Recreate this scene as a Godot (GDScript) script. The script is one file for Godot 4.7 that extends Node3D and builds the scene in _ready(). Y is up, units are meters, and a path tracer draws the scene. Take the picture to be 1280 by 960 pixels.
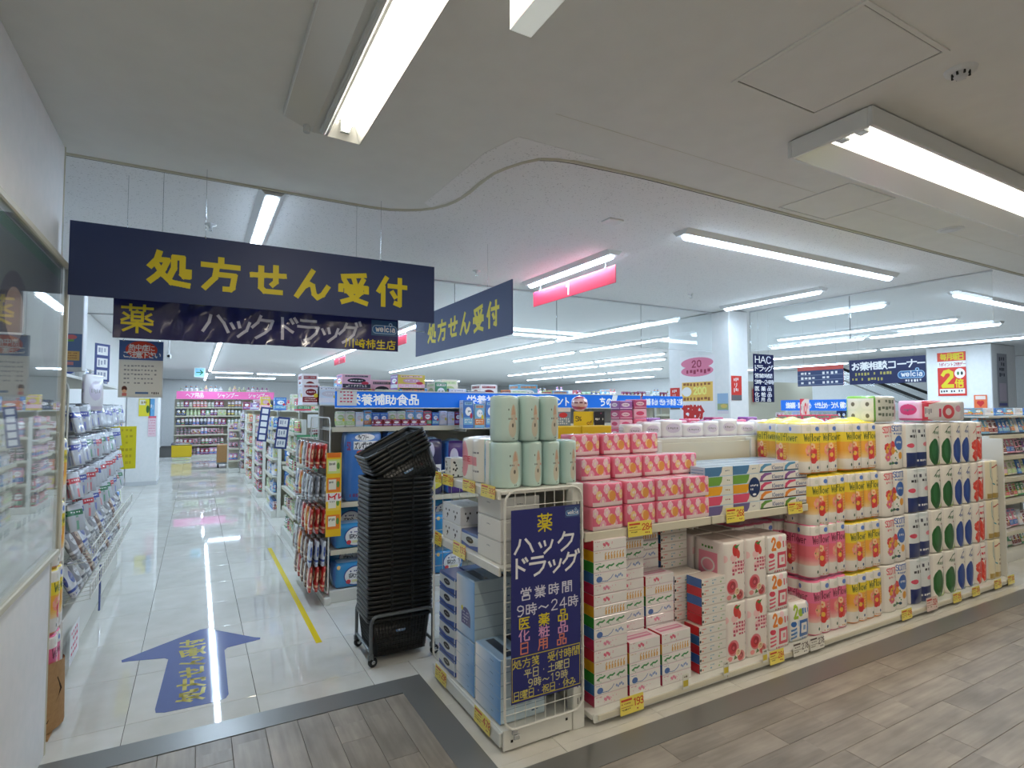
extends Node3D
# A drugstore entrance: camera, light and exposure first, then the shell, then the goods.
var taken := {}
var rng := RandomNumberGenerator.new()
var M := {}
var cache := {}
const CEIL := 2.82
const ORD := ["first", "second", "third", "fourth", "fifth", "sixth", "seventh", "eighth", "ninth", "tenth", "eleventh", "twelfth", "thirteenth", "fourteenth", "fifteenth", "sixteenth", "seventeenth", "eighteenth", "nineteenth", "twentieth", "twenty-first", "twenty-second", "twenty-third", "twenty-fourth", "twenty-fifth", "twenty-sixth", "twenty-seventh", "twenty-eighth", "twenty-ninth", "thirtieth", "thirty-first", "thirty-second", "thirty-third", "thirty-fourth"]

func _ready() -> void:
	rng.seed = 7
	# --- camera
	var cam := Camera3D.new()
	cam.name = "camera"
	add_child(cam)
	cam.position = Vector3(0, 1.575, 0)
	cam.rotation_degrees = Vector3(2.5, -29.176, 0)
	cam.fov = 68.39
	cam.near = 0.05
	cam.far = 80.0
	cam.current = true
	# --- surroundings and exposure
	var env := Environment.new()
	env.background_mode = Environment.BG_COLOR
	env.background_color = Color(0.02, 0.02, 0.02)
	env.tonemap_mode = Environment.TONE_MAPPER_LINEAR
	env.tonemap_exposure = 0.62
	env.sdfgi_enabled = true
	env.ssao_enabled = true
	env.ssil_enabled = true
	var we := WorldEnvironment.new()
	we.name = "surroundings"
	we.environment = env
	add_child(we)
	materials()
	paint_prints()
	materials_printed()
	lights()
	shell()
	signs()
	island()
	end_cap()
	island_goods()
	rear_shelf_goods()
	baskets()
	second_gondola()
	aisle_units()
	side_racks()
	back_of_store()
	right_of_store()

# ------------------------------------------------------------------ nodes
func numbered(n: String) -> String:
	if not taken.has(n):
		taken[n] = 0
		return n
	taken[n] += 1
	return "%s_%03d" % [n, taken[n]]

func tag(o: Node, label: String, category: String, group := "", kind := "") -> void:
	if label: o.set_meta("label", label)
	if category: o.set_meta("category", category)
	if group: o.set_meta("group", group)
	if kind: o.set_meta("kind", kind)

func thing(called: String, label: String, category: String, at := Vector3.ZERO, turn := 0.0, group := "") -> Node3D:
	var o := Node3D.new()
	o.name = numbered(called)
	add_child(o)
	o.position = at
	o.rotation_degrees.y = turn
	tag(o, label, category, group)
	return o

func part(called: String, mesh: Mesh, mat: Material, parent: Node, at := Vector3.ZERO, rot := Vector3.ZERO) -> MeshInstance3D:
	var o := MeshInstance3D.new()
	o.name = called
	o.mesh = mesh
	o.material_override = mat
	parent.add_child(o, true)
	o.position = at
	o.rotation_degrees = rot
	return o

func item(called: String, label: String, category: String, mesh: Mesh, mat: Material, at := Vector3.ZERO, turn := 0.0, group := "") -> MeshInstance3D:
	var o := MeshInstance3D.new()
	o.name = numbered(called)
	o.mesh = mesh
	o.material_override = mat
	add_child(o)
	o.position = at
	o.rotation_degrees.y = turn
	tag(o, label, category, group)
	return o

func struct(called: String, mesh: Mesh, mat: Material, at := Vector3.ZERO) -> MeshInstance3D:
	var o := MeshInstance3D.new()
	o.name = called
	o.mesh = mesh
	o.material_override = mat
	add_child(o)
	o.position = at
	o.set_meta("kind", "structure")
	return o

func dup(src: Node3D, label: String, at: Vector3, turn := 0.0) -> Node3D:
	var c: Node3D = src.duplicate()
	c.name = numbered(String(src.name).get_slice("_0", 0))
	add_child(c)
	c.position = at
	c.rotation_degrees = Vector3(0, turn, 0)
	c.set_meta("label", label)
	return c

# ------------------------------------------------------------------ shapes
func tri(st: SurfaceTool, a: Vector3, b: Vector3, c: Vector3, ua: Vector2, ub: Vector2, uc: Vector2, out: Vector3) -> void:
	var n := (b - a).cross(c - a)
	if n.length() < 1e-12: return
	if n.dot(out) > 0:
		var t := b; b = c; c = t
		var tu := ub; ub = uc; uc = tu
	else:
		n = -n
	n = n.normalized()
	for k in 3:
		st.set_normal(n)
		st.set_uv([ua, ub, uc][k])
		st.add_vertex([a, b, c][k])

func quad(st: SurfaceTool, a: Vector3, b: Vector3, c: Vector3, d: Vector3, out: Vector3, r := Rect2(0, 0, 1, 1)) -> void:
	var u := [Vector2(r.position.x, r.end.y), r.end, Vector2(r.end.x, r.position.y), r.position]
	tri(st, a, b, c, u[0], u[1], u[2], out)
	tri(st, a, c, d, u[0], u[2], u[3], out)

func begin() -> SurfaceTool:
	var st := SurfaceTool.new()
	st.begin(Mesh.PRIMITIVE_TRIANGLES)
	return st

const FACES := [[Vector3(1, 0, 0), Vector3(0, 1, 0), Vector3(0, 0, 1)], [Vector3(-1, 0, 0), Vector3(0, 1, 0), Vector3(0, 0, -1)], [Vector3(0, 0, 1), Vector3(0, 1, 0), Vector3(-1, 0, 0)], [Vector3(0, 0, -1), Vector3(0, 1, 0), Vector3(1, 0, 0)], [Vector3(1, 0, 0), Vector3(0, 0, -1), Vector3(0, 1, 0)], [Vector3(1, 0, 0), Vector3(0, 0, 1), Vector3(0, -1, 0)]]

# bevelled box into st; uv: rect for each of front back left right top bottom
func add_box(st: SurfaceTool, c: Vector3, s: Vector3, bev := 0.0, uvs := []) -> void:
	var h := s * 0.5
	var full := Rect2(0, 0, 1, 1)
	var rects := []
	for f in 6:
		var r: Rect2 = full
		if uvs.size() > f: r = uvs[f]
		elif uvs.size() > 0: r = uvs[uvs.size() - 1]
		rects.append(r)
	for f in 6:
		var R: Vector3 = FACES[f][0]
		var U: Vector3 = FACES[f][1]
		var N: Vector3 = FACES[f][2]
		var hr: float = absf(R.dot(h)) - bev
		var hu: float = absf(U.dot(h)) - bev
		var hn: float = absf(N.dot(h))
		var o := c + N * hn
		quad(st, o - R * hr - U * hu, o + R * hr - U * hu, o + R * hr + U * hu, o - R * hr + U * hu, N, rects[f])
	if bev <= 0.0: return
	var ax := [Vector3(1, 0, 0), Vector3(0, 1, 0), Vector3(0, 0, 1)]
	for p in [[0, 1, 2], [1, 2, 0], [2, 0, 1]]:
		for sa in [-1.0, 1.0]:
			for sb in [-1.0, 1.0]:
				var A: Vector3 = ax[p[0]] * sa
				var B: Vector3 = ax[p[1]] * sb
				var C: Vector3 = ax[p[2]]
				var ha := h[p[0]]
				var hb := h[p[1]]
				var hc: float = h[p[2]] - bev
				var fi := face_of(A)
				var r: Rect2 = rects[fi]
				var uv := edge_uv(fi, B, r)
				var p0 := c + A * ha + B * (hb - bev)
				var p1 := c + A * (ha - bev) + B * hb
				tri(st, p0 - C * hc, p0 + C * hc, p1 + C * hc, uv, uv, uv, A + B)
				tri(st, p0 - C * hc, p1 + C * hc, p1 - C * hc, uv, uv, uv, A + B)
	for sx in [-1.0, 1.0]:
		for sy in [-1.0, 1.0]:
			for sz in [-1.0, 1.0]:
				var g := Vector3(sx, sy, sz)
				var i := h - Vector3.ONE * bev
				var r2: Rect2 = rects[0 if sz > 0 else 1]
				var u2 := r2.position + r2.size * Vector2(0.5 + 0.48 * sx, 0.5 - 0.48 * sy)
				tri(st, c + g * Vector3(h.x, i.y, i.z), c + g * Vector3(i.x, h.y, i.z), c + g * Vector3(i.x, i.y, h.z), u2, u2, u2, g)

func face_of(n: Vector3) -> int:
	for f in 6:
		if FACES[f][2].dot(n) > 0.9: return f
	return 0

func edge_uv(f: int, towards: Vector3, r: Rect2) -> Vector2:
	var x: float = FACES[f][0].dot(towards)
	var y: float = FACES[f][1].dot(towards)
	return r.position + r.size * Vector2(0.5 + 0.48 * x, 0.5 - 0.48 * y)

# a bevelled box mesh standing on y = 0, x and z centred
func box(s: Vector3, bev := 0.003, uvs := []) -> ArrayMesh:
	var key := "box%s%s%s" % [s, bev, uvs]
	if not cache.has(key):
		var st := begin()
		add_box(st, Vector3(0, s.y * 0.5, 0), s, minf(bev, minf(s.x, minf(s.y, s.z)) * 0.3), uvs)
		cache[key] = st.commit()
	return cache[key]

func slab(a: Vector3, b: Vector3, bev := 0.0) -> ArrayMesh:
	var st := begin()
	add_box(st, (a + b) * 0.5, (b - a).abs(), bev)
	return st.commit()

func add_rod(st: SurfaceTool, a: Vector3, b: Vector3, r: float, n := 6, r2 := -1.0) -> void:
	if r2 < 0: r2 = r
	var d := (b - a).normalized()
	var x := d.cross(Vector3.UP if absf(d.y) < 0.9 else Vector3.RIGHT).normalized()
	var y := d.cross(x)
	for i in n:
		var t0 := TAU * i / n
		var t1 := TAU * (i + 1) / n
		var o0 := x * cos(t0) + y * sin(t0)
		var o1 := x * cos(t1) + y * sin(t1)
		quad(st, a + o0 * r, a + o1 * r, b + o1 * r2, b + o0 * r2, o0 + o1)
		tri(st, a, a + o0 * r, a + o1 * r, Vector2.ZERO, Vector2.ZERO, Vector2.ZERO, -d)
		tri(st, b, b + o0 * r2, b + o1 * r2, Vector2.ZERO, Vector2.ZERO, Vector2.ZERO, d)

func rod(a: Vector3, b: Vector3, r: float, n := 8) -> ArrayMesh:
	var st := begin()
	add_rod(st, a, b, r, n)
	return st.commit()

func add_path(st: SurfaceTool, pts: Array, r: float, n := 6) -> void:
	for i in pts.size() - 1:
		add_rod(st, pts[i], pts[i + 1], r, n)

# smooth surface through rows of points, seen from outside: columns run right, rows run up
func add_grid(st: SurfaceTool, rows: Array, uvs: Array) -> void:
	for j in rows.size() - 1:
		for i in rows[j].size() - 1:
			for k in [[j, i], [j + 1, i], [j + 1, i + 1], [j, i], [j + 1, i + 1], [j, i + 1]]:
				st.set_uv(uvs[k[0]][k[1]])
				st.add_vertex(rows[k[0]][k[1]])

# a wrapped pack (rolls, pads, pouches): side walls with lobes, rounded rims and a domed top; uv: front, side, top
func pack(w: float, h: float, d: float, uvs: Array, lx := 0, lz := 0, r := 0.02, puff := 0.0, dome := 0.0, crinkle := 0.0, seed_ := 1) -> ArrayMesh:
	var key := "pack%s" % [[w, h, d, uvs, lx, lz, r, puff, dome, crinkle, seed_]]
	if cache.has(key): return cache[key]
	var nz := FastNoiseLite.new()
	nz.seed = seed_
	nz.frequency = 14.0
	var st := begin()
	st.set_smooth_group(0)
	var rings := [[0.0, r], [r * 0.25, r * 0.25], [r, 0.0]]
	for k in range(1, 6): rings.append([r + (h - 2 * r) * k / 6.0, 0.0])
	rings.append_array([[h - r, 0.0], [h - r * 0.25, r * 0.25], [h, r]])
	var cr := minf(minf(w, d) * 0.25, 0.025)
	var lc := 0.0
	if lx > 0: lc = minf(w / lx, d / maxi(lz, 1)) * 0.16
	var tops := []
	for f in 4:
		var along := w if f % 2 == 0 else d
		var dist := (d if f % 2 == 0 else w) * 0.5
		var lob: int = lx if f % 2 == 0 else lz
		var n := maxi(6, lob * 6)
		var R: Vector3 = FACES[[0, 3, 1, 2][f]][0]
		var N: Vector3 = FACES[[0, 3, 1, 2][f]][2]
		var rect: Rect2 = uvs[0 if f % 2 == 0 else 1]
		var rows := []
		var uvr := []
		for g in rings:
			var row := []
			var ur := []
			var t: float = g[0] / h
			var bulge := puff * sin(PI * t)
			for i in n + 1:
				var s := float(i) / n
				var x := (s - 0.5) * along
				var g1: float = g[1]
				var edge := 1.0 - pow(absf(s * 2 - 1), 3.0)
				var xx := x
				var nn := dist
				var half := along * 0.5
				if lob > 0:
					var q := fposmod(s * lob, 1.0) * 2.0 - 1.0
					if i == n: q = 1.0
					nn -= (1.0 - sqrt(maxf(0.0, 1.0 - q * q))) * lc
					xx = x * (half - lc) / half
					half -= lc
				else:
					var e := clampf((absf(x) - (half - cr)) / cr, 0.0, 1.0)
					if e > 0: xx = signf(x) * (half - cr + cr * sin(e * PI / 4))
					nn -= cr * (1.0 - cos(e * PI / 4))
					half -= 0.293 * cr
				var p := N * (nn - g1 + bulge * edge) + R * (xx - g1 * xx / half) + Vector3(0, g[0], 0)
				if crinkle > 0: p += (p * Vector3(1, 0, 1)).normalized() * nz.get_noise_3dv(p) * crinkle
				row.append(p)
				ur.append(rect.position + rect.size * Vector2(s, 1.0 - t))
			rows.append(row)
			uvr.append(ur)
		add_grid(st, rows, uvr)
		for i in n: tops.append([rows[-1][i], rows[0][i]])
	# top and bottom
	var tr: Rect2 = uvs[2] if uvs.size() > 2 else uvs[0]
	for side in 2:
		var m := tops.size()
		for i in m:
			var a: Vector3 = tops[i][side]
			var b: Vector3 = tops[(i + 1) % m][side]
			var cy := (h + dome) if side == 0 else 0.0
			var mid := Vector3(0, cy, 0)
			var a2 := a.lerp(mid, 0.45)
			var b2 := b.lerp(mid, 0.45)
			if side == 0:
				a2.y = h + dome * 0.75 + nz.get_noise_3dv(a2 * 2.0) * crinkle * 2.0
				b2.y = h + dome * 0.75 + nz.get_noise_3dv(b2 * 2.0) * crinkle * 2.0
			else:
				a2.y = 0.0
				b2.y = 0.0
			var q := [a, a2, b2, a, b2, b, a2, mid, b2] if side == 0 else [a, b2, a2, a, b, b2, a2, b2, mid]
			for v in q:
				st.set_uv(tr.position + tr.size * Vector2(clampf(0.5 + v.x / w * 0.96, 0, 1), clampf(0.5 + v.z / d * 0.96, 0, 1)))
				st.add_vertex(v)
	st.generate_normals()
	cache[key] = st.commit()
	return cache[key]

# turned shape (bottles, tubes, wheels) about y, profile of (radius, height); uv wraps the rect once
func lathe(profile: Array, n := 10, rect := Rect2(0, 0, 1, 1), key := "") -> ArrayMesh:
	var k := "lathe%s%d%s%s" % [profile, n, rect, key]
	if cache.has(k): return cache[k]
	var st := begin()
	st.set_smooth_group(0)
	var top: float = profile[-1].y
	var rows := []
	var uvr := []
	for p in profile:
		var row := []
		var ur := []
		for i in n + 1:
			var t := TAU * i / n
			row.append(Vector3(sin(t) * p.x, p.y, cos(t) * p.x))
			ur.append(rect.position + rect.size * Vector2(fposmod(float(i) / n + 0.5, 1.0001), 1.0 - p.y / top))
		rows.append(row)
		uvr.append(ur)
	add_grid(st, rows, uvr)
	st.generate_normals()
	cache[k] = st.commit()
	return cache[k]

# flat polygon in x,z given as Vector2 extruded between two heights
func plate(poly: PackedVector2Array, y0: float, y1: float, uvbox := Rect2()) -> ArrayMesh:
	var st := begin()
	var idx := Geometry2D.triangulate_polygon(poly)
	for i in range(0, idx.size(), 3):
		for s in 2:
			var y := y1 if s == 0 else y0
			var v := []
			var u := []
			for k in 3:
				var p: Vector2 = poly[idx[i + k]]
				v.append(Vector3(p.x, y, p.y))
				u.append((p - uvbox.position) / uvbox.size if uvbox.size.x != 0 else p)
			tri(st, v[0], v[1], v[2], u[0], u[1], u[2], Vector3.UP if s == 0 else Vector3.DOWN)
	var cw := Geometry2D.is_polygon_clockwise(poly)
	for i in poly.size():
		var a: Vector2 = poly[i]
		var b: Vector2 = poly[(i + 1) % poly.size()]
		var n := (b - a).orthogonal()
		if not cw: n = -n
		var o := Vector3(-n.x, 0, -n.y)
		quad(st, Vector3(a.x, y0, a.y), Vector3(b.x, y0, b.y), Vector3(b.x, y1, b.y), Vector3(a.x, y1, a.y), o)
	return st.commit()

# ------------------------------------------------------------------ lettering, drawn as strokes on a 20 by 20 field
const G := {
	"処": "5,1 4,5 1,9;5,5 9,5 7,10 4,14 1,17;4,8 7,13 11,17 19,18;12,3 12,9 10,14;12,3 16,3 16,12 17,13 19,13 19,10",
	"方": "10,1 10,5;1,5 19,5;8,5 7,12 2,18;8,10 17,10 16,17 15,18 12,18",
	"せ": "1,8 19,7;14,2 14,11 12,13;6,3 6,15 8,17 17,17", "ん": "10,2 1,18 5,12 8,10 10,11 11,16 13,18 16,16 19,11",
	"受": "17,1 3,3;4,5 6,8;10,4 11,7;16,4 14,8;2,12 2,9 18,9 18,12;5,12 15,12 11,16 3,19;7,13 11,17 18,19",
	"付": "6,1 1,10;4,7 4,19;8,6 19,6;15,1 15,18 12,17;10,10 12,13",
	"薬": "1,3 19,3;6,1 6,5;14,1 14,5;10,5 9,6;7,6 13,6 13,12 7,12 7,6;7,9 13,9;2,7 5,9;5,10 1,12;18,7 15,9;15,10 19,12;1,14 19,14;10,12 10,20;9,15 2,19;11,15 18,19",
	"ハ": "7,4 6,9 2,16;12,4 16,9 19,16", "ッ": "4,9 6,13;9,8 10,12;17,8 15,14 9,19", "ク": "8,2 6,7 2,11;7,5 17,5 15,11 11,15 5,19",
	"ド": "7,2 7,19;7,8 15,13;13,3 15,6;16,2 18,5", "ラ": "4,3 16,3;2,8 18,8 16,13 12,17 7,19", "グ": "7,3 5,8 1,12;6,6 15,6 13,12 9,16 4,19;15,2 16,5;18,1 19,4",
	"川": "4,2 4,10 2,18;10,3 10,16;17,2 17,19", "崎": "4,3 4,13;1,7 1,13 8,13 8,7;9,4 19,4;14,1 13,5 9,8;14,5 18,8;9,10 19,10;17,10 17,18 15,18;10,12 15,12 15,16 10,16 10,12",
	"柿": "1,6 8,6;5,1 5,19;5,7 1,13;5,8 8,11;14,1 14,4;9,4 19,4;10,16 10,8 18,8 18,15 16,15;14,4 14,19", "生": "5,2 2,8;4,6 17,6;10,1 10,18;4,12 16,12;1,18 19,18",
	"店": "10,1 10,3;3,4 18,4;3,4 3,11 1,18;11,5 11,12;11,8 17,8;6,12 16,12 16,18 6,18 6,12",
	"営": "4,1 5,4;10,1 10,4;16,1 14,4;2,8 2,5 18,5 18,8;6,8 14,8 14,11 6,11 6,8;4,13 16,13 16,19 4,19 4,13",
	"業": "7,1 7,5;13,1 13,5;3,2 5,5;17,2 15,5;1,6 19,6;6,7 7,9;14,7 13,9;3,9 17,9;3,12 17,12;1,15 19,15;10,9 10,19;9,15 3,19;11,15 17,19",
	"時": "2,3 7,3 7,16 2,16 2,3;2,9 7,9;9,4 18,4;13,1 13,8;8,8 19,8;8,12 19,12;16,8 16,18 14,19;11,14 13,16",
	"間": "2,19 2,2 8,2 8,8 2,8;2,5 8,5;18,19 18,2 12,2 12,8 18,8;12,5 18,5;7,11 13,11 13,18 7,18 7,11;7,14 13,14",
	"医": "18,2 2,2 2,18 19,18;8,3 5,7;7,6 16,6;4,11 17,11;10,6 10,11 5,16;11,11 16,16", "品": "6,1 14,1 14,7 6,7 6,1;2,10 8,10 8,18 2,18 2,10;12,10 18,10 18,18 12,18 12,10",
	"化": "6,1 1,10;4,7 4,19;17,5 9,11;10,2 10,16 11,18 18,18 18,14", "粧": "5,1 5,19;1,8 9,8;2,3 3,6;8,3 7,6;5,9 1,15;5,10 9,14;14,1 14,4;10,5 19,5;10,5 10,12 8,19;15,7 15,18;12,11 19,11;11,18 19,18",
	"日": "4,2 16,2 16,19 4,19 4,2;4,10 16,10", "用": "3,2 17,2 17,18 14,18;3,2 3,12 1,19;3,7 17,7;3,12 17,12;10,2 10,19",
	"箋": "5,1 2,5;4,3 9,3;6,4 7,6;13,1 11,5;12,3 18,3;14,4 16,6;3,9 17,8;3,13 17,12;9,6 12,15 17,19 18,16;15,14 2,19;14,6 16,7",
	"平": "3,3 17,3;5,5 7,9;15,5 13,9;1,11 19,11;10,3 10,19", "土": "3,8 17,8;10,2 10,18;1,18 19,18",
	"曜": "1,3 6,3 6,16 1,16 1,3;1,9 6,9;8,2 12,2 12,7;8,4 12,4;8,7 12,6;14,2 19,2 19,7;14,4 19,4;14,7 19,6;11,8 8,13;10,11 10,19;14,8 14,18;10,11 19,11;10,14 18,14;10,18 19,18",
	"祝": "5,1 6,4;1,6 8,6 1,14;5,9 5,19;6,10 9,13;10,3 18,3 18,9 10,9 10,3;12,9 12,13 9,18;15,9 15,17 19,17 19,14", "休": "6,1 1,10;4,7 4,19;8,6 19,6;13,1 13,19;13,7 7,15;13,7 19,15",
	"み": "4,4 11,4 4,17 2,15 3,12 8,11 18,15;15,8 14,14 9,19", "栄": "4,1 5,4;10,1 10,4;16,1 14,4;2,8 2,5 18,5 18,8;1,11 19,11;10,7 10,19;9,11 2,18;11,11 18,18",
	"養": "6,1 7,3;14,1 13,3;3,3 17,3;4,6 16,6;1,8 19,8;10,3 10,8;9,8 2,13;12,8 18,13;6,11 14,11 14,15 6,15;6,11 6,19 9,18;9,15 17,19;15,15 12,17;6,13 14,13",
	"補": "4,1 5,4;1,5 8,5 1,13;5,8 5,19;8,9 6,11;10,4 19,4;16,1 18,3;14,1 14,19;10,18 10,7 18,7 18,18 16,18;10,11 18,11;10,14 18,14",
	"助": "2,3 8,3 8,16;2,3 2,17;2,7 8,7;2,12 8,12;1,17 9,15;10,7 18,7 17,17 15,18 13,17;14,2 14,9 9,19", "食": "10,1 1,9;10,1 19,9;10,4 10,7;5,8 15,8 15,14 5,14;5,8 5,19 9,18;5,11 15,11;9,14 17,19;16,14 12,16",
	"ヘ": "1,12 7,6 19,16", "ア": "2,4 18,4 15,8 12,10;10,7 9,14 5,19", "シ": "4,3 7,5;2,8 6,10;4,18 10,15 18,6", "ャ": "2,11 16,9 13,13;7,7 10,19", "ン": "3,4 8,7;3,18 10,15 18,6",
	"プ": "2,4 15,4 13,11 6,18;17,1 19,2 18,4 16,3 17,1", "ー": "2,10 18,10", "お": "2,6 12,6;7,2 7,16 4,18 2,15 9,10 15,11 16,15 12,18;15,4 18,7",
	"相": "1,6 9,6;5,1 5,19;5,7 1,14;5,8 9,12;11,3 18,3 18,18 11,18 11,3;11,8 18,8;11,13 18,13",
	"談": "2,2 7,2;1,5 8,5;2,8 7,8;2,11 7,11;2,14 7,14 7,18 2,18 2,14;14,1 14,4 9,9;14,5 18,9;11,3 12,5;17,3 16,5;14,10 13,14 9,19;14,13 19,19;11,12 12,14;17,12 16,14",
	"コ": "3,4 16,4 16,17;3,17 16,17", "ナ": "1,7 19,7;10,2 10,10 5,18", "毎": "5,1 2,6;4,4 18,4;5,7 16,7 15,17 13,18;5,7 4,15 17,15;1,11 19,11;10,7 9,15", "月": "5,2 15,2 15,18 13,18;5,2 5,13 3,19;5,7 15,7;5,12 15,12",
	"倍": "5,1 1,10;4,7 4,19;13,1 13,3;8,4 19,4;10,5 11,8;17,5 15,8;7,9 19,9;9,12 18,12 18,19 9,19 9,12", "熱": "3,4 10,4;6,1 6,12;1,8 11,7;2,12 10,11;13,2 13,8 10,13;10,5 17,5 17,12 19,12;3,15 2,19;7,15 8,19;12,15 13,19;17,15 19,19",
	"中": "3,5 17,5 17,12 3,12 3,5;10,1 10,19", "症": "11,1 11,3;5,4 19,4;5,4 5,12 2,19;2,6 3,9;1,13 5,11;8,7 18,7;13,7 13,18;14,12 18,12;9,11 9,18;7,18 19,18", "に": "4,3 3,11 4,18;9,6 17,6;9,13 10,17 18,17",
	"ご": "4,5 13,5 11,7;3,13 5,17 15,17;14,2 15,5;17,1 18,4", "注": "3,2 6,4;2,7 5,9;2,19 6,13;12,1 14,3;8,5 19,5;9,11 18,11;13,5 13,18;7,18 19,18",
	"意": "10,1 10,3;3,3 17,3;7,4 8,6;13,4 12,6;1,7 19,7;5,9 15,9 15,14 5,14 5,9;5,11 15,11;4,16 2,19;7,15 8,19 14,19 14,17;16,15 18,18;10,15 11,16", "下": "1,3 19,3;9,3 9,19;10,8 15,12",
	"さ": "2,7 17,5;9,2 14,11 9,9;4,13 6,17 14,18", "い": "3,5 4,14 7,17 8,14;15,6 17,9 17,13", "リ": "5,3 5,11;14,2 14,11 9,19", "り": "5,3 5,11;14,2 14,11 9,19", "イ": "16,2 9,9 2,12;10,8 10,19", "フ": "2,4 17,4 14,12 6,19",
	"ズ": "2,5 13,5 8,12 2,18;8,12 15,18;15,2 16,5;18,1 19,4", "レ": "6,3 6,17 12,14 18,8", "ず": "1,6 19,6;10,2 10,12 7,14 6,11 10,10 10,15 6,19;15,2 16,4;18,1 19,3", "安": "10,1 10,3;2,7 2,4 18,4 18,7;8,6 4,14 15,18;1,11 19,11;14,11 11,16 3,19",
	"心": "3,9 2,15;7,5 7,16 9,18 15,18 15,14;10,5 12,8;15,6 18,12", "・": "10,9 10,11", "〜": "2,11 6,8 10,10 14,12 18,9", "止": "10,1 10,18;10,8 17,8;4,9 4,18;1,18 19,18", "ト": "7,2 7,19;7,8 15,13", "ち": "2,5 17,5;9,2 6,10 13,9 16,13 14,17 6,19",
	"の": "11,4 9,14 5,16 3,11 6,6 11,4 17,7 17,13 12,18", "う": "6,2 13,4;4,9 11,7 15,10 13,16 7,19", "め": "4,4 7,15;13,3 10,13 5,17 2,13 6,7 13,7 18,11 16,16 12,19", "き": "3,5 16,4;3,9 16,8;8,1 14,12 8,11;5,15 8,18 15,18",
	"が": "1,7 12,7 11,16 8,18;6,2 2,18;14,7 17,12;15,3 16,5;18,2 19,4", "ど": "13,8 6,12 5,16 8,18 16,18;6,3 8,10;14,2 15,5;17,1 18,4", "こ": "4,4 15,4 13,6;3,13 5,17 16,17", "も": "9,2 7,13 9,18 14,18 17,14;3,6 14,6;3,11 14,11",
	"痛": "11,1 11,3;5,4 19,4;5,4 5,12 2,19;2,6 3,9;1,13 5,11;9,6 17,6 13,9;8,19 8,10 18,10 18,18 16,18;8,13 18,13;8,16 18,16;13,10 13,19", "鎮": "6,1 1,8;6,1 10,7;3,8 9,8;2,12 10,12;6,8 6,18;1,18 10,17;11,4 19,4;15,1 15,6;12,6 18,6 18,14 12,14 12,6;12,9 18,9;12,11 18,11;11,16 19,16;13,17 11,19;17,17 19,19",
	"酔": "1,3 9,3;2,7 8,7 8,18 2,18 2,7;4,3 4,9;6,3 6,9;2,14 8,14;11,4 18,4 17,9;14,1 11,9;10,13 19,13;15,10 15,19", "分": "8,2 2,9;12,2 18,9;5,10 15,10 14,17 12,18;9,10 8,14 3,19", "ポ": "1,6 16,6;9,2 9,18 7,17;5,10 2,14;13,10 16,14;17,1 19,2 18,4 16,3 17,1",
	"健": "5,1 1,10;4,7 4,19;7,4 10,4 8,10 11,10 9,16 6,19;8,15 12,19 19,19;15,1 15,17;12,4 19,4 19,9 12,9;11,6 19,6;12,12 19,12;11,15 19,15", "康": "10,1 10,3;3,4 18,4;3,4 3,11 1,18;6,7 16,7 16,12 6,12;5,9 18,9;11,5 11,18;6,15 10,15;16,14 13,16;10,15 6,19;12,14 18,19",
	"サ": "1,7 19,7;6,3 6,12;14,2 14,11 9,19", "メ": "15,3 10,12 3,18;5,7 16,16", "デ": "4,4 13,4;2,9 17,9;10,9 9,14 5,19;15,1 16,4;18,0 19,3", "ン2": "3,4 8,7", "介": "10,1 1,9;10,1 19,9;7,9 6,14 3,19;13,9 13,19",
	"0": "8,2 12,4 13,10 12,16 8,18 4,16 3,10 4,4 8,2", "1": "5,5 9,2 9,18", "2": "3,6 5,3 9,2 12,4 12,8 3,18 13,18", "3": "3,4 7,2 11,3 12,6 10,9 6,10;6,10 11,11 13,14 11,17 7,18 3,16", "4": "10,18 10,2 2,13 14,13", "5": "12,2 4,2 4,9 8,8 12,10 13,13 11,17 7,18 3,16", "6": "12,3 8,2 4,6 3,12 5,17 9,18 12,16 13,12 10,10 6,10 3,13", "7": "3,2 13,2 7,18", "8": "8,2 12,4 12,7 8,10 4,7 4,4 8,2;8,10 13,13 12,17 8,18 4,17 3,13 8,10", "9": "13,8 10,10 6,10 3,7 4,3 8,2 12,4 13,8 12,14 8,18 4,17",
	"A": "2,18 8,2 14,18;4,12 12,12", "C": "13,5 10,2 6,2 3,6 3,14 6,18 10,18 13,15", "E": "12,2 3,2 3,18 12,18;3,10 11,10", "G": "13,5 9,2 5,3 3,8 3,14 6,18 10,18 13,15 13,10 9,10", "H": "3,2 3,18;13,2 13,18;3,10 13,10", "I": "8,2 8,18", "K": "3,2 3,18;13,2 4,10 13,18", "O": "8,2 12,5 13,10 12,15 8,18 4,15 3,10 4,5 8,2", "S": "13,4 9,2 5,3 3,6 6,9 10,10 13,13 11,17 7,18 3,16", "T": "2,2 14,2;8,2 8,18", "W": "1,2 4,18 8,6 12,18 15,2",
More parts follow.
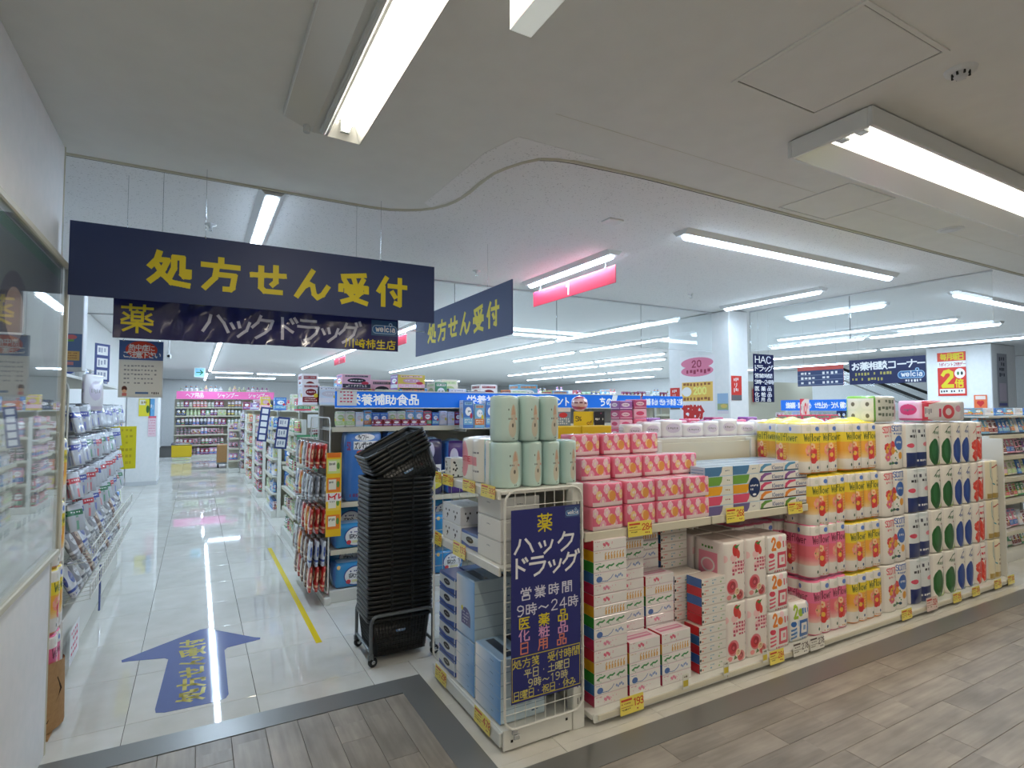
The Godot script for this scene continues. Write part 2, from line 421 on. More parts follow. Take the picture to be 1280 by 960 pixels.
	"a": "5,9 9,8 12,10 12,18;12,12 6,12 3,15 5,18 9,18 12,16", "c": "12,10 8,8 4,10 3,13 5,17 9,18 12,16", "e": "3,13 13,13 12,9 8,8 4,9 3,13 5,17 9,18 12,16", "f": "11,2 8,3 7,6 7,18;3,8 11,8", "i": "8,8 8,18;8,3 8,4", "l": "8,2 8,18", "n": "4,8 4,18;4,11 8,8 12,10 12,18", "o": "8,8 12,10 13,13 12,16 8,18 4,16 3,13 4,10 8,8", "r": "5,8 5,18;5,12 8,8 12,9", "s": "12,9 8,8 4,10 7,13 12,14 11,17 7,18 3,16", "t": "7,3 7,16 9,18 12,17;3,8 12,8", "w": "2,8 5,18 8,10 11,18 14,8", "x": "3,8 13,18;13,8 3,18", "%": "4,3 6,5 4,8 2,5 4,3;12,12 14,14 12,17 10,14 12,12;13,3 3,17"}

var im: Image
var atlas := []
var where := Rect2i()
var skyline := [[], []]
var palette := {}

# a fresh field of w by h pixels on picture sheet n, painted with a ground colour; the rect of its uv comes back
func field(n: int, w: int, h: int, ground: Color) -> Rect2:
	if skyline[n].is_empty():
		skyline[n].resize(257)
		skyline[n].fill(0)
	var cols := ceili((w + 4) / 8.0)
	var best := -1
	var low := 99999
	for i in 257 - cols:
		var top := 0
		for j in cols: top = maxi(top, skyline[n][i + j])
		if top < low:
			low = top
			best = i
	for j in cols: skyline[n][best + j] = low + h + 4
	where = Rect2i(best * 8 + 2, low + 2, w, h)
	if where.end.y > 2046: push_error("sheet full")
	im = atlas[n]
	im.fill_rect(where.grow(2), ground)
	return Rect2((where.position.x + 0.5) / 2048.0, (where.position.y + 0.5) / 2048.0, (w - 1) / 2048.0, (h - 1) / 2048.0)

func pal(c: Color) -> Rect2:
	var k := c.to_html()
	if not palette.has(k): palette[k] = field(0, 6, 6, c)
	return palette[k]

func clipfill(x: int, y: int, w: int, h: int, c: Color) -> void:
	var r := Rect2i(x + where.position.x, y + where.position.y, w, h).intersection(where)
	if r.size.x > 0 and r.size.y > 0: im.fill_rect(r, c)

func pr(x: float, y: float, w: float, h: float, c: Color) -> void:
	var W := where.size.x
	var H := where.size.y
	clipfill(roundi(x * W), roundi(y * H), maxi(1, roundi(w * W)), maxi(1, roundi(h * H)), c)

func pe(cx: float, cy: float, rx: float, ry: float, c: Color) -> void:
	var W := where.size.x
	var H := where.size.y
	var y0 := floori((cy - ry) * H)
	var y1 := ceili((cy + ry) * H)
	for y in range(y0, y1 + 1):
		var t := ((y + 0.5) / H - cy) / ry
		if absf(t) < 1.0:
			var hw := sqrt(1 - t * t) * rx
			var xa := roundi((cx - hw) * W)
			clipfill(xa, y, maxi(1, roundi((cx + hw) * W) - xa), 1, c)

# polygon in field pixels
func ppx(pts: Array, c: Color) -> void:
	var lo := 1e9
	var hi := -1e9
	for p in pts:
		lo = minf(lo, p.y)
		hi = maxf(hi, p.y)
	for y in range(maxi(0, floori(lo)), mini(where.size.y, ceili(hi) + 1)):
		var yc := y + 0.5
		var xs := []
		for i in pts.size():
			var a: Vector2 = pts[i]
			var b: Vector2 = pts[(i + 1) % pts.size()]
			if (a.y <= yc) != (b.y <= yc): xs.append(a.x + (yc - a.y) / (b.y - a.y) * (b.x - a.x))
		xs.sort()
		for i in range(0, xs.size() - 1, 2):
			var xa := roundi(xs[i])
			clipfill(xa, y, maxi(1, roundi(xs[i + 1]) - xa), 1, c)

func pp(pts: Array, c: Color) -> void:
	var q := []
	for p in pts: q.append(Vector2(p[0] * where.size.x, p[1] * where.size.y))
	ppx(q, c)

func line_px(pts: Array, w: float, c: Color) -> void:
	for i in pts.size() - 1:
		var a: Vector2 = pts[i]
		var b: Vector2 = pts[i + 1]
		var d := (b - a).normalized()
		var n := d.orthogonal() * w * 0.5
		var e := d * w * 0.35
		ppx([a + n - e, b + n + e, b - n + e, a - n - e], c)

func pl(pts: Array, w: float, c: Color) -> void:
	var q := []
	for p in pts: q.append(Vector2(p[0] * where.size.x, p[1] * where.size.y))
	line_px(q, w * where.size.y, c)

# text at fractions of the field: x left, y top, s height; adv: step as part of s; sx: how wide; slope: drop over the run
const WIDE := {"l": 0.36, "i": 0.36, "I": 0.4, "f": 0.5, "t": 0.52, "r": 0.54, "1": 0.55, "w": 0.82, "W": 0.86, " ": 0.5}
const OFF := {"l": -0.22, "i": -0.22, "I": -0.2, "f": -0.1, "t": -0.1, "r": -0.1, "1": -0.1, "w": 0.02, "e": -0.06, "a": -0.06, "c": -0.06, "o": -0.06, "n": -0.08, "s": -0.06}
func tx(t: String, x: float, y: float, s: float, c: Color, wt := 0.11, adv := 1.0, sx := 1.0, slant := 0.0) -> void:
	var H := float(where.size.y)
	var px := x * where.size.x
	var sz := s * H
	for ch in t:
		var step := 1.0
		if ch.unicode_at(0) < 128: step = WIDE.get(ch, 0.74)
		var off: float = OFF.get(ch, 0.0)
		if G.has(ch):
			for stroke in String(G[ch]).split(";"):
				var q := []
				for xy in stroke.split(" "):
					var v := xy.split(",")
					var yy := float(v[1]) / 20.0
					q.append(Vector2(px + (float(v[0]) / 20.0 + off + slant * (1.0 - yy)) * sz * sx, y * H + yy * sz))
				line_px(q, maxf(1.0, wt * sz), c)
		px += sz * sx * adv * step

# ------------------------------------------------------------------ materials
func mat(c: Color, rough := 0.6, metal := 0.0) -> StandardMaterial3D:
	var m := StandardMaterial3D.new()
	m.albedo_color = c
	m.roughness = rough
	m.metallic = metal
	return m

func glow(c: Color, e: float) -> StandardMaterial3D:
	var m := mat(Color(0.9, 0.9, 0.9), 0.5)
	m.emission_enabled = true
	m.emission = c
	m.emission_energy_multiplier = e
	return m

func glass(c: Color, a: float) -> StandardMaterial3D:
	var m := mat(Color(c.r, c.g, c.b, a), 0.02)
	m.transparency = BaseMaterial3D.TRANSPARENCY_ALPHA
	return m

func picture(w: int, h: int, c: Color) -> Image:
	var i := Image.create(w, h, false, Image.FORMAT_RGB8)
	i.fill(c)
	return i

func textured(t: Texture2D, scale: Vector3, rough: float) -> StandardMaterial3D:
	var m := mat(Color.WHITE, rough)
	m.albedo_texture = t
	m.uv1_triplanar = true
	m.uv1_world_triplanar = true
	m.uv1_scale = scale
	return m

func noise_tex(freq: float, lo: Color, hi: Color, seed_: int, size := 512, octaves := 4) -> NoiseTexture2D:
	var n := FastNoiseLite.new()
	n.seed = seed_
	n.frequency = freq
	n.fractal_octaves = octaves
	var g := Gradient.new()
	g.set_color(0, lo)
	g.set_color(1, hi)
	var t := NoiseTexture2D.new()
	t.noise = n
	t.width = size
	t.height = size
	t.seamless = true
	t.color_ramp = g
	return t

func materials() -> void:
	for n in 2:
		atlas.append(picture(2048, 2048, Color.WHITE))
	# acoustic board: white with scattered pits
	var pits := picture(1024, 1024, Color(0.93, 0.93, 0.93))
	var rough := picture(1024, 1024, Color(0.8, 0.8, 0.8))
	for k in 2600:
		var x := rng.randi_range(4, 1014)
		var y := rng.randi_range(4, 1014)
		var w := rng.randi_range(2, 7)
		var h := rng.randi_range(2, 5)
		var v := rng.randf_range(0.72, 0.86)
		pits.fill_rect(Rect2i(x, y, w, h), Color(v, v, v))
		rough.fill_rect(Rect2i(x, y, w, h), Color(0.2, 0.2, 0.2))
	M.acoustic = textured(ImageTexture.create_from_image(pits), Vector3.ONE * 0.8, 0.9)
	M.acoustic.heightmap_enabled = true
	M.acoustic.heightmap_texture = ImageTexture.create_from_image(rough)
	M.acoustic.heightmap_scale = 0.15
	M.ceiling = textured(noise_tex(0.02, Color(0.88, 0.885, 0.87), Color(0.9, 0.905, 0.89), 3), Vector3.ONE * 0.5, 0.9)
	M.trim = mat(Color(0.78, 0.77, 0.7), 0.5)
	M.dark = mat(Color(0.06, 0.06, 0.06), 0.6)
	M.wall = textured(noise_tex(0.03, Color(0.89, 0.9, 0.9), Color(0.92, 0.92, 0.92), 5), Vector3.ONE * 0.7, 0.75)
	M.panel = mat(Color(0.82, 0.83, 0.84), 0.45)
	M.tile = []
	for k in 3:
		var t := textured(noise_tex(0.012, Color(0.79 + k * 0.012, 0.78 + k * 0.012, 0.74 + k * 0.012), Color(0.84 + k * 0.012, 0.83 + k * 0.012, 0.8 + k * 0.012), 11 + k), Vector3.ONE * 0.6, 0.035)
		t.metallic_specular = 0.6
		M.tile.append(t)
	M.grout = mat(Color(0.3, 0.29, 0.27), 0.9)
	M.wood = []
	for k in 4:
		var p := picture(512, 128, Color.WHITE)
		var n := FastNoiseLite.new()
		n.seed = 40 + k
		n.frequency = 0.02
		var n2 := FastNoiseLite.new()
		n2.seed = 60 + k
		n2.frequency = 0.006
		for y in 128:
			for x in 512:
				var g := n.get_noise_2d(x * 0.16, y * 3.2) * 0.07 + n2.get_noise_2d(x * 0.7, y * 2.0) * 0.12
				var b: float = [0.575, 0.545, 0.595, 0.56][k] + g * 0.9
				p.set_pixel(x, y, Color(b, b * 0.94, b * 0.86))
		var m := mat(Color.WHITE, 0.42)
		m.albedo_texture = ImageTexture.create_from_image(p)
		M.wood.append(m)
	M.strip = mat(Color(0.52, 0.52, 0.51), 0.3, 0.4)
	M.white_metal = mat(Color(0.86, 0.86, 0.83), 0.35)
	M.wire = mat(Color(0.88, 0.88, 0.85), 0.3)
	M.cream = mat(Color(0.82, 0.8, 0.72), 0.5)
	M.chrome = mat(Color(0.75, 0.76, 0.77), 0.25, 0.9)
	M.grey_tube = mat(Color(0.42, 0.44, 0.45), 0.35, 0.5)
	M.black_plastic = mat(Color(0.035, 0.045, 0.042), 0.35)
	M.rubber = mat(Color(0.04, 0.04, 0.045), 0.6)
	M.glass = glass(Color(0.9, 0.95, 0.95), 0.04)
	M.smoke_glass = glass(Color(0.85, 0.92, 0.92), 0.1)
	M.acrylic = glass(Color(0.85, 0.88, 0.86), 0.35)
	M.fixture = mat(Color(0.87, 0.88, 0.88), 0.4)
	M.reflector = mat(Color(0.88, 0.88, 0.86), 0.2, 0.1)
	M.tube_off = mat(Color(0.8, 0.82, 0.82), 0.2)
	M.led = glow(Color(0.82, 0.91, 1.0), 21.0)
	M.tube_lit = glow(Color(1.0, 0.97, 0.91), 24.0)
	M.tube_box = glow(Color(1.0, 0.97, 0.91), 13.0)
	M.yellow_tape = mat(Color(0.86, 0.76, 0.12), 0.25)
	M.cardboard = textured(noise_tex(0.03, Color(0.62, 0.47, 0.3), Color(0.7, 0.54, 0.36), 31), Vector3.ONE * 2.0, 0.85)
	M.card_cut = mat(Color(0.2, 0.13, 0.08), 0.9)

func sheet(n: int, rough: float, coat := 0.0) -> StandardMaterial3D:
	var m := mat(Color.WHITE, rough)
	m.albedo_texture = sheets[n]
	m.texture_repeat = false
	if coat > 0:
		m.clearcoat_enabled = true
		m.clearcoat = coat
		m.clearcoat_roughness = 0.08
	return m

var sheets := []
func materials_printed() -> void:
	for n in 2: sheets.append(ImageTexture.create_from_image(atlas[n]))
	M.paper = sheet(0, 0.55)
	M.film = sheet(0, 0.38, 0.8)
	M.sign = sheet(1, 0.5)
	M.sign_gloss = sheet(1, 0.18, 0.4)
	M.clear_film = glass(Color(0.95, 0.95, 0.95), 0.12)
	M.pink_film = mat(Color(0.93, 0.62, 0.8), 0.25)
	M.yellow_film = mat(Color(0.9, 0.87, 0.25), 0.25)
	M.acrylic_white = mat(Color(0.84, 0.85, 0.83), 0.2)
	M.red_paint = mat(Color(0.75, 0.1, 0.1), 0.3)
	M.lit_sign = sheet(1, 0.4)
	M.lit_sign.emission_enabled = true
	M.lit_sign.emission = Color.BLACK
	M.lit_sign.emission_texture = sheets[1]
	M.lit_sign.emission_energy_multiplier = 0.5

# ------------------------------------------------------------------ prints
var K := {}
const NAVY := Color(0.1, 0.13, 0.24)
const YEL := Color(0.85, 0.78, 0.12)
const WHITE := Color(0.93, 0.93, 0.93)

func flower(x: float, y: float, r: float, c: Color, mid: Color) -> void:
	var asp := float(where.size.y) / where.size.x
	for k in 6:
		var a := TAU * k / 6 + x * 9
		pe(x + cos(a) * r * 0.55 * asp, y + sin(a) * r * 0.55, r * 0.5 * asp, r * 0.5, c if k % 2 else c.lightened(0.15))
	pe(x, y, r * 0.3 * asp, r * 0.3, mid)

func rose(x: float, y: float, r: float, c: Color) -> void:
	var asp := float(where.size.y) / where.size.x
	pe(x, y, r * asp, r, c.lightened(0.35))
	pe(x - r * 0.15 * asp, y, r * 0.75 * asp, r * 0.75, c)
	pe(x + r * 0.1 * asp, y - r * 0.1, r * 0.5 * asp, r * 0.5, c.darkened(0.2))
	pe(x, y, r * 0.22 * asp, r * 0.22, c.lightened(0.2))

# a row of small printed marks, as fine print looks at this size
func fine(x: float, y: float, w: float, h: float, c: Color, n := 8) -> void:
	for k in n:
		if rng.randf() < 0.85: pr(x + w * k / n, y + h * rng.randf_range(0, 0.15), w / n * rng.randf_range(0.45, 0.8), h * rng.randf_range(0.6, 1.0), c)

func wash(a: Color, b: Color, side: bool) -> void:
	var n: int = where.size.x if side else where.size.y
	for k in n:
		var c := a.lerp(b, float(k) / n)
		if side: clipfill(k, 0, 1, where.size.y, c)
		else: clipfill(0, k, where.size.x, 1, c)

func tissue_front(k: int) -> Rect2:
	var r := field(0, 176, 46, Color(0.92, 0.91, 0.9))
	var c: Color = [Color(0.86, 0.4, 0.5), Color(0.85, 0.62, 0.25), Color(0.2, 0.55, 0.3), Color(0.3, 0.45, 0.72), Color(0.88, 0.55, 0.66)][k]
	pr(0, 0.93, 1, 0.07, Color(0.82, 0.8, 0.8))
	if k == 0 or k == 4:
		for q in 5:
			pe(0.3 + q * 0.035, 0.42 + 0.12 * sin(q * 2.0), 0.03, 0.14, c)
		for q in 9: pe(rng.randf_range(0.05, 0.95), rng.randf_range(0.15, 0.85), 0.012, 0.05, c.lightened(0.2))
	elif k == 1:
		for q in 7:
			var x := 0.34 + q * 0.09
			pl([[x, 0.85], [x + 0.01, 0.3], [x + 0.03, 0.2]], 0.09, c)
			pl([[x + 0.03, 0.85], [x + 0.03, 0.5]], 0.08, c)
	elif k == 2:
		for q in 3:
			var x := 0.08 + q * 0.3
			pl([[x, 0.6], [x + 0.08, 0.42], [x + 0.16, 0.46], [x + 0.22, 0.34]], 0.16, c)
			pl([[x + 0.05, 0.5], [x + 0.05, 0.75]], 0.08, c)
			pe(x + 0.1, 0.85, 0.01, 0.04, c)
	else:
		pe(0.16, 0.6, 0.09, 0.3, c)
		pl([[0.2, 0.8], [0.4, 0.85], [0.52, 0.6], [0.58, 0.3]], 0.06, c)
		for q in 5: pe(0.66 + q * 0.05, 0.5 + 0.12 * sin(q * 1.7), 0.025, 0.13, c.lightened(0.3))
	fine(0.04, 0.08, 0.18, 0.08, c.darkened(0.1), 6)
	return r

func wellflower(pink: bool) -> Array:
	var band := Color(0.93, 0.45, 0.6) if pink else Color(0.93, 0.83, 0.18)
	var body := Color(0.93, 0.45, 0.5) if pink else Color(0.95, 0.68, 0.22)
	var out := []
	for side in 2:
		var r := field(0, 300 if side == 0 else 180, 220, Color(0.92, 0.9, 0.87))
		pr(0, 0.0, 1, 0.03, band)
		for q in (4 if side == 0 else 2):
			var x: float = q * (0.25 if side == 0 else 0.5)
			pr(x, 0.03, 0.006, 0.17, Color(0.75, 0.73, 0.7))
			pe(x + 0.13, 0.12, 0.055, 0.045, Color(0.35, 0.5, 0.8) if q % 2 else Color(0.85, 0.85, 0.8))
		pr(0, 0.2, 1, 0.2, band)
		pr(0, 0.4, 1, 0.32, body)
		for q in 5:
			pr(0, 0.72 - q * 0.03, 1, 0.03, body.lerp(Color(0.95, 0.9, 0.82), 0.7 - q * 0.14))
		var ink := Color(0.45, 0.1, 0.2) if pink else Color(0.3, 0.36, 0.1)
		for q in (2 if side == 0 else 1):
			var x := 0.03 + q * 0.52
			tx("Wellflower", x, 0.2, 0.17, ink, 0.1, 0.98, 0.66 if side == 0 else 0.7)
			flower(x + 0.1, 0.54, 0.11, Color(0.95, 0.6, 0.5), Color(0.9, 0.8, 0.5))
			flower(x + 0.25, 0.64, 0.15, Color(0.85, 0.22, 0.22), Color(0.95, 0.75, 0.3))
			flower(x + 0.24, 0.46, 0.06, Color(0.97, 0.8, 0.6), Color(0.9, 0.5, 0.3))
			pr(x + 0.32, 0.42, 0.1, 0.3, body.darkened(0.04))
			pe(x + 0.1, 0.87, 0.02, 0.03, Color(0.2, 0.35, 0.25))
			pe(x + 0.34, 0.87, 0.02, 0.03, Color(0.15, 0.3, 0.5))
			fine(x + 0.12, 0.92, 0.28, 0.025, Color(0.8, 0.6, 0.4))
			for z in 5: fine(x + 0.33, 0.45 + z * 0.05, 0.09, 0.02, body.lightened(0.4), 4)
			for z in 6: pe(x + rng.randf_range(0.02, 0.34), rng.randf_range(0.44, 0.72), 0.012, 0.016, Color(0.95, 0.55, 0.45) if z % 2 else Color(0.4, 0.5, 0.2))
		pr(0, 0.965, 1, 0.035, Color(0.9, 0.4, 0.55) if pink else Color(0.92, 0.55, 0.16))
		out.append(r)
	var t := field(0, 64, 64, Color(0.95, 0.72, 0.85) if pink else Color(0.92, 0.88, 0.3))
	for q in 9: pl([[rng.randf(), rng.randf()], [rng.randf(), rng.randf()]], 0.05, Color(0.97, 0.85, 0.93) if pink else Color(0.95, 0.93, 0.6))
	out.append(t)
	return out

func generic_prints() -> void:
	K.gen = []
	var sets := [Color(0.85, 0.3, 0.4), Color(0.93, 0.9, 0.92), Color(0.92, 0.62, 0.72), Color(0.3, 0.5, 0.8), Color(0.85, 0.88, 0.92), Color(0.35, 0.62, 0.45), Color(0.9, 0.8, 0.35), Color(0.25, 0.3, 0.5), Color(0.9, 0.88, 0.82), Color(0.6, 0.45, 0.7), Color(0.5, 0.72, 0.85), Color(0.88, 0.5, 0.25), Color(0.55, 0.12, 0.16), Color(0.75, 0.85, 0.6), Color(0.2, 0.2, 0.24), Color(0.95, 0.75, 0.82)]
	for k in 16:
		var g: Color = sets[k]
		var r := field(0, 72, 96, g)
		var o: Color = sets[(k * 7 + 5) % 16]
		pr(0, 0.62, 1, 0.26, o)
		pe(0.5, 0.4, 0.32, 0.16, Color.WHITE if g.get_luminance() < 0.75 else o.darkened(0.1))
		fine(0.26, 0.36, 0.5, 0.07, g.darkened(0.45) if g.get_luminance() < 0.75 else Color(0.95, 0.95, 0.95), 5)
		pr(0.1, 0.06, 0.8, 0.1, o.lightened(0.2))
		fine(0.14, 0.08, 0.7, 0.06, g.darkened(0.3), 7)
		fine(0.12, 0.68, 0.76, 0.05, Color(0.95, 0.95, 0.9), 8)
		fine(0.12, 0.77, 0.76, 0.05, Color(0.95, 0.95, 0.9), 8)
		pe(0.8, 0.56, 0.13, 0.1, Color(0.9, 0.8, 0.2) if k % 3 else Color(0.8, 0.2, 0.3))
		K.gen.append(r)

func price(t: String, ground: Color, ink: Color) -> Rect2:
	var r := field(0, 128, 76, ground)
	pr(0.05, 0.12, 0.45, 0.12, ink)
	fine(0.06, 0.34, 0.4, 0.08, ink.darkened(0.3), 7)
	pr(0.04, 0.55, 0.5, 0.02, ink.darkened(0.3))
	fine(0.06, 0.66, 0.4, 0.08, Color(0.35, 0.3, 0.1), 6)
	tx(t, 0.55, 0.16, 0.5, ink, 0.12, 0.85, 0.85)
	fine(0.7, 0.76, 0.22, 0.1, ink.darkened(0.2), 3)
	return r

func paint_prints() -> void:
	generic_prints()
	K.tf = []
	for k in 5: K.tf.append(tissue_front(k))
	K.tside = [pal(Color(0.82, 0.16, 0.26)), pal(Color(0.9, 0.68, 0.1)), pal(Color(0.15, 0.58, 0.2)), pal(Color(0.22, 0.45, 0.72)), pal(Color(0.78, 0.14, 0.36))]
	K.ttop = field(0, 64, 32, Color(0.93, 0.86, 0.88))
	pr(0.1, 0.3, 0.8, 0.4, Color(0.83, 0.45, 0.6))
	pr(0.14, 0.42, 0.72, 0.16, Color(0.9, 0.75, 0.8))
	K.slim = field(0, 176, 46, Color(0.9, 0.89, 0.86))
	for q in 3:
		fine(0.1 + q * 0.3, 0.25, 0.16, 0.14, [Color(0.85, 0.45, 0.45), Color(0.35, 0.62, 0.75), Color(0.4, 0.65, 0.5)][q], 4)
		pe(0.12 + q * 0.3, 0.66, 0.03, 0.1, [Color(0.9, 0.6, 0.5), Color(0.5, 0.7, 0.8), Color(0.6, 0.75, 0.5)][q])
	pr(0, 0.93, 1, 0.07, Color(0.78, 0.76, 0.74))
	pe(0.04, 0.6, 0.03, 0.16, Color(0.1, 0.1, 0.1))
	K.red = pal(Color(0.82, 0.16, 0.22))
	K.blue = pal(Color(0.2, 0.42, 0.72))
	K.slimtop = pal(Color(0.9, 0.86, 0.82))
	# kitchen paper with strawberries and roses
	K.rose = field(0, 150, 270, Color(0.93, 0.9, 0.87))
	for q in 6: pe(rng.randf(), rng.randf_range(0.1, 0.5), 0.14, 0.06, Color(0.95, 0.78, 0.78))
	pe(0.5, 0.15, 0.13, 0.1, Color(0.82, 0.18, 0.18))
	pe(0.62, 0.22, 0.08, 0.07, Color(0.86, 0.26, 0.22))
	pp([[0.42, 0.08], [0.7, 0.06], [0.56, 0.13]], Color(0.25, 0.5, 0.2))
	for q in 4: fine(0.34, 0.33 + q * 0.06, 0.6, 0.045, Color(0.75, 0.3, 0.4), 5)
	rose(0.34, 0.74, 0.13, Color(0.82, 0.24, 0.3))
	rose(0.68, 0.9, 0.09, Color(0.82, 0.28, 0.3))
	rose(0.55, 0.83, 0.06, Color(0.93, 0.78, 0.6))
	pe(0.2, 0.91, 0.1, 0.04, Color(0.95, 0.6, 0.6))
	pp([[0.4, 0.86], [0.52, 0.92], [0.36, 0.94]], Color(0.35, 0.5, 0.25))
	for q in 5: pr(0.94, 0.2 + q * 0.17, 0.03, 0.04, Color(0.2, 0.25, 0.2))
	K.roseside = field(0, 150, 270, Color(0.94, 0.9, 0.88))
	pr(0.2, 0.2, 0.6, 0.6, Color(0.93, 0.55, 0.65))
	pe(0.5, 0.42, 0.22, 0.12, Color(0.95, 0.9, 0.9))
	pe(0.5, 0.42, 0.17, 0.09, Color(0.93, 0.6, 0.68))
	fine(0.3, 0.1, 0.4, 0.05, Color(0.35, 0.55, 0.25), 4)
	K.rosetop = pal(Color(0.85, 0.78, 0.75))
	K.two = []
	for k in 2:
		var c: Color = [Color(0.9, 0.5, 0.12), Color(0.62, 0.75, 0.15)][k]
		var d: Color = [Color(0.85, 0.25, 0.35), Color(0.15, 0.4, 0.7)][k]
		var r := field(0, 150, 150, Color(0.93, 0.92, 0.9))
		for q in 5: pe(rng.randf(), rng.randf(), 0.1, 0.08, d.lightened(0.75))
		tx("2", 0.14, 0.04, 0.36, c, 0.2, 0.8, 0.9)
		pe(0.5, 0.26, 0.12, 0.1, c)
		fine(0.56, 0.16, 0.4, 0.17, d.lightened(0.2), 3)
		pe(0.16, 0.52, 0.12, 0.07, d)
		pr(0.42, 0.45, 0.44, 0.42, d)
		pr(0.5, 0.53, 0.28, 0.26, Color(0.93, 0.92, 0.9))
		pr(0.6, 0.6, 0.12, 0.12, d.lightened(0.4))
		for q in 3: pl([[0.06, 0.68 + q * 0.1], [0.28, 0.64 + q * 0.1]], 0.05, d.lightened(0.2))
		fine(0.3, 0.92, 0.6, 0.06, d, 6)
		K.two.append(r)
	K.wfp = wellflower(true)
	K.wfy = wellflower(false)
	# the tall row at the far end of the island
	K.scot = field(0, 160, 180, Color(0.93, 0.91, 0.88))
	tx("SCOTTIE", 0.05, 0.05, 0.16, Color(0.86, 0.3, 0.36), 0.11, 0.72, 0.62)
	tx("SCOTTIE", 0.5, 0.03, 0.15, Color(0.25, 0.4, 0.7), 0.11, 0.75, 0.72)
	for q in 9: flower(0.2 + 0.1 * (q % 4) + rng.randf_range(-0.03, 0.03), 0.48 + 0.13 * (q / 4) + rng.randf_range(-0.03, 0.03), 0.09, [Color(0.85, 0.2, 0.2), Color(0.92, 0.62, 0.15), Color(0.88, 0.4, 0.5)][q % 3], Color(0.95, 0.8, 0.3))
	for q in 4: pe(0.3 + q * 0.1, 0.86, 0.05, 0.03, Color(0.15, 0.3, 0.4) if q % 2 else Color(0.2, 0.45, 0.25))
	pe(0.72, 0.42, 0.16, 0.16, Color(0.25, 0.42, 0.72))
	fine(0.62, 0.38, 0.2, 0.06, WHITE, 4)
	pe(0.76, 0.7, 0.08, 0.08, Color(0.92, 0.65, 0.2))
	for q in 12: pe(rng.randf_range(0.1, 0.7), rng.randf_range(0.4, 0.86), 0.018, 0.018, Color(0.25, 0.5, 0.3) if q % 2 else Color(0.9, 0.75, 0.3))
	fine(0.12, 0.24, 0.3, 0.05, Color(0.85, 0.5, 0.5), 5)
	fine(0.55, 0.2, 0.34, 0.05, Color(0.4, 0.5, 0.7), 5)
	K.navyp = field(0, 160, 180, Color(0.88, 0.9, 0.9))
	pr(0, 0.66, 1, 0.34, Color(0.1, 0.18, 0.42))
	fine(0.5, 0.82, 0.4, 0.05, WHITE, 5)
	fine(0.2, 0.14, 0.7, 0.07, Color(0.3, 0.3, 0.35), 6)
	fine(0.1, 0.26, 0.8, 0.08, Color(0.12, 0.12, 0.15), 6)
	pe(0.14, 0.5, 0.12, 0.05, Color(0.88, 0.3, 0.4))
	pe(0.85, 0.48, 0.14, 0.05, Color(0.9, 0.5, 0.55))
	pe(0.5, 0.06, 0.3, 0.04, Color(0.8, 0.84, 0.84))
	for e in [["greenp", Color(0.1, 0.38, 0.14), Color(0.6, 0.75, 0.25)], ["bluep", Color(0.12, 0.26, 0.58), Color(0.5, 0.68, 0.8)]]:
		K[e[0]] = field(0, 160, 180, Color(0.93, 0.91, 0.87))
		pp([[0.1, 1], [0.45, 0.97], [0.8, 0.86], [1, 0.66], [1, 1]], e[2])
		pe(0.34, 0.68, 0.36, 0.31, e[1])
		pe(0.28, 0.62, 0.16, 0.22, e[1].lightened(0.08))
		pl([[0.62, 0.94], [0.8, 0.82], [0.92, 0.6]], 0.03, Color(0.93, 0.91, 0.87))
		pe(0.86, 0.56, 0.12, 0.2, e[1].lightened(0.12))
		pe(0.86, 0.5, 0.06, 0.1, e[1].lightened(0.4))
		pr(0.985, 0.0, 0.015, 1, Color(0.8, 0.78, 0.74))
		pl([[0.2, 0.24], [0.5, 0.12], [0.9, 0.08]], 0.025, e[1].darkened(0.2))
		fine(0.3, 0.2, 0.5, 0.07, e[1], 4)
		fine(0.64, 0.32, 0.3, 0.05, Color(0.5, 0.1, 0.1), 3)
	K.redp = field(0, 160, 180, Color(0.93, 0.9, 0.86))
	for q in 14: flower(rng.randf_range(0.15, 0.85), rng.randf_range(0.5, 0.92), 0.13, Color(0.9, 0.25, 0.18), Color(0.95, 0.5, 0.4))
	pl([[0.1, 0.28], [0.4, 0.14], [0.9, 0.1]], 0.025, Color(0.85, 0.3, 0.3))
	fine(0.3, 0.24, 0.5, 0.07, Color(0.85, 0.3, 0.35), 4)
	fine(0.5, 0.38, 0.4, 0.05, Color(0.6, 0.1, 0.12), 3)
	K.beigep = field(0, 160, 180, Color(0.92, 0.88, 0.76))
	pl([[0.25, 0.06], [0.24, 0.4], [0.4, 0.55], [0.6, 0.62]], 0.03, Color(0.25, 0.6, 0.65))
	pl([[0.5, 0.2], [0.75, 0.12], [0.95, 0.16]], 0.03, Color(0.7, 0.3, 0.25))
	for q in 4: fine(0.72, 0.3 + q * 0.1, 0.2, 0.07, Color(0.4, 0.25, 0.2), 2)
	pr(0.05, 0.84, 0.9, 0.12, Color(0.72, 0.6, 0.3))
	K.sidewhite = pal(Color(0.9, 0.88, 0.85))
	# pink soft tissue packs
	K.pinkt = field(0, 176, 84, Color(0.91, 0.42, 0.55))
	for q in 8: flower(0.08 + q * 0.12, 0.25 + 0.5 * (q % 3) / 2.0, 0.2, [Color(0.95, 0.78, 0.82), Color(0.95, 0.8, 0.55), Color(0.94, 0.68, 0.76)][q % 3], Color(0.95, 0.9, 0.8))
	pr(0, 0.8, 1, 0.2, Color(0.94, 0.85, 0.85))
	pe(0.62, 0.55, 0.1, 0.22, Color(0.92, 0.62, 0.3))
	fine(0.2, 0.42, 0.25, 0.14, Color(0.97, 0.9, 0.92), 5)
	K.pinkend = pal(Color(0.93, 0.5, 0.6))
	K.pinktop = field(0, 64, 64, Color(0.92, 0.83, 0.85))
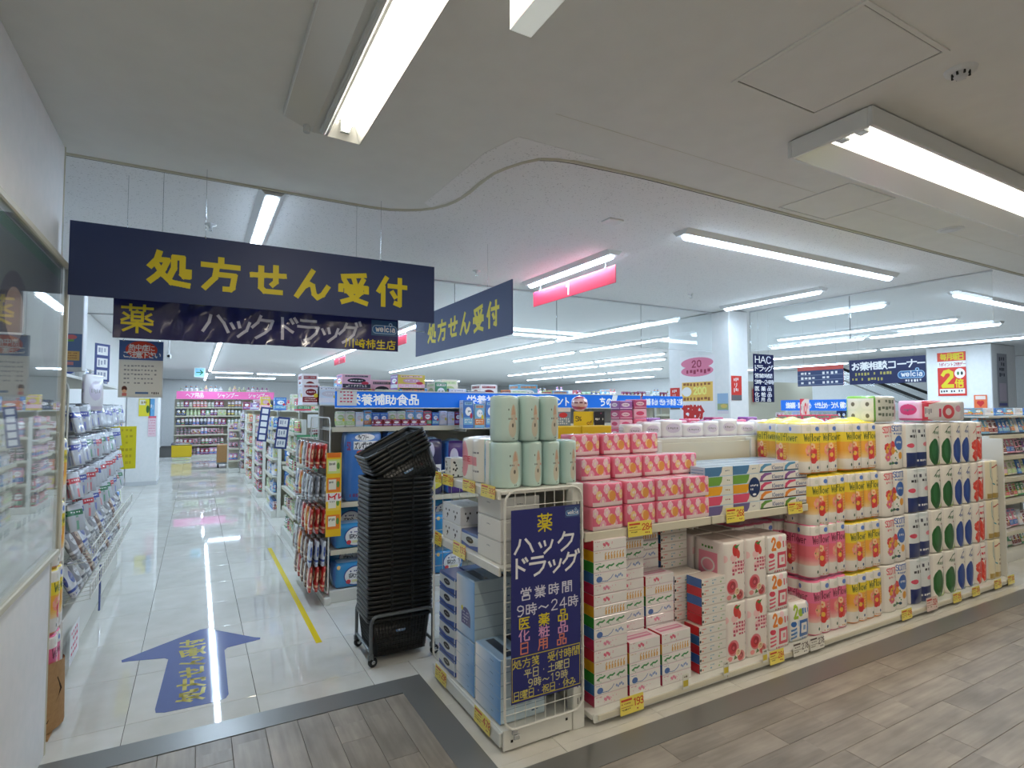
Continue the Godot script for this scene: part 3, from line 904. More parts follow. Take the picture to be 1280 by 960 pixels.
	for q in 6: flower(rng.randf(), rng.randf(), 0.14, Color(0.9, 0.65, 0.7), Color(0.9, 0.85, 0.6))
	# coloured five box cartons
	K.kl = []
	K.kn = []
	var five := [Color(0.3, 0.5, 0.68), Color(0.45, 0.66, 0.25), Color(0.93, 0.66, 0.12), Color(0.88, 0.32, 0.45), Color(0.42, 0.38, 0.58)]
	for q in 5:
		K.kl.append(field(0, 150, 40, Color(0.9, 0.9, 0.86)))
		pp([[0, 0], [0.62, 0], [0.58, 0.6], [0.5, 1], [0, 1]], five[q])
		fine(0.72, 0.4, 0.18, 0.14, five[q].darkened(0.3), 3)
	var bow := [Color(0.35, 0.6, 0.75), Color(0.55, 0.35, 0.6), Color(0.85, 0.3, 0.45), Color(0.92, 0.55, 0.2), Color(0.4, 0.6, 0.25)]
	for q in 5:
		K.kn.append(field(0, 150, 40, Color(0.92, 0.9, 0.87)))
		pl([[0.05, 1.0], [0.1, 0.5], [0.25, 0.15], [0.45, 0.02]], 0.4, bow[q])
		tx("Kleenex", 0.5, 0.25, 0.55, Color(0.4, 0.46, 0.6), 0.13, 0.95, 0.85)
		pr(0, 0.86, 1, 0.14, bow[q].darkened(0.55))
	K.seal = field(0, 64, 84, Color(0.1, 0.2, 0.4))
	fine(0.2, 0.38, 0.6, 0.08, WHITE, 5)
	fine(0.2, 0.54, 0.6, 0.08, WHITE, 5)
	pe(0.5, 0.82, 0.14, 0.05, WHITE)
	K.kltop = field(0, 64, 64, Color(0.72, 0.83, 0.92))
	pr(0.1, 0.3, 0.8, 0.08, Color(0.4, 0.6, 0.8))
	pr(0.1, 0.62, 0.8, 0.08, Color(0.4, 0.6, 0.8))
	# end cap goods
	K.mint = field(0, 150, 220, Color(0.75, 0.85, 0.82))
	pe(0.55, 0.7, 0.24, 0.2, Color(0.8, 0.78, 0.7))
	pe(0.6, 0.4, 0.16, 0.2, Color(0.8, 0.76, 0.68))
	pp([[0.58, 0.18], [0.72, 0.4], [0.46, 0.42]], Color(0.8, 0.66, 0.56))
	fine(0.3, 0.48, 0.6, 0.04, Color(0.45, 0.45, 0.42), 7)
	pe(0.55, 0.64, 0.06, 0.045, Color(0.4, 0.37, 0.33))
	pe(0.32, 0.3, 0.025, 0.025, Color(0.3, 0.33, 0.3))
	pe(0.8, 0.5, 0.05, 0.03, Color(0.86, 0.6, 0.55))
	fine(0.55, 0.91, 0.14, 0.03, Color(0.35, 0.35, 0.35), 2)
	K.mintside = pal(Color(0.74, 0.85, 0.83))
	K.bow = field(0, 200, 180, Color(0.92, 0.91, 0.88))
	pe(0.2, 0.5, 0.19, 0.42, Color(0.93, 0.6, 0.65))
	pr(0.2, 0.42, 0.6, 0.2, Color(0.92, 0.6, 0.63))
	tx("SCOTTIE", 0.05, 0.42, 0.14, Color(0.8, 0.2, 0.28), 0.14, 0.8, 0.8)
	fine(0.6, 0.3, 0.3, 0.05, Color(0.3, 0.3, 0.35), 4)
	fine(0.6, 0.72, 0.3, 0.05, Color(0.3, 0.3, 0.35), 4)
	K.bowblue = field(0, 200, 180, Color(0.9, 0.92, 0.92))
	pe(0.35, 0.5, 0.28, 0.42, Color(0.5, 0.7, 0.86))
	tx("SCOTTIE", 0.12, 0.42, 0.14, Color(0.15, 0.35, 0.6), 0.14, 0.8, 0.8)
	K.dog = field(0, 140, 80, Color(0.88, 0.89, 0.9))
	for q in 2:
		var x := 0.28 + q * 0.45
		pe(x - 0.09, 0.36, 0.028, 0.07, Color(0.1, 0.1, 0.1))
		pe(x + 0.09, 0.36, 0.028, 0.07, Color(0.1, 0.1, 0.1))
		pe(x, 0.62, 0.045, 0.09, Color(0.2, 0.2, 0.22))
		pl([[x, 0.7], [x - 0.04, 0.82]], 0.05, Color(0.3, 0.3, 0.3))
	K.plain = field(0, 140, 80, Color(0.89, 0.89, 0.87))
	fine(0.42, 0.3, 0.16, 0.06, Color(0.55, 0.57, 0.6), 3)
	pr(0, 0.96, 1, 0.04, Color(0.8, 0.8, 0.78))
	K.bluet = field(0, 140, 80, Color(0.85, 0.88, 0.9))
	pp([[0, 0.7], [0.5, 0.86], [1, 0.66], [1, 1], [0, 1]], Color(0.22, 0.35, 0.68))
	pr(0, 0, 1, 0.16, Color(0.3, 0.42, 0.7))
	pe(0.5, 0.48, 0.2, 0.2, Color(0.06, 0.06, 0.08))
	fine(0.38, 0.44, 0.24, 0.09, Color(0.7, 0.7, 0.75), 4)
	K.bluetop = pal(Color(0.3, 0.36, 0.55))
	K.tall = field(0, 150, 220, Color.WHITE)
	wash(Color(1.0, 0.98, 0.97), Color(0.42, 0.64, 0.88), true)
	pe(0.56, 0.66, 0.26, 0.15, Color(0.24, 0.22, 0.5))
	pr(0.3, 0.66, 0.52, 0.15, Color(0.24, 0.22, 0.5))
	for q in 4: fine(0.38, 0.58 + q * 0.055, 0.36, 0.03, Color(0.75, 0.75, 0.85), 5)
	pe(0.34, 0.55, 0.06, 0.04, Color(0.85, 0.8, 0.25))
	K.tall2 = field(0, 150, 220, Color.WHITE)
	wash(Color(1.0, 0.98, 0.97), Color(0.4, 0.63, 0.88), true)
	for q in 5:
		pr(0.0, 0.19 + q * 0.2, 1, 0.008, Color(0.6, 0.72, 0.84))
		fine(0.62, 0.08 + q * 0.2, 0.14, 0.02, Color(0.35, 0.5, 0.7), 3)
	K.tallside = field(0, 110, 220, Color(0.8, 0.88, 0.92))
	for q in 5:
		pr(0, 0.19 + q * 0.2, 1, 0.012, Color(0.6, 0.7, 0.78))
		fine(0.7, 0.1 + q * 0.2, 0.2, 0.025, Color(0.3, 0.45, 0.6), 2)
	K.talltop = field(0, 64, 32, Color(0.6, 0.72, 0.84))
	pr(0.08, 0.2, 0.84, 0.2, Color(0.12, 0.16, 0.25))
	pr(0.08, 0.62, 0.84, 0.2, Color(0.12, 0.16, 0.25))
	# nappies and pads
	K.dia1 = field(0, 220, 200, Color(0.25, 0.48, 0.78))
	pr(0, 0.0, 1, 0.03, Color(0.6, 0.75, 0.9))
	pe(0.52, 0.085, 0.28, 0.05, WHITE)
	tx("ライフリー", 0.32, 0.045, 0.08, Color(0.2, 0.2, 0.25), 0.14, 0.8)
	pr(0.2, 0.14, 0.72, 0.12, WHITE)
	tx("ズレずに安心", 0.23, 0.15, 0.11, Color(0.12, 0.12, 0.15), 0.14, 0.98)
	pe(0.5, 0.3, 0.22, 0.035, Color(0.85, 0.36, 0.2))
	tx("52", 0.0, 0.14, 0.13, Color(0.6, 0.2, 0.4), 0.16, 0.8, 0.8)
	fine(0.1, 0.88, 0.8, 0.05, Color(0.5, 0.3, 0.5), 9)
	K.dia2 = field(0, 220, 150, Color(0.16, 0.55, 0.78))
	pe(0.62, 0.52, 0.36, 0.4, Color(0.2, 0.25, 0.55))
	pe(0.62, 0.52, 0.33, 0.36, WHITE)
	tx("安心うす下", 0.4, 0.4, 0.2, Color(0.15, 0.15, 0.2), 0.13, 0.72)
	fine(0.44, 0.3, 0.3, 0.08, Color(0.3, 0.3, 0.5), 5)
	pe(0.4, 0.74, 0.07, 0.09, Color(0.85, 0.2, 0.25))
	pr(0.5, 0.68, 0.3, 0.1, Color(0.92, 0.9, 0.7))
	pe(0.1, 0.15, 0.06, 0.08, Color(0.95, 0.8, 0.5))
	K.dia3 = field(0, 120, 160, Color(0.12, 0.1, 0.32))
	pe(0.3, 0.2, 0.2, 0.14, Color(0.75, 0.75, 0.85))
	pr(0.1, 0.45, 0.8, 0.24, WHITE)
	tx("ズレ安心", 0.14, 0.48, 0.16, Color(0.2, 0.2, 0.4), 0.14, 0.72)
	pp([[0.2, 0.95], [0.6, 0.72], [1, 0.7], [1, 0.82]], Color(0.85, 0.82, 0.3))
	K.dia4 = field(0, 120, 160, Color(0.3, 0.15, 0.5))
	pe(0.35, 0.3, 0.24, 0.16, Color(0.85, 0.82, 0.92))
	pr(0.1, 0.55, 0.8, 0.2, WHITE)
	fine(0.16, 0.6, 0.68, 0.1, Color(0.25, 0.2, 0.45), 5)
	K.diatop = pal(Color(0.62, 0.76, 0.9))
	K.diaside = pal(Color(0.3, 0.52, 0.8))
	K.pouch = []
	for e in [[Color(0.72, 0.14, 0.12), Color(0.92, 0.75, 0.6)], [Color(0.42, 0.3, 0.26), Color(0.8, 0.7, 0.6)], [Color(0.75, 0.75, 0.74), Color(0.35, 0.35, 0.38)], [Color(0.86, 0.45, 0.12), Color(0.95, 0.85, 0.5)], [Color(0.8, 0.82, 0.85), Color(0.2, 0.3, 0.6)], [Color(0.55, 0.56, 0.58), Color(0.85, 0.86, 0.88)]]:
		K.pouch.append(field(0, 90, 120, e[0]))
		pe(0.5, 0.4, 0.34, 0.2, e[1])
		fine(0.22, 0.36, 0.56, 0.08, e[0].darkened(0.3), 5)
		pr(0.0, 0.72, 1, 0.08, e[1])
		fine(0.1, 0.86, 0.8, 0.05, e[1], 7)
		pe(0.5, 0.06, 0.05, 0.03, Color(0.9, 0.9, 0.9))
	K.brush = []
	for e in [Color(0.2, 0.25, 0.6), Color(0.75, 0.2, 0.25), Color(0.15, 0.45, 0.3)]:
		K.brush.append(field(0, 60, 140, Color(0.72, 0.74, 0.77)))
		pr(0, 0.22, 1, 0.2, e)
		fine(0.15, 0.28, 0.7, 0.06, WHITE, 4)
		pl([[0.5, 0.46], [0.5, 0.92]], 0.07, e.lightened(0.35))
		pr(0.36, 0.5, 0.28, 0.12, Color(0.7, 0.7, 0.72))
	K.pads = []
	for e in [[Color(0.9, 0.89, 0.9), Color(0.82, 0.78, 0.85)], [Color(0.9, 0.4, 0.55), Color(0.95, 0.85, 0.9)], [Color(0.93, 0.72, 0.8), Color(0.85, 0.25, 0.45)], [Color(0.75, 0.3, 0.5), Color(0.93, 0.8, 0.85)], [Color(0.62, 0.4, 0.72), Color(0.93, 0.88, 0.95)]]:
		K.pads.append(field(0, 90, 60, e[0]))
		pe(0.45, 0.45, 0.34, 0.26, e[1])
		fine(0.2, 0.4, 0.5, 0.12, e[0].darkened(0.4), 5)
		pr(0, 0.86, 1, 0.08, e[1])
	K.yellow = pal(Color(0.86, 0.74, 0.1))
	K.display = field(0, 220, 90, Color(0.5, 0.58, 0.7))
	pr(0, 0, 1, 0.22, Color(0.9, 0.9, 0.92))
	pp([[0.05, 0.22], [0.25, 0.02], [0.45, 0.2]], Color(0.92, 0.55, 0.25))
	for q in 2: pe(0.1 + q * 0.36, 0.62, 0.06, 0.16, Color(0.75, 0.6, 0.6))
	pe(0.75, 0.4, 0.14, 0.14, Color(0.82, 0.2, 0.25))
	for q in 3: fine(0.56, 0.55 + q * 0.13, 0.42, 0.09, Color(0.85, 0.87, 0.92), 6)
	K.offsign = field(0, 120, 90, Color(0.87, 0.75, 0.12))
	tx("5%", 0.06, 0.3, 0.4, Color(0.3, 0.25, 0.1), 0.12, 0.8, 0.8)
	tx("of", 0.64, 0.6, 0.34, Color(0.45, 0.25, 0.15), 0.12, 0.8)
	K.blackcard = field(0, 80, 80, Color(0.08, 0.08, 0.14))
	fine(0.1, 0.46, 0.8, 0.16, WHITE, 7)
	fine(0.6, 0.08, 0.3, 0.1, Color(0.7, 0.3, 0.5), 2)
	K.price = {}
	for t in ["193", "268", "284", "298", "332", "478"]: K.price[t] = price(t, Color(0.93, 0.86, 0.36), Color(0.8, 0.25, 0.12))
	K.price["324"] = price("324", Color(0.9, 0.8, 0.76), Color(0.75, 0.15, 0.12))
	K.price["w"] = price("278", Color(0.88, 0.87, 0.83), Color(0.3, 0.22, 0.2))
	K.tab = field(0, 24, 44, Color(0.86, 0.86, 0.82))
	pr(0.1, 0.4, 0.8, 0.4, Color(0.8, 0.72, 0.2))
	fine(0.2, 0.12, 0.6, 0.12, Color(0.4, 0.35, 0.3), 2)
	K.pop = field(0, 80, 440, Color(0.93, 0.75, 0.1))
	pr(0.06, 0.0, 0.88, 0.06, Color(0.9, 0.45, 0.1))
	for q in 4:
		pr(0.08, 0.08 + q * 0.22, 0.84, 0.17, [Color(0.8, 0.86, 0.5), Color(0.92, 0.5, 0.15), Color(0.93, 0.8, 0.3), Color(0.92, 0.5, 0.12)][q])
		pr(0.16, 0.1 + q * 0.22, 0.5, 0.12, Color(0.92, 0.9, 0.82))
		fine(0.2, 0.12 + q * 0.22, 0.4, 0.03, Color(0.4, 0.4, 0.35), 4)
		pe(0.78, 0.16 + q * 0.22, 0.1, 0.04, Color(0.35, 0.55, 0.25))
	pr(0.0, 0.48, 1, 0.1, Color(0.93, 0.9, 0.88))
	tx("トイレ", 0.04, 0.485, 0.075, Color(0.85, 0.15, 0.2), 0.2, 0.82)
	K.rollends = field(0, 160, 90, Color(0.9, 0.9, 0.86))
	pr(0, 0, 1, 0.1, Color(0.5, 0.75, 0.2))
	pr(0, 0, 0.04, 1, Color(0.5, 0.75, 0.2))
	pr(0.93, 0, 0.07, 1, Color(0.4, 0.65, 0.25))
	for q in 4:
		pe(0.26 + 0.46 * (q % 2), 0.32 + 0.44 * (q / 2), 0.2, 0.2, Color(0.93, 0.92, 0.89))
		pe(0.26 + 0.46 * (q % 2), 0.32 + 0.44 * (q / 2), 0.06, 0.08, Color(0.45, 0.42, 0.38))
	K.rollside = field(0, 90, 90, Color(0.84, 0.85, 0.8))
	for q in 3: fine(0.1, 0.15 + q * 0.25, 0.8, 0.14, Color(0.35, 0.4, 0.32), 5)
	K.redring = field(0, 200, 80, Color(0.92, 0.9, 0.9))
	pp([[0, 0], [0.5, 0], [0.14, 0.2], [0.12, 0.9], [0.3, 1], [0, 1]], Color(0.88, 0.25, 0.35))
	pr(0.05, 0.3, 0.2, 0.5, Color(0.9, 0.88, 0.88))
	fine(0.06, 0.36, 0.18, 0.3, Color(0.5, 0.5, 0.55), 5)
	pr(0.36, 0.4, 0.05, 0.4, Color(0.85, 0.2, 0.4))
	pe(0.58, 0.55, 0.14, 0.34, Color(0.88, 0.3, 0.34))
	pe(0.58, 0.55, 0.07, 0.17, Color(0.92, 0.85, 0.85))
	pe(0.82, 0.4, 0.07, 0.16, Color(0.9, 0.6, 0.7))
	K.emblem = field(0, 90, 50, Color(0.05, 0.06, 0.06))
	welcia(0.14, 0.46, 0.34, 1.0)
	K.black = pal(Color(0.05, 0.06, 0.06))
	K.spots = field(0, 60, 60, Color(0.9, 0.9, 0.88))
	for q in 10: pe(rng.randf(), rng.randf(), 0.06, 0.06, Color(0.12, 0.12, 0.12))
	sign_prints()

func sign_prints() -> void:
	K.big = field(1, 1040, 202, Color(0.16, 0.225, 0.4))
	var cx := 0.172
	for ch in "処方せん受付":
		tx(ch, cx, 0.27, 0.52, YEL, 0.155)
		cx += 0.126
	K.banner = field(1, 1000, 160, Color(0.16, 0.16, 0.36))
	tx("薬", 0.02, 0.24, 0.62, YEL, 0.09)
	tx("ハックドラッグ", 0.26, 0.26, 0.6, Color(0.78, 0.78, 0.84), 0.11, 0.85)
	pr(0.885, 0.2, 0.11, 0.4, Color(0.25, 0.38, 0.52))
	welcia(0.89, 0.34, 0.18, 1.0)
	tx("川崎柿生店", 0.775, 0.7, 0.26, YEL, 0.1, 1.05)
	# upright poster on the wire panel
	K.poster = field(1, 420, 940, Color(0.15, 0.17, 0.45))
	tx("薬", 0.36, 0.028, 0.1, YEL, 0.09)
	pr(0.77, 0.006, 0.22, 0.062, Color(0.22, 0.3, 0.5))
	welcia(0.785, 0.03, 0.025, 1.0)
	tx("ハック", 0.02, 0.135, 0.115, WHITE, 0.12, 1.05, 1.15)
	tx("ドラッグ", -0.02, 0.245, 0.115, WHITE, 0.12, 0.92, 1.05)
	tx("営業時間", 0.12, 0.41, 0.068, Color(0.85, 0.85, 0.9), 0.1, 1.18, 1.1)
	tx("9時〜24時", 0.06, 0.495, 0.068, Color(0.85, 0.85, 0.9), 0.1, 1.05, 1.1)
	tx("医薬品", 0.1, 0.562, 0.066, YEL, 0.11, 1.7, 1.1)
	tx("化粧品", 0.1, 0.626, 0.066, Color(0.85, 0.62, 0.78), 0.11, 1.7, 1.1)
	tx("日用品", 0.1, 0.692, 0.064, Color(0.85, 0.5, 0.4), 0.11, 1.7, 1.1)
	for e in [[0.01, 0.765, 0.98, 0.004], [0.01, 0.985, 0.98, 0.004], [0.01, 0.765, 0.008, 0.224], [0.982, 0.765, 0.008, 0.224]]: pr(e[0], e[1], e[2], e[3], YEL)
	tx("処方箋", 0.02, 0.775, 0.054, Color(0.8, 0.75, 0.3), 0.1, 1.05)
	tx("受付時間", 0.5, 0.775, 0.054, Color(0.8, 0.75, 0.3), 0.1, 1.0)
	tx("平日・土曜日", 0.17, 0.834, 0.05, Color(0.82, 0.8, 0.55), 0.1, 1.0)
	tx("9時〜19時", 0.22, 0.888, 0.05, Color(0.82, 0.8, 0.55), 0.1, 1.05)
	tx("日曜日・祝日・休み", 0.02, 0.938, 0.046, Color(0.82, 0.78, 0.35), 0.1, 0.98)
	K.arrow = field(1, 520, 200, Color(0.22, 0.28, 0.52))
	tx("処方せん受付", 0.05, 0.3, 0.42, YEL, 0.16, 0.95)
	K.food = field(1, 900, 60, Color(0.05, 0.42, 0.85))
	for q in 2: tx("栄養補助食品", 0.05 + q * 0.5, 0.14, 0.72, WHITE, 0.12, 1.0)
	K.mint2 = field(1, 560, 60, Color(0.05, 0.42, 0.85))
	tx("ント", 0.02, 0.16, 0.7, WHITE, 0.14)
	tx("ちの", 0.5, 0.16, 0.7, WHITE, 0.14)
	pp([[0.66, 0], [0.72, 0], [0.68, 1], [0.62, 1]], Color(0.85, 0.88, 0.92))
	K.hair = field(1, 900, 60, Color(0.92, 0.45, 0.72))
	tx("ヘア用品", 0.09, 0.16, 0.66, WHITE, 0.12, 1.0)
	tx("シャンプー", 0.4, 0.16, 0.66, WHITE, 0.12, 1.0)
	tx("シャンプー", 0.72, 0.16, 0.66, WHITE, 0.12, 1.0)
	K.pain = field(1, 900, 70, Color(0.05, 0.42, 0.85))
	tx("鎮痛薬・酔い止め", 0.06, 0.2, 0.6, WHITE, 0.12, 0.8)
	tx("せき止め・うがい薬", 0.4, 0.2, 0.6, WHITE, 0.12, 0.75)
	tx("のど薬・こども薬", 0.7, 0.2, 0.6, WHITE, 0.12, 0.75)
	K.consult = field(1, 560, 210, Color(0.14, 0.17, 0.34))
	tx("お薬相談コーナー", 0.03, 0.1, 0.34, WHITE, 0.15, 0.97)
	fine(0.04, 0.52, 0.56, 0.13, Color(0.72, 0.68, 0.35), 13)
	fine(0.04, 0.74, 0.44, 0.13, Color(0.72, 0.68, 0.35), 10)
	welcia(0.66, 0.56, 0.24, 1.0)
	fine(0.68, 0.87, 0.28, 0.1, WHITE, 8)
	K.hac = field(1, 200, 460, Color(0.11, 0.13, 0.3))
	tx("HAC", 0.05, 0.03, 0.17, WHITE, 0.1, 0.95)
	tx("ドラッグ", 0.0, 0.22, 0.14, WHITE, 0.11, 0.78, 0.9)
	tx("営業時間", 0.06, 0.4, 0.1, WHITE, 0.11, 0.92)
	tx("9時〜24時", 0.04, 0.53, 0.1, WHITE, 0.11, 0.8, 0.95)
	tx("医薬品", 0.06, 0.67, 0.1, WHITE, 0.12, 1.3)
	tx("化粧品", 0.06, 0.79, 0.1, WHITE, 0.12, 1.3)
	tx("日用品", 0.06, 0.9, 0.09, WHITE, 0.12, 1.4)
	K.double = field(1, 200, 300, Color(0.93, 0.93, 0.94))
	pr(0.0, 0.02, 1, 0.2, Color(0.86, 0.3, 0.2))
	tx("毎月", 0.1, 0.04, 0.16, YEL, 0.15, 0.9)
	tx("曜日", 0.5, 0.04, 0.16, YEL, 0.15, 0.9)
	tx("1ポイント2倍デー", 0.05, 0.25, 0.085, Color(0.7, 0.2, 0.2), 0.12, 0.9)
	pr(0.0, 0.36, 1, 0.64, Color(0.83, 0.2, 0.16))
	tx("2", 0.08, 0.4, 0.42, YEL, 0.2, 1.0, 1.1)
	pe(0.78, 0.5, 0.18, 0.11, Color(0.95, 0.95, 0.95))
	pe(0.72, 0.5, 0.04, 0.04, Color(0.25, 0.45, 0.2))
	pe(0.85, 0.5, 0.04, 0.04, Color(0.15, 0.2, 0.15))
	tx("倍", 0.6, 0.62, 0.2, YEL, 0.15)
	pr(0.06, 0.84, 0.88, 0.11, Color(0.93, 0.92, 0.9))
	fine(0.1, 0.87, 0.8, 0.05, Color(0.3, 0.3, 0.3), 9)
	K.heat = field(1, 220, 290, Color(0.84, 0.86, 0.87))
	pr(0, 0, 1, 0.34, Color(0.25, 0.38, 0.62))
	pe(0.5, 0.16, 0.36, 0.15, Color(0.82, 0.24, 0.16))
	tx("熱中症に", 0.2, 0.06, 0.12, WHITE, 0.13, 0.95)
	tx("ご注意下さい", 0.08, 0.18, 0.13, WHITE, 0.13, 0.82)
	pr(0.03, 0.37, 0.94, 0.6, Color(0.87, 0.88, 0.87))
	for q in 5: fine(0.12, 0.43 + q * 0.075, 0.76, 0.03, Color(0.55, 0.57, 0.6), 10)
	pe(0.14, 0.85, 0.06, 0.05, Color(0.35, 0.16, 0.12))
	pe(0.14, 0.89, 0.05, 0.03, Color(0.9, 0.72, 0.6))
	pr(0.09, 0.92, 0.1, 0.05, Color(0.85, 0.5, 0.5))
	pl([[0.4, 0.92], [0.66, 0.92]], 0.035, Color(0.3, 0.45, 0.65))
	fine(0.7, 0.9, 0.24, 0.04, Color(0.3, 0.3, 0.32), 5)
	K.notice = field(1, 160, 200, Color(0.36, 0.46, 0.62))
	pe(0.5, 0.1, 0.26, 0.07, Color(0.85, 0.45, 0.45))
	pl([[0.1, 0.22], [0.6, 0.2]], 0.06, Color(0.5, 0.7, 0.3))
	pr(0.1, 0.52, 0.8, 0.28, Color(0.85, 0.68, 0.4))
	for q in 3: fine(0.2, 0.57 + q * 0.07, 0.6, 0.03, Color(0.6, 0.35, 0.2), 7)
	pr(0.04, 0.84, 0.6, 0.1, Color(0.85, 0.55, 0.55))
	K.offer = field(1, 150, 300, Color(0.93, 0.92, 0.93))
	for q in 2: pe(0.5, 0.09 + q * 0.1, 0.46, 0.07, Color(0.88, 0.5, 0.62))
	tx("20", 0.34, 0.05, 0.1, Color(0.6, 0.15, 0.3), 0.15)
	fine(0.1, 0.17, 0.8, 0.05, Color(0.6, 0.15, 0.3), 8)
	pr(0.06, 0.33, 0.88, 0.24, Color(0.92, 0.75, 0.35))
	tx("200", 0.38, 0.39, 0.1, Color(0.95, 0.92, 0.5), 0.2, 0.95, 0.9)
	fine(0.1, 0.34, 0.8, 0.04, Color(0.6, 0.35, 0.15), 8)
	fine(0.1, 0.52, 0.8, 0.04, Color(0.6, 0.35, 0.15), 8)
	pe(0.2, 0.45, 0.14, 0.06, WHITE)
	tx("15倍分", 0.04, 0.62, 0.18, Color(0.78, 0.14, 0.14), 0.2, 0.66, 0.72)
	for q in 1: pe(0.5, 0.88, 0.46, 0.06, Color(0.85, 0.45, 0.58))
	fine(0.1, 0.86, 0.8, 0.05, Color(0.6, 0.1, 0.25), 8)
	K.redcard = field(1, 80, 170, Color(0.82, 0.2, 0.16))
	tx("釣", 0.2, 0.06, 0.2, WHITE, 0.14)
	fine(0.24, 0.08, 0.5, 0.16, WHITE, 3)
	tx("り", 0.22, 0.28, 0.2, WHITE, 0.14)
	fine(0.24, 0.5, 0.5, 0.18, WHITE, 3)
	pr(0, 0.78, 1, 0.22, Color(0.4, 0.4, 0.42))
	K.heart = field(1, 80, 90, Color(0.9, 0.45, 0.25))
	pr(0.12, 0.08, 0.76, 0.24, Color(0.92, 0.85, 0.82))
	pe(0.38, 0.55, 0.16, 0.14, Color(0.8, 0.15, 0.15))
	pe(0.62, 0.55, 0.16, 0.14, Color(0.8, 0.15, 0.15))
	pp([[0.22, 0.6], [0.78, 0.6], [0.5, 0.86]], Color(0.8, 0.15, 0.15))
	K.landscape = field(1, 90, 130, Color(0.6, 0.72, 0.84))
	pr(0, 0.5, 1, 0.3, Color(0.62, 0.68, 0.5))
	pe(0.6, 0.62, 0.3, 0.1, Color(0.85, 0.75, 0.4))
	pr(0, 0.84, 1, 0.16, Color(0.88, 0.85, 0.88))
	K.guide = field(1, 340, 160, Color(0.22, 0.28, 0.44))
	pr(0, 0, 1, 0.2, Color(0.8, 0.35, 0.32))
	for q in 3:
		fine(0.08, 0.28 + q * 0.24, 0.34, 0.14, WHITE, 4)
		fine(0.56, 0.28 + q * 0.24, 0.36, 0.14, WHITE, 4)
		pr(0, 0.44 + q * 0.24, 1, 0.015, Color(0.7, 0.74, 0.8))
	K.guide2 = field(1, 120, 160, Color(0.18, 0.22, 0.38))
	pr(0, 0, 1, 0.2, Color(0.6, 0.16, 0.2))
	tx("医", 0.55, 0.26, 0.2, WHITE, 0.13)
	tx("サ", 0.4, 0.52, 0.2, WHITE, 0.13)
	tx("介", 0.4, 0.77, 0.2, WHITE, 0.13)
	for n in 3:
		K["num%d" % (n + 1)] = field(1, 300, 40, Color(0.88, 0.18, 0.3))
		tx(str(n + 1), 0.44, 0.1, 0.8, WHITE, 0.16)
	K.exit = field(1, 64, 64, Color(0.85, 0.93, 0.95))
	pr(0.06, 0.06, 0.88, 0.88, Color(0.55, 0.78, 0.9))
	pl([[0.2, 0.5], [0.75, 0.5]], 0.1, Color(0.05, 0.4, 0.25))
	pl([[0.55, 0.28], [0.78, 0.5], [0.55, 0.72]], 0.1, Color(0.05, 0.4, 0.25))
	K.exit2 = field(1, 120, 64, Color(0.93, 0.96, 0.94))
	pr(0.05, 0.3, 0.35, 0.7, Color(0.15, 0.6, 0.4))
	pl([[0.1, 0.5], [0.25, 0.6], [0.2, 0.9]], 0.1, WHITE)
	pr(0.5, 0.4, 0.45, 0.2, Color(0.2, 0.6, 0.4))
	# the poster behind the glass on the near wall
	K.photo = field(1, 420, 300, Color(0.36, 0.4, 0.37))
	pr(0, 0, 1, 0.07, Color(0.12, 0.4, 0.2))
	pe(0.2, 0.5, 0.16, 0.3, Color(0.12, 0.11, 0.11))
	pe(0.22, 0.42, 0.09, 0.17, Color(0.78, 0.66, 0.58))
	pp([[0.02, 1], [0.1, 0.62], [0.24, 0.56], [0.4, 0.66], [0.48, 1]], Color(0.82, 0.82, 0.8))
	pe(0.62, 0.46, 0.1, 0.22, Color(0.16, 0.14, 0.13))
	pe(0.62, 0.46, 0.065, 0.14, Color(0.74, 0.62, 0.54))
	pp([[0.48, 1], [0.54, 0.7], [0.72, 0.68], [0.82, 1]], Color(0.35, 0.4, 0.42))
	pe(0.9, 0.5, 0.07, 0.2, Color(0.15, 0.16, 0.16))
	K.photo2 = field(1, 420, 320, Color(0.75, 0.77, 0.76))
	pr(0.03, 0.05, 0.26, 0.5, Color(0.6, 0.55, 0.42))
	for q in 5: fine(0.06, 0.1 + q * 0.09, 0.2, 0.05, Color(0.2, 0.18, 0.12), 5)
	pr(0.34, 0.05, 0.12, 0.5, Color(0.7, 0.6, 0.58))
	pe(0.14, 0.72, 0.1, 0.14, Color(0.3, 0.2, 0.17))
	pe(0.3, 0.74, 0.08, 0.12, Color(0.36, 0.25, 0.2))
	for q in 4: fine(0.52, 0.2 + q * 0.14, 0.42, 0.05, Color(0.5, 0.55, 0.55), 10)
	K.strip5 = field(1, 60, 300, Color(0.2, 0.26, 0.5))
	for q in 5: pr(0.18, 0.05 + q * 0.19, 0.64, 0.14, WHITE)
	K.strip3 = field(1, 60, 220, Color(0.2, 0.26, 0.5))
	for q in 3:
		pr(0.14, 0.06 + q * 0.32, 0.72, 0.24, WHITE)
		fine(0.22, 0.1 + q * 0.32, 0.56, 0.16, Color(0.6, 0.62, 0.7), 3)
	K.bluecard = field(1, 140, 60, Color(0.4, 0.66, 0.85))
	fine(0.1, 0.3, 0.8, 0.3, WHITE, 6)
	K.yellowcard = field(1, 140, 110, Color(0.9, 0.85, 0.2))
	pr(0.06, 0.06, 0.5, 0.3, Color(0.9, 0.9, 0.85))
	pe(0.78, 0.6, 0.14, 0.22, Color(0.2, 0.4, 0.2))
	fine(0.08, 0.14, 0.6, 0.16, Color(0.6, 0.5, 0.1), 5)
	K.yellowstrip = field(1, 60, 170, Color(0.88, 0.83, 0.1))
	for q in 6: fine(0.12, 0.06 + q * 0.15, 0.76, 0.07, Color(0.75, 0.68, 0.1), 5)
	K.pinkform = field(1, 60, 110, Color(0.92, 0.8, 0.84))
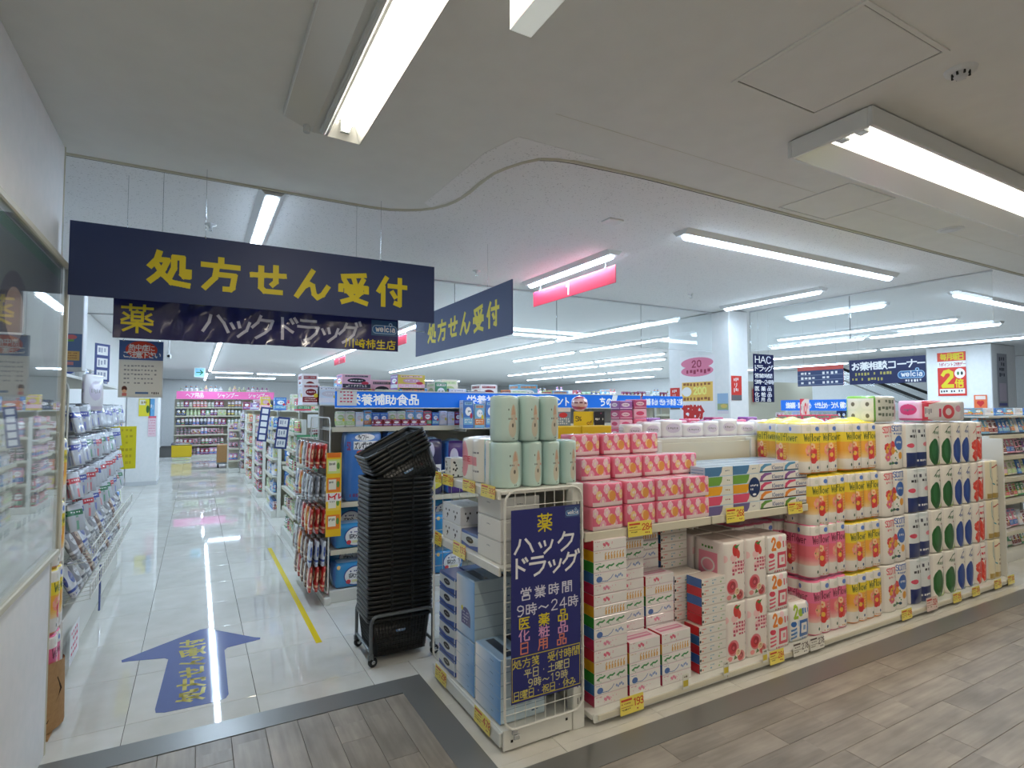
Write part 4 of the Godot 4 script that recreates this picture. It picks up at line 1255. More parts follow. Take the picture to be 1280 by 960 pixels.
	pr(0, 0, 1, 0.1, Color(0.9, 0.4, 0.5))
	for q in 6: fine(0.1, 0.18 + q * 0.13, 0.8, 0.05, Color(0.85, 0.55, 0.62), 6)
	K.redprice = field(1, 60, 110, Color(0.93, 0.93, 0.94))
	for q in 4: fine(0.15, 0.1 + q * 0.2, 0.7, 0.1, Color(0.85, 0.25, 0.4), 4)
	K.greyposter = field(1, 100, 260, Color(0.62, 0.62, 0.65))
	for q in 4: fine(0.2, 0.06 + q * 0.1, 0.6, 0.07, Color(0.2, 0.2, 0.25), 3)
	pr(0.15, 0.55, 0.7, 0.34, Color(0.75, 0.7, 0.75))
	pr(0.1, 0.92, 0.8, 0.05, Color(0.35, 0.35, 0.6))

func welcia(x: float, y: float, s: float, k: float) -> void:
	var asp := float(where.size.y) / where.size.x
	var w := s * asp * 3.6 * k
	pe(x + s * asp * 0.5, y + s * 0.55, s * 0.55 * asp, s * 0.62, Color(0.62, 0.76, 0.88))
	pe(x + w - s * asp * 0.5, y + s * 0.55, s * 0.55 * asp, s * 0.62, Color(0.62, 0.76, 0.88))
	pr(x + s * asp * 0.5, y - s * 0.07, w - s * asp, s * 1.24, Color(0.62, 0.76, 0.88))
	pe(x + s * asp * 0.5, y + s * 0.55, s * 0.45 * asp, s * 0.5, Color(0.2, 0.4, 0.62))
	pe(x + w - s * asp * 0.5, y + s * 0.55, s * 0.45 * asp, s * 0.5, Color(0.2, 0.4, 0.62))
	pr(x + s * asp * 0.5, y + s * 0.05, w - s * asp, s, Color(0.2, 0.4, 0.62))
	pe(x + w * 0.74, y - s * 0.22, s * 0.28 * asp, s * 0.28, Color(0.62, 0.76, 0.88))
	pe(x + w * 0.74, y - s * 0.22, s * 0.12 * asp, s * 0.12, Color(0.05, 0.06, 0.1))
	tx("welcia", x + s * asp * 0.4, y - s * 0.12, s * 1.05, WHITE, 0.14, 0.98, 0.78 * k)

# ------------------------------------------------------------------ light
const LED_E := 1.75
const TUBE_E := 1.45

func area(parent: Node, at: Vector3, lx: float, lz: float, c: Color, e: float) -> void:
	var l := AreaLight3D.new()
	l.name = "lamp"
	l.area_size = Vector2(lx, lz)
	l.light_color = c
	l.light_energy = e
	l.shadow_enabled = true
	l.area_range = 14.0
	l.area_attenuation = 2.0
	parent.add_child(l, true)
	l.position = at
	l.rotation_degrees.x = -90

# slim luminaire under the ceiling, running along its own x
func led(x: float, z: float, length: float, turn: float, label: String, group: String) -> void:
	var t := thing("ceiling_light", label, "ceiling light", Vector3(x, CEIL + 0.01, z), turn, group)
	var key := "ledh%.2f" % length
	if not cache.has(key):
		var st := begin()
		var h := length * 0.5
		# trapezoid tray
		for e in [-1.0, 1.0]:
			quad(st, Vector3(-h, 0, 0.075 * e), Vector3(h, 0, 0.075 * e), Vector3(h, -0.035, 0.042 * e), Vector3(-h, -0.035, 0.042 * e), Vector3(0, -0.7, e))
			quad(st, Vector3(h * e, 0, -0.075), Vector3(h * e, 0, 0.075), Vector3(h * e, -0.035, 0.042), Vector3(h * e, -0.035, -0.042), Vector3(e, 0, 0))
		quad(st, Vector3(-h, -0.035, -0.042), Vector3(h, -0.035, -0.042), Vector3(h, -0.035, 0.042), Vector3(-h, -0.035, 0.042), Vector3.DOWN)
		cache[key] = st.commit()
		st = begin()
		st.set_smooth_group(0)
		var rows := []
		var uvr := []
		for k in 9:
			var a := PI * k / 8
			var row := []
			var ur := []
			for q in [[-h + 0.02, 0.2], [-h + 0.05, 1.0], [h - 0.05, 1.0], [h - 0.02, 0.2]]:
				row.append(Vector3(q[0], -0.036 - 0.028 * sin(a) * q[1], -0.034 * cos(a) * q[1]))
				ur.append(Vector2.ZERO)
			rows.append(row)
			uvr.append(ur)
		add_grid(st, rows, uvr)
		st.generate_normals()
		cache[key + "d"] = st.commit()
	part("housing", cache[key], M.fixture, t)
	part("diffuser", cache[key + "d"], M.led, t)
	area(t, Vector3(0, -0.075, 0), length - 0.1, 0.055, Color(0.82, 0.91, 1.0), LED_E * length / 1.25)

func lights() -> void:
	var rows := [
		["over the main aisle", 0.36, -3.45, -20.7, 1.33, 1.22], ["beside the red number sign", 2.87, -3.47, -4.8, 1.4, 1.33], ["in the third shopping lane", 2.8, -5.2, -18.2, 1.3, 1.26],
		["over the island corner by the pillar", 5.64, -3.49, -4.8, 1.4, 1.28], ["past the pillar", 5.62, -6.0, -18.4, 2.5, 2.45],
		["right outside the glass screen", 7.05, -3.6, -4.9, 1.4, 1.27], ["deep behind the pillar", 7.1, -7.05, -12.9, 2.9, 2.7], ["over the medicine shelves", 9.0, -3.7, -6.5, 2.8, 2.75], ["far behind the medicine shelves", 9.0, -9.2, -14.4, 2.6, 2.5],
		["beyond the consultation sign", 10.05, -3.6, -7.3, 1.9, 1.85], ["at the far middle of the shop", 10.0, -10.2, -18.4, 2.7, 2.6], ["by the square white pillar", 12.3, -4.0, -9.0, 2.5, 2.45], ["beyond the hair care shelf", 0.3, -22.3, -27.7, 2.7, 2.4], ["toward the escalator", 12.3, -12.7, -20.8, 2.7, 2.6], ["along the far wall", 15.1, -8.7, -13.9, 2.6, 2.5], ["along the end of the far wall", 15.1, -16.0, -21.2, 2.6, 2.5]]
	for r in rows:
		var n := int(roundf((r[2] - r[3]) / r[4]))
		for k in n:
			led(r[1], r[2] - r[5] * 0.5 - k * r[4], r[5], 90, "slim lit ceiling light, %s in the row %s" % [ORD[k], r[0]], "slim ceiling lights")
	for e in [[4.31, -2.85, 2.72, "running above the front island"], [7.95, -2.93, 1.8, "past the glass screen by the mall"], [4.98, -7.95, 1.1, "crosswise deep behind the glass screen"], [1.05, -21.3, 1.3, "crosswise before the hair care shelf"], [2.45, -21.5, 1.3, "crosswise beyond the hair care shelf"], [1.7, -24.6, 2.2, "crosswise furthest behind the hair care shelf"], [5.0, -23.0, 2.4, "crosswise at the far back corner"], [9.0, -23.0, 2.4, "crosswise at the far back wall"]]:
		led(e[0], e[1], e[2], 0, "slim lit ceiling light " + e[3], "slim ceiling lights")
	# the mall's own two-lamp fixture, one tube working
	var t := thing("twin_tube_fixture", "white two-tube ceiling fixture with one tube lit above the entrance", "ceiling light", Vector3(0.45, CEIL, -1.83), 0)
	var st := begin()
	add_box(st, Vector3(-0.075, -0.014, 0), Vector3(0.17, 0.028, 1.3), 0.003)
	add_box(st, Vector3(0.085, -0.004, 0), Vector3(0.15, 0.008, 1.3))
	part("tray", st.commit(), M.fixture, t)
	st = begin()
	quad(st, Vector3(-0.155, -0.028, -0.64), Vector3(-0.155, -0.028, 0.64), Vector3(-0.045, -0.07, 0.64), Vector3(-0.045, -0.07, -0.64), Vector3(-1, -2, 0))
	quad(st, Vector3(-0.045, -0.07, -0.64), Vector3(-0.045, -0.07, 0.64), Vector3(0.02, -0.07, 0.64), Vector3(0.02, -0.07, -0.64), Vector3.DOWN)
	quad(st, Vector3(0.02, -0.07, -0.64), Vector3(0.02, -0.07, 0.64), Vector3(0.05, -0.008, 0.64), Vector3(0.05, -0.008, -0.64), Vector3(1, 0, 0))
	quad(st, Vector3(0.155, -0.075, -0.64), Vector3(0.155, -0.075, 0.64), Vector3(0.125, -0.008, 0.64), Vector3(0.125, -0.008, -0.64), Vector3(-1, 0, 0))
	add_box(st, Vector3(0.158, -0.04, 0), Vector3(0.005, 0.074, 1.29))
	for s in [-1.0, 1.0]:
		quad(st, Vector3(0.02, -0.07, 0.645 * s), Vector3(0.158, -0.075, 0.645 * s), Vector3(0.158, -0.004, 0.61 * s), Vector3(0.02, -0.004, 0.61 * s), Vector3(0, 0, -s))
		tri(st, Vector3(-0.155, -0.028, 0.64 * s), Vector3(-0.045, -0.07, 0.64 * s), Vector3(0.02, -0.07, 0.64 * s), Vector2.ZERO, Vector2.ZERO, Vector2.ZERO, Vector3(0, 0, s))
		tri(st, Vector3(-0.155, -0.028, 0.64 * s), Vector3(0.02, -0.028, 0.64 * s), Vector3(0.02, -0.07, 0.64 * s), Vector2.ZERO, Vector2.ZERO, Vector2.ZERO, Vector3(0, 0, s))
	part("reflector", st.commit(), M.reflector, t)
	part("unlit_tube", rod(Vector3(-0.01, -0.085, -0.58), Vector3(-0.01, -0.085, 0.58), 0.014, 10), M.tube_off, t)
	for s in [-1.0, 1.0]:
		part("lamp_holder", rod(Vector3(-0.07, -0.06, 0.612 * s), Vector3(-0.07, -0.09, 0.612 * s), 0.014, 10), M.tube_off, t)
		part("lamp_holder", slab(Vector3(0.065, -0.06, 0.6 * s - 0.012), Vector3(0.105, -0.008, 0.6 * s + 0.012), 0.004), M.tube_off, t)
	part("tube", rod(Vector3(0.085, -0.045, -0.585), Vector3(0.085, -0.045, 0.585), 0.016, 12), M.tube_lit, t)
	area(t, Vector3(0.088, -0.072, 0), 0.06, 1.15, Color(1.0, 0.95, 0.87), TUBE_E)
	# boxed fixture with two tubes on the right
	for e in [[3.6, -1.44, "white boxed ceiling fixture with two lit tubes above the wood floor"], [7.4, -1.44, "boxed two-tube fixture further along the mall above the wood floor"], [0.9, 1.2, "boxed two-tube mall fixture behind the entrance"], [4.6, 1.2, "second boxed two-tube mall fixture behind the entrance"]]:
		t = thing("boxed_tube_fixture", e[2], "ceiling light", Vector3(e[0], CEIL - 0.006, e[1]), 0, "boxed mall fixtures")
		st = begin()
		for s in [-1.0, 1.0]:
			add_box(st, Vector3(0, -0.04, 0.18 * s), Vector3(2.44, 0.08, 0.02), 0.003)
			add_box(st, Vector3(1.21 * s, -0.04, 0), Vector3(0.02, 0.08, 0.34), 0.003)
		add_box(st, Vector3(0, -0.006, 0), Vector3(2.4, 0.012, 0.34))
		part("housing", st.commit(), M.fixture, t)
		st = begin()
		quad(st, Vector3(-1.2, -0.078, -0.17), Vector3(1.2, -0.078, -0.17), Vector3(1.2, -0.06, -0.02), Vector3(-1.2, -0.06, -0.02), Vector3(0, -1, 0.1))
		quad(st, Vector3(-1.2, -0.06, -0.02), Vector3(1.2, -0.06, -0.02), Vector3(1.2, -0.014, 0.0), Vector3(-1.2, -0.014, 0.0), Vector3(0, 0, 1))
		part("reflector", st.commit(), M.reflector, t)
		for z in [0.035, 0.115]:
			part("tube", rod(Vector3(-1.14, -0.055, z), Vector3(1.16, -0.055, z), 0.016, 12), M.tube_box, t)
			part("lamp_holder", slab(Vector3(-1.19, -0.075, z - 0.02), Vector3(-1.14, -0.012, z + 0.02), 0.004), M.tube_off, t)
		area(t, Vector3(0, -0.085, 0.075), 2.3, 0.13, Color(1.0, 0.95, 0.87), TUBE_E * 2.2)

# ------------------------------------------------------------------ shell
func plank_mesh(w: float, l: float, k: int) -> ArrayMesh:
	var key := "plank%s" % [[w, l, k]]
	if not cache.has(key):
		var st := begin()
		add_box(st, Vector3.ZERO, Vector3(w - 0.0015, 0.012, l - 0.0015), 0.0012)
		var m := st.commit()
		var a := m.surface_get_arrays(0)
		var uv: PackedVector2Array = a[Mesh.ARRAY_TEX_UV]
		var v: PackedVector3Array = a[Mesh.ARRAY_VERTEX]
		for i in uv.size(): uv[i] = Vector2(v[i].z / 1.2 + 0.37 * k, v[i].x / w * 0.48 + 0.25 + 0.5 * (k % 2))
		a[Mesh.ARRAY_TEX_UV] = uv
		var o := ArrayMesh.new()
		o.add_surface_from_arrays(Mesh.PRIMITIVE_TRIANGLES, a)
		cache[key] = o
	return cache[key]

func shell() -> void:
	# floor: sub-floor, glossy tiles, wood-look planks, steel edging
	var f := struct("floor", slab(Vector3(-3, -0.12, -28.2), Vector3(17, -0.012, 4)), M.grout)
	var tm := []
	for k in 3:
		var st := begin()
		add_box(st, Vector3(0, -0.006, 0), Vector3(0.5975, 0.012, 0.5975), 0.0012)
		tm.append(st.commit())
	for i in range(-2, 3):
		for j in 30:
			var x: float = -0.277 + 0.6 * i + 0.3
			var z := -3.46 - 0.6 * j - 0.3
			if i == -2 and j < 1: continue
			part("tile", tm[(i + j * 2 + 6) % 3], M.tile[(i * 2 + j + 8) % 3], f, Vector3(x, 0, z))
	# cut tiles along the edging and round the island
	for i in range(-1, 3):
		var a: float = -0.277 + 0.6 * i
		var b := minf(a + 0.6, 1.19)
		if i == -1: a = maxf(a, -0.6)
		if b > a: part("tile", slab(Vector3(a + 0.001, -0.012, -3.459), Vector3(b - 0.001, 0, -3.262), 0.0012), M.tile[(i + 3) % 3], f)
	for i in range(2, 15):
		var a: float = -0.277 + 0.6 * i
		part("tile", slab(Vector3(maxf(a, 1.19) + 0.001, -0.012, -3.459), Vector3(a + 0.599, 0, -2.86), 0.0012), M.tile[i % 3], f)
		part("tile", slab(Vector3(maxf(a, 1.19) + 0.001, -0.012, -2.859), Vector3(a + 0.599, 0, -2.26), 0.0012), M.tile[(i + 1) % 3], f)
		part("tile", slab(Vector3(maxf(a, 1.19) + 0.001, -0.012, -2.259), Vector3(a + 0.599, 0, -2.2), 0.0012), M.tile[(i + 2) % 3], f)
	var rest := part("tile_field", slab(Vector3(1.524, -0.012, -28), Vector3(16.9, -0.001, -3.46)), M.tile[1], f)
	rest.set_meta("kind", "stuff")
	part("tile_field", slab(Vector3(8.13, -0.012, -3.459), Vector3(16.9, -0.001, -2.2)), M.tile[1], f).set_meta("kind", "stuff")
	part("tile_field", slab(Vector3(-2.9, -0.012, -24.9), Vector3(-1.478, -0.001, -3.3)), M.tile[1], f).set_meta("kind", "stuff")
	# planks along the aisle direction in the recess, across in the mall
	for i in 11:
		var off := -0.35 * (i * 5 % 7) / 3.0
		for j in 3:
			var z0 := -3.09 + j * 0.9 + off + (0.0 if j else 0.0)
			var a := maxf(z0, -3.09)
			var b := minf(z0 + 0.9, -1.6)
			if j == 0: a = -3.09
			if j == 2: b = -1.6
			if b - a < 0.05: continue
			var x := -0.57 + 0.15 * i + 0.075
			if x > 1.04: continue
			part("plank", plank_mesh(0.15, snappedf(b - a, 0.01), (i * 3 + j * 5) % 4), M.wood[(i * 2 + j * 3 + (i / 3)) % 4], f, Vector3(x, -0.006, (a + b) * 0.5))
	for j in 16:
		var z := -2.045 + 0.15 * j + 0.075
		var off := 0.9 * ((j * 7) % 5) / 5.0
		for i in 9:
			var x0 := 1.03 + 0.9 * i - off
			var a := maxf(x0, 1.03)
			var b := x0 + 0.9
			if b - a < 0.05 or a > 7.6: continue
			part("plank", plank_mesh(0.15, snappedf(b - a, 0.01), (i * 3 + j * 5) % 4), M.wood[(i * 5 + j * 3 + (j / 2)) % 4], f, Vector3((a + b) * 0.5, -0.006, z), Vector3(0, 90, 0))
	part("plank_field", slab(Vector3(-0.5, -0.012, -1.599), Vector3(1.029, -0.0005, 3.9)), M.wood[0], f).set_meta("kind", "stuff")
	part("plank_field", slab(Vector3(1.03, -0.012, 0.356), Vector3(16.9, -0.0005, 3.9)), M.wood[0], f).set_meta("kind", "stuff")
	part("plank_field", slab(Vector3(8.3, -0.012, -2.045), Vector3(16.9, -0.0005, 0.355)), M.wood[1], f).set_meta("kind", "stuff")
	var ed := [[[-0.6, -3.26], [1.19, -3.26], [1.035, -3.095], [-0.6, -3.095]], [[1.19, -3.26], [1.19, -2.2], [1.035, -2.045], [1.035, -3.095]], [[1.19, -2.2], [16.9, -2.2], [16.9, -2.045], [1.035, -2.045]]]
	for k in 3:
		var poly := PackedVector2Array()
		for p in ed[k]: poly.append(Vector2(p[0], p[1]))
		struct("trim_%d" % (k + 1), plate(poly, -0.012, 0.0015), M.strip)
	# ceilings
	var cl := struct("ceiling", slab(Vector3(-3, CEIL + 0.01, -28.2), Vector3(17, CEIL + 0.15, 4)), M.acoustic)
	var edge := PackedVector2Array([Vector2(-0.6, -3.42), Vector2(0.85, -3.425)])
	var cv := Curve3D.new()
	cv.add_point(Vector3(0.85, 0, -3.425), Vector3.ZERO, Vector3(0.35, 0, 0))
	cv.add_point(Vector3(1.345, 0, -2.95), Vector3(0, 0, -0.28), Vector3(0, 0, 0.2))
	cv.add_point(Vector3(1.62, 0, -2.29), Vector3(-0.33, 0, -0.03), Vector3(0.3, 0, 0.02))
	cv.add_point(Vector3(2.3, 0, -2.255), Vector3(-0.3, 0, 0), Vector3.ZERO)
	for k in range(1, 25):
		var p := cv.sample_baked(cv.get_baked_length() * k / 24.0, true)
		edge.append(Vector2(p.x, p.z))
	edge.append(Vector2(6.25, -2.235))
	edge.append(Vector2(16.9, -2.235))
	var near := edge.duplicate()
	near.append_array(PackedVector2Array([Vector2(16.9, 4), Vector2(-0.6, 4)]))
	part("mall_ceiling", plate(near, CEIL, CEIL + 0.012), M.ceiling, cl)
	# rounded bead and dark slot that follow the edge
	for e in [[0.0, 0.011, "bead", M.trim, 0.0], [-0.016, 0.005, "slot", M.dark, -0.002]]:
		var st := begin()
		for k in edge.size() - 1:
			var a := Vector3(edge[k].x, CEIL + e[4], edge[k].y + e[0])
			var b := Vector3(edge[k + 1].x, CEIL + e[4], edge[k + 1].y + e[0])
			add_rod(st, a, b, e[1], 8)
		part(e[2], st.commit(), e[3], cl)
	# board insert by the bend and hatches
	part("board_insert", plate(PackedVector2Array([Vector2(1.18, -3.2), Vector2(1.2, -2.42), Vector2(1.26, -2.2), Vector2(1.75, -2.2), Vector2(1.56, -2.31), Vector2(1.4, -2.45), Vector2(1.32, -2.75), Vector2(1.33, -3.0), Vector2(1.24, -3.25)]), CEIL - 0.002, CEIL + 0.001), M.acoustic, cl)
	for e in [[1.76, 2.252, -1.42, -0.934, 0.016], [3.12, 3.58, -2.2, -1.77, 0.005]]:
		var st := begin()
		var w: float = e[4]
		add_box(st, Vector3((e[0] + e[1]) * 0.5, CEIL - 0.001, e[2]), Vector3(e[1] - e[0] + w, 0.008, w))
		add_box(st, Vector3((e[0] + e[1]) * 0.5, CEIL - 0.001, e[3]), Vector3(e[1] - e[0] + w, 0.008, w))
		add_box(st, Vector3(e[0], CEIL - 0.001, (e[2] + e[3]) * 0.5), Vector3(w, 0.008, e[3] - e[2] - w))
		add_box(st, Vector3(e[1], CEIL - 0.001, (e[2] + e[3]) * 0.5), Vector3(w, 0.008, e[3] - e[2] - w))
		var h := part("hatch_frame", st.commit(), M.ceiling, cl)
		st = begin()
		var g: float = w * 0.5 + 0.004
		add_box(st, Vector3((e[0] + e[1]) * 0.5, CEIL - 0.001, (e[2] + e[3]) * 0.5), Vector3(e[1] - e[0] - 2 * g, 0.004, e[3] - e[2] - 2 * g), 0.001)
		part("hatch_panel", st.commit(), M.ceiling, h)
		st = begin()
		var lo := Vector2(e[0] + w * 0.5, e[2] + w * 0.5)
		var hi := Vector2(e[1] - w * 0.5, e[3] - w * 0.5)
		for q in [[Vector3(lo.x, CEIL - 0.0012, lo.y), Vector3(hi.x, CEIL, lo.y + 0.004)], [Vector3(lo.x, CEIL - 0.0012, hi.y - 0.004), Vector3(hi.x, CEIL, hi.y)], [Vector3(lo.x, CEIL - 0.0012, lo.y), Vector3(lo.x + 0.004, CEIL, hi.y)], [Vector3(hi.x - 0.004, CEIL - 0.0012, lo.y), Vector3(hi.x, CEIL, hi.y)]]:
			add_box(st, (q[0] + q[1]) * 0.5, q[1] - q[0])
		part("hatch_gap", st.commit(), M.grout, h)
	part("joint", slab(Vector3(1.3, CEIL - 0.0008, -1.95), Vector3(7, CEIL, -1.948)), M.trim, cl)
	# walls
	var wl := struct("wall_left", slab(Vector3(-0.78, 0, -3.35), Vector3(-0.572, CEIL, 3.9), 0.004), M.wall)
	part("corner_bead", rod(Vector3(-0.574, 0, -3.346), Vector3(-0.574, CEIL, -3.346), 0.007, 8), M.trim, wl)
	struct("wall_store_left", slab(Vector3(-1.45, 0, -28), Vector3(-1.25, CEIL, -3.3)), M.wall)
	struct("wall_recess", slab(Vector3(-1.25, 0, -3.5), Vector3(-0.75, CEIL, -3.3)), M.wall)
	struct("wall_back", slab(Vector3(-1.5, 0, -28.2), Vector3(17, CEIL, -28)), M.wall)
	struct("wall_right", slab(Vector3(16.9, 0, -28), Vector3(17.1, CEIL, 4)), M.wall)
	struct("wall_mall", slab(Vector3(-0.8, 0, 3.9), Vector3(17, CEIL, 4.1)), M.wall)
	# pillars
	for e in [["wall_pillar", 5.84, 6.19, -5.9, -4.85], ["wall_pillar_far", 13.2, 14.25, -6.02, -4.92], ["wall_pillar_aisle", -1.24, -0.69, -14.8, -13.9]]:
		var p := struct(e[0], slab(Vector3(e[1], 0, e[3]), Vector3(e[2], CEIL, e[4]), 0.01), M.wall)
		part("skirting", slab(Vector3(e[1] - 0.008, 0, e[3] - 0.008), Vector3(e[2] + 0.008, 0.08, e[4] + 0.008)), M.panel, p)
	# upper wall panel above the rack by the entrance, white sleeve beside it
	struct("wall_panel", slab(Vector3(-1.25, 1.79, -4.12), Vector3(-0.572, 2.4, -4.0), 0.004), M.panel)
	var sl := item("wrapped_pole", "white pole in clear wrap beside the entrance wall panel", "pole", lathe([Vector2(0.028, 0), Vector2(0.032, 0.3), Vector2(0.029, 0.4), Vector2(0.031, 0.52)], 12), M.reflector, Vector3(-0.69, 1.78, -4.75))
	part("crossbar", rod(Vector3(-0.06, 0.44, 0), Vector3(0.3, 0.44, 0.1), 0.005), M.chrome, sl)
	# hanging smoke screens of glass
	screen([Vector3(1.0, 0, -5.12), Vector3(5.835, 0, -5.12)], 4, "clear glass smoke screen hanging behind the red number sign")
	screen([Vector3(6.22, 0, -4.84), Vector3(6.25, 0, -2.3)], 2, "clear glass smoke screen hanging between pillar and mall ceiling")
	# small ceiling fittings
	for e in [[0.06, -4.32, "round white sprinkler under the board ceiling near the big sign"], [2.2, -4.6, "small sprinkler head beside the hanging grey sign"], [4.7, -4.4, "small sprinkler head before the white pillar"]]:
		var s := thing("sprinkler", e[2], "sprinkler", Vector3(e[0], CEIL + 0.01, e[1]), 0, "ceiling sprinklers")
		part("rose", lathe([Vector2(0.004, -0.03), Vector2(0.012, -0.03), Vector2(0.014, -0.012), Vector2(0.035, -0.008), Vector2(0.038, 0.0)], 12), M.fixture, s)
		part("deflector", lathe([Vector2(0.001, -0.046), Vector2(0.014, -0.045), Vector2(0.014, -0.042), Vector2(0.001, -0.041)], 10), M.chrome, s)
	var d := thing("heat_detector", "round white vented detector on the mall ceiling", "detector", Vector3(2.43, CEIL, -0.965))
	part("ring", lathe([Vector2(0.03, -0.012), Vector2(0.048, -0.01), Vector2(0.052, 0.0)], 20), M.fixture, d)
	part("cage", lathe([Vector2(0.001, -0.034), Vector2(0.014, -0.034), Vector2(0.018, -0.03), Vector2(0.03, -0.012)], 16), M.panel, d)
	for k in 8:
		var a := TAU * k / 8
		part("vent", slab(Vector3(-0.003, -0.006, -0.003), Vector3(0.003, 0.006, 0.003)), M.dark, d, Vector3(sin(a) * 0.027, -0.019, cos(a) * 0.027), Vector3(0, rad_to_deg(a), 0))
	item("access_cover", "small square white cover on the board ceiling above the island", "ceiling cover", box(Vector3(0.12, 0.012, 0.09), 0.003), M.fixture, Vector3(2.4, CEIL - 0.002, -2.92))
	var sp := thing("speaker_grille", "round flush speaker on the mall ceiling past the boxed lights", "speaker", Vector3(4.55, CEIL, -1.9))
	part("ring", lathe([Vector2(0.06, -0.006), Vector2(0.075, -0.005), Vector2(0.08, 0.0)], 20), M.fixture, sp)
	part("grille", lathe([Vector2(0.001, -0.004), Vector2(0.06, -0.005), Vector2(0.061, 0)], 20), M.panel, sp)

func screen(ends: Array, n: int, label: String) -> void:
	var t := thing("smoke_screen", label, "glass screen", ends[0])
	var d: Vector3 = (ends[1] - ends[0])
	for k in n:
		var a := d * k / n
		var b := d * (k + 1) / n
		var st := begin()
		var u := d.normalized()
		var c := (a + b) * 0.5 + Vector3(0, CEIL - 0.26, 0)
		var s := Vector3(absf((b - a).x) + (0.006 if absf(u.x) < 0.5 else -0.006), 0.5, absf((b - a).z) + (0.006 if absf(u.z) < 0.5 else -0.006))
		add_box(st, c, s)
		part("pane", st.commit(), M.smoke_glass, t)
		st = begin()
		add_rod(st, a + Vector3(0, CEIL - 0.52, 0), a + Vector3(0, CEIL, 0), 0.003, 4)
		part("hanger", st.commit(), M.dark, t)
	part("rail", rod(Vector3(0, CEIL + 0.0, 0), d + Vector3(0, CEIL + 0.0, 0), 0.01, 6), M.panel, t)
	part("edge_strip", rod(Vector3(0, CEIL - 0.51, 0), d + Vector3(0, CEIL - 0.51, 0), 0.004, 6), M.panel, t)

# ------------------------------------------------------------------ signs
# board with its print facing +z before turning; at is the middle of the bottom edge
func board(called: String, label: String, cat: String, at: Vector3, turn: float, w: float, h: float, uv: Rect2, m: Material, thick := 0.006, back := Rect2()) -> MeshInstance3D:
	var e: Rect2 = Rect2(uv.position, Vector2(0.0006, 0.0006))
	var o := item(called, label, cat, box(Vector3(w, h, thick), 0.001, [uv, back if back.size.x > 0 else e, e, e, e, e]), m, at, turn)
	return o

func wires(o: Node, xs: Array, h: float, top: float) -> void:
	for x in xs:
		part("wire", rod(Vector3(x, h, 0), Vector3(x, top, 0), 0.0012, 5), M.chrome, o)
		part("eyelet", lathe([Vector2(0.001, -0.006), Vector2(0.006, -0.002), Vector2(0.006, 0.004), Vector2(0.001, 0.008)], 8), M.chrome, o, Vector3(x, h - 0.002, 0.002))

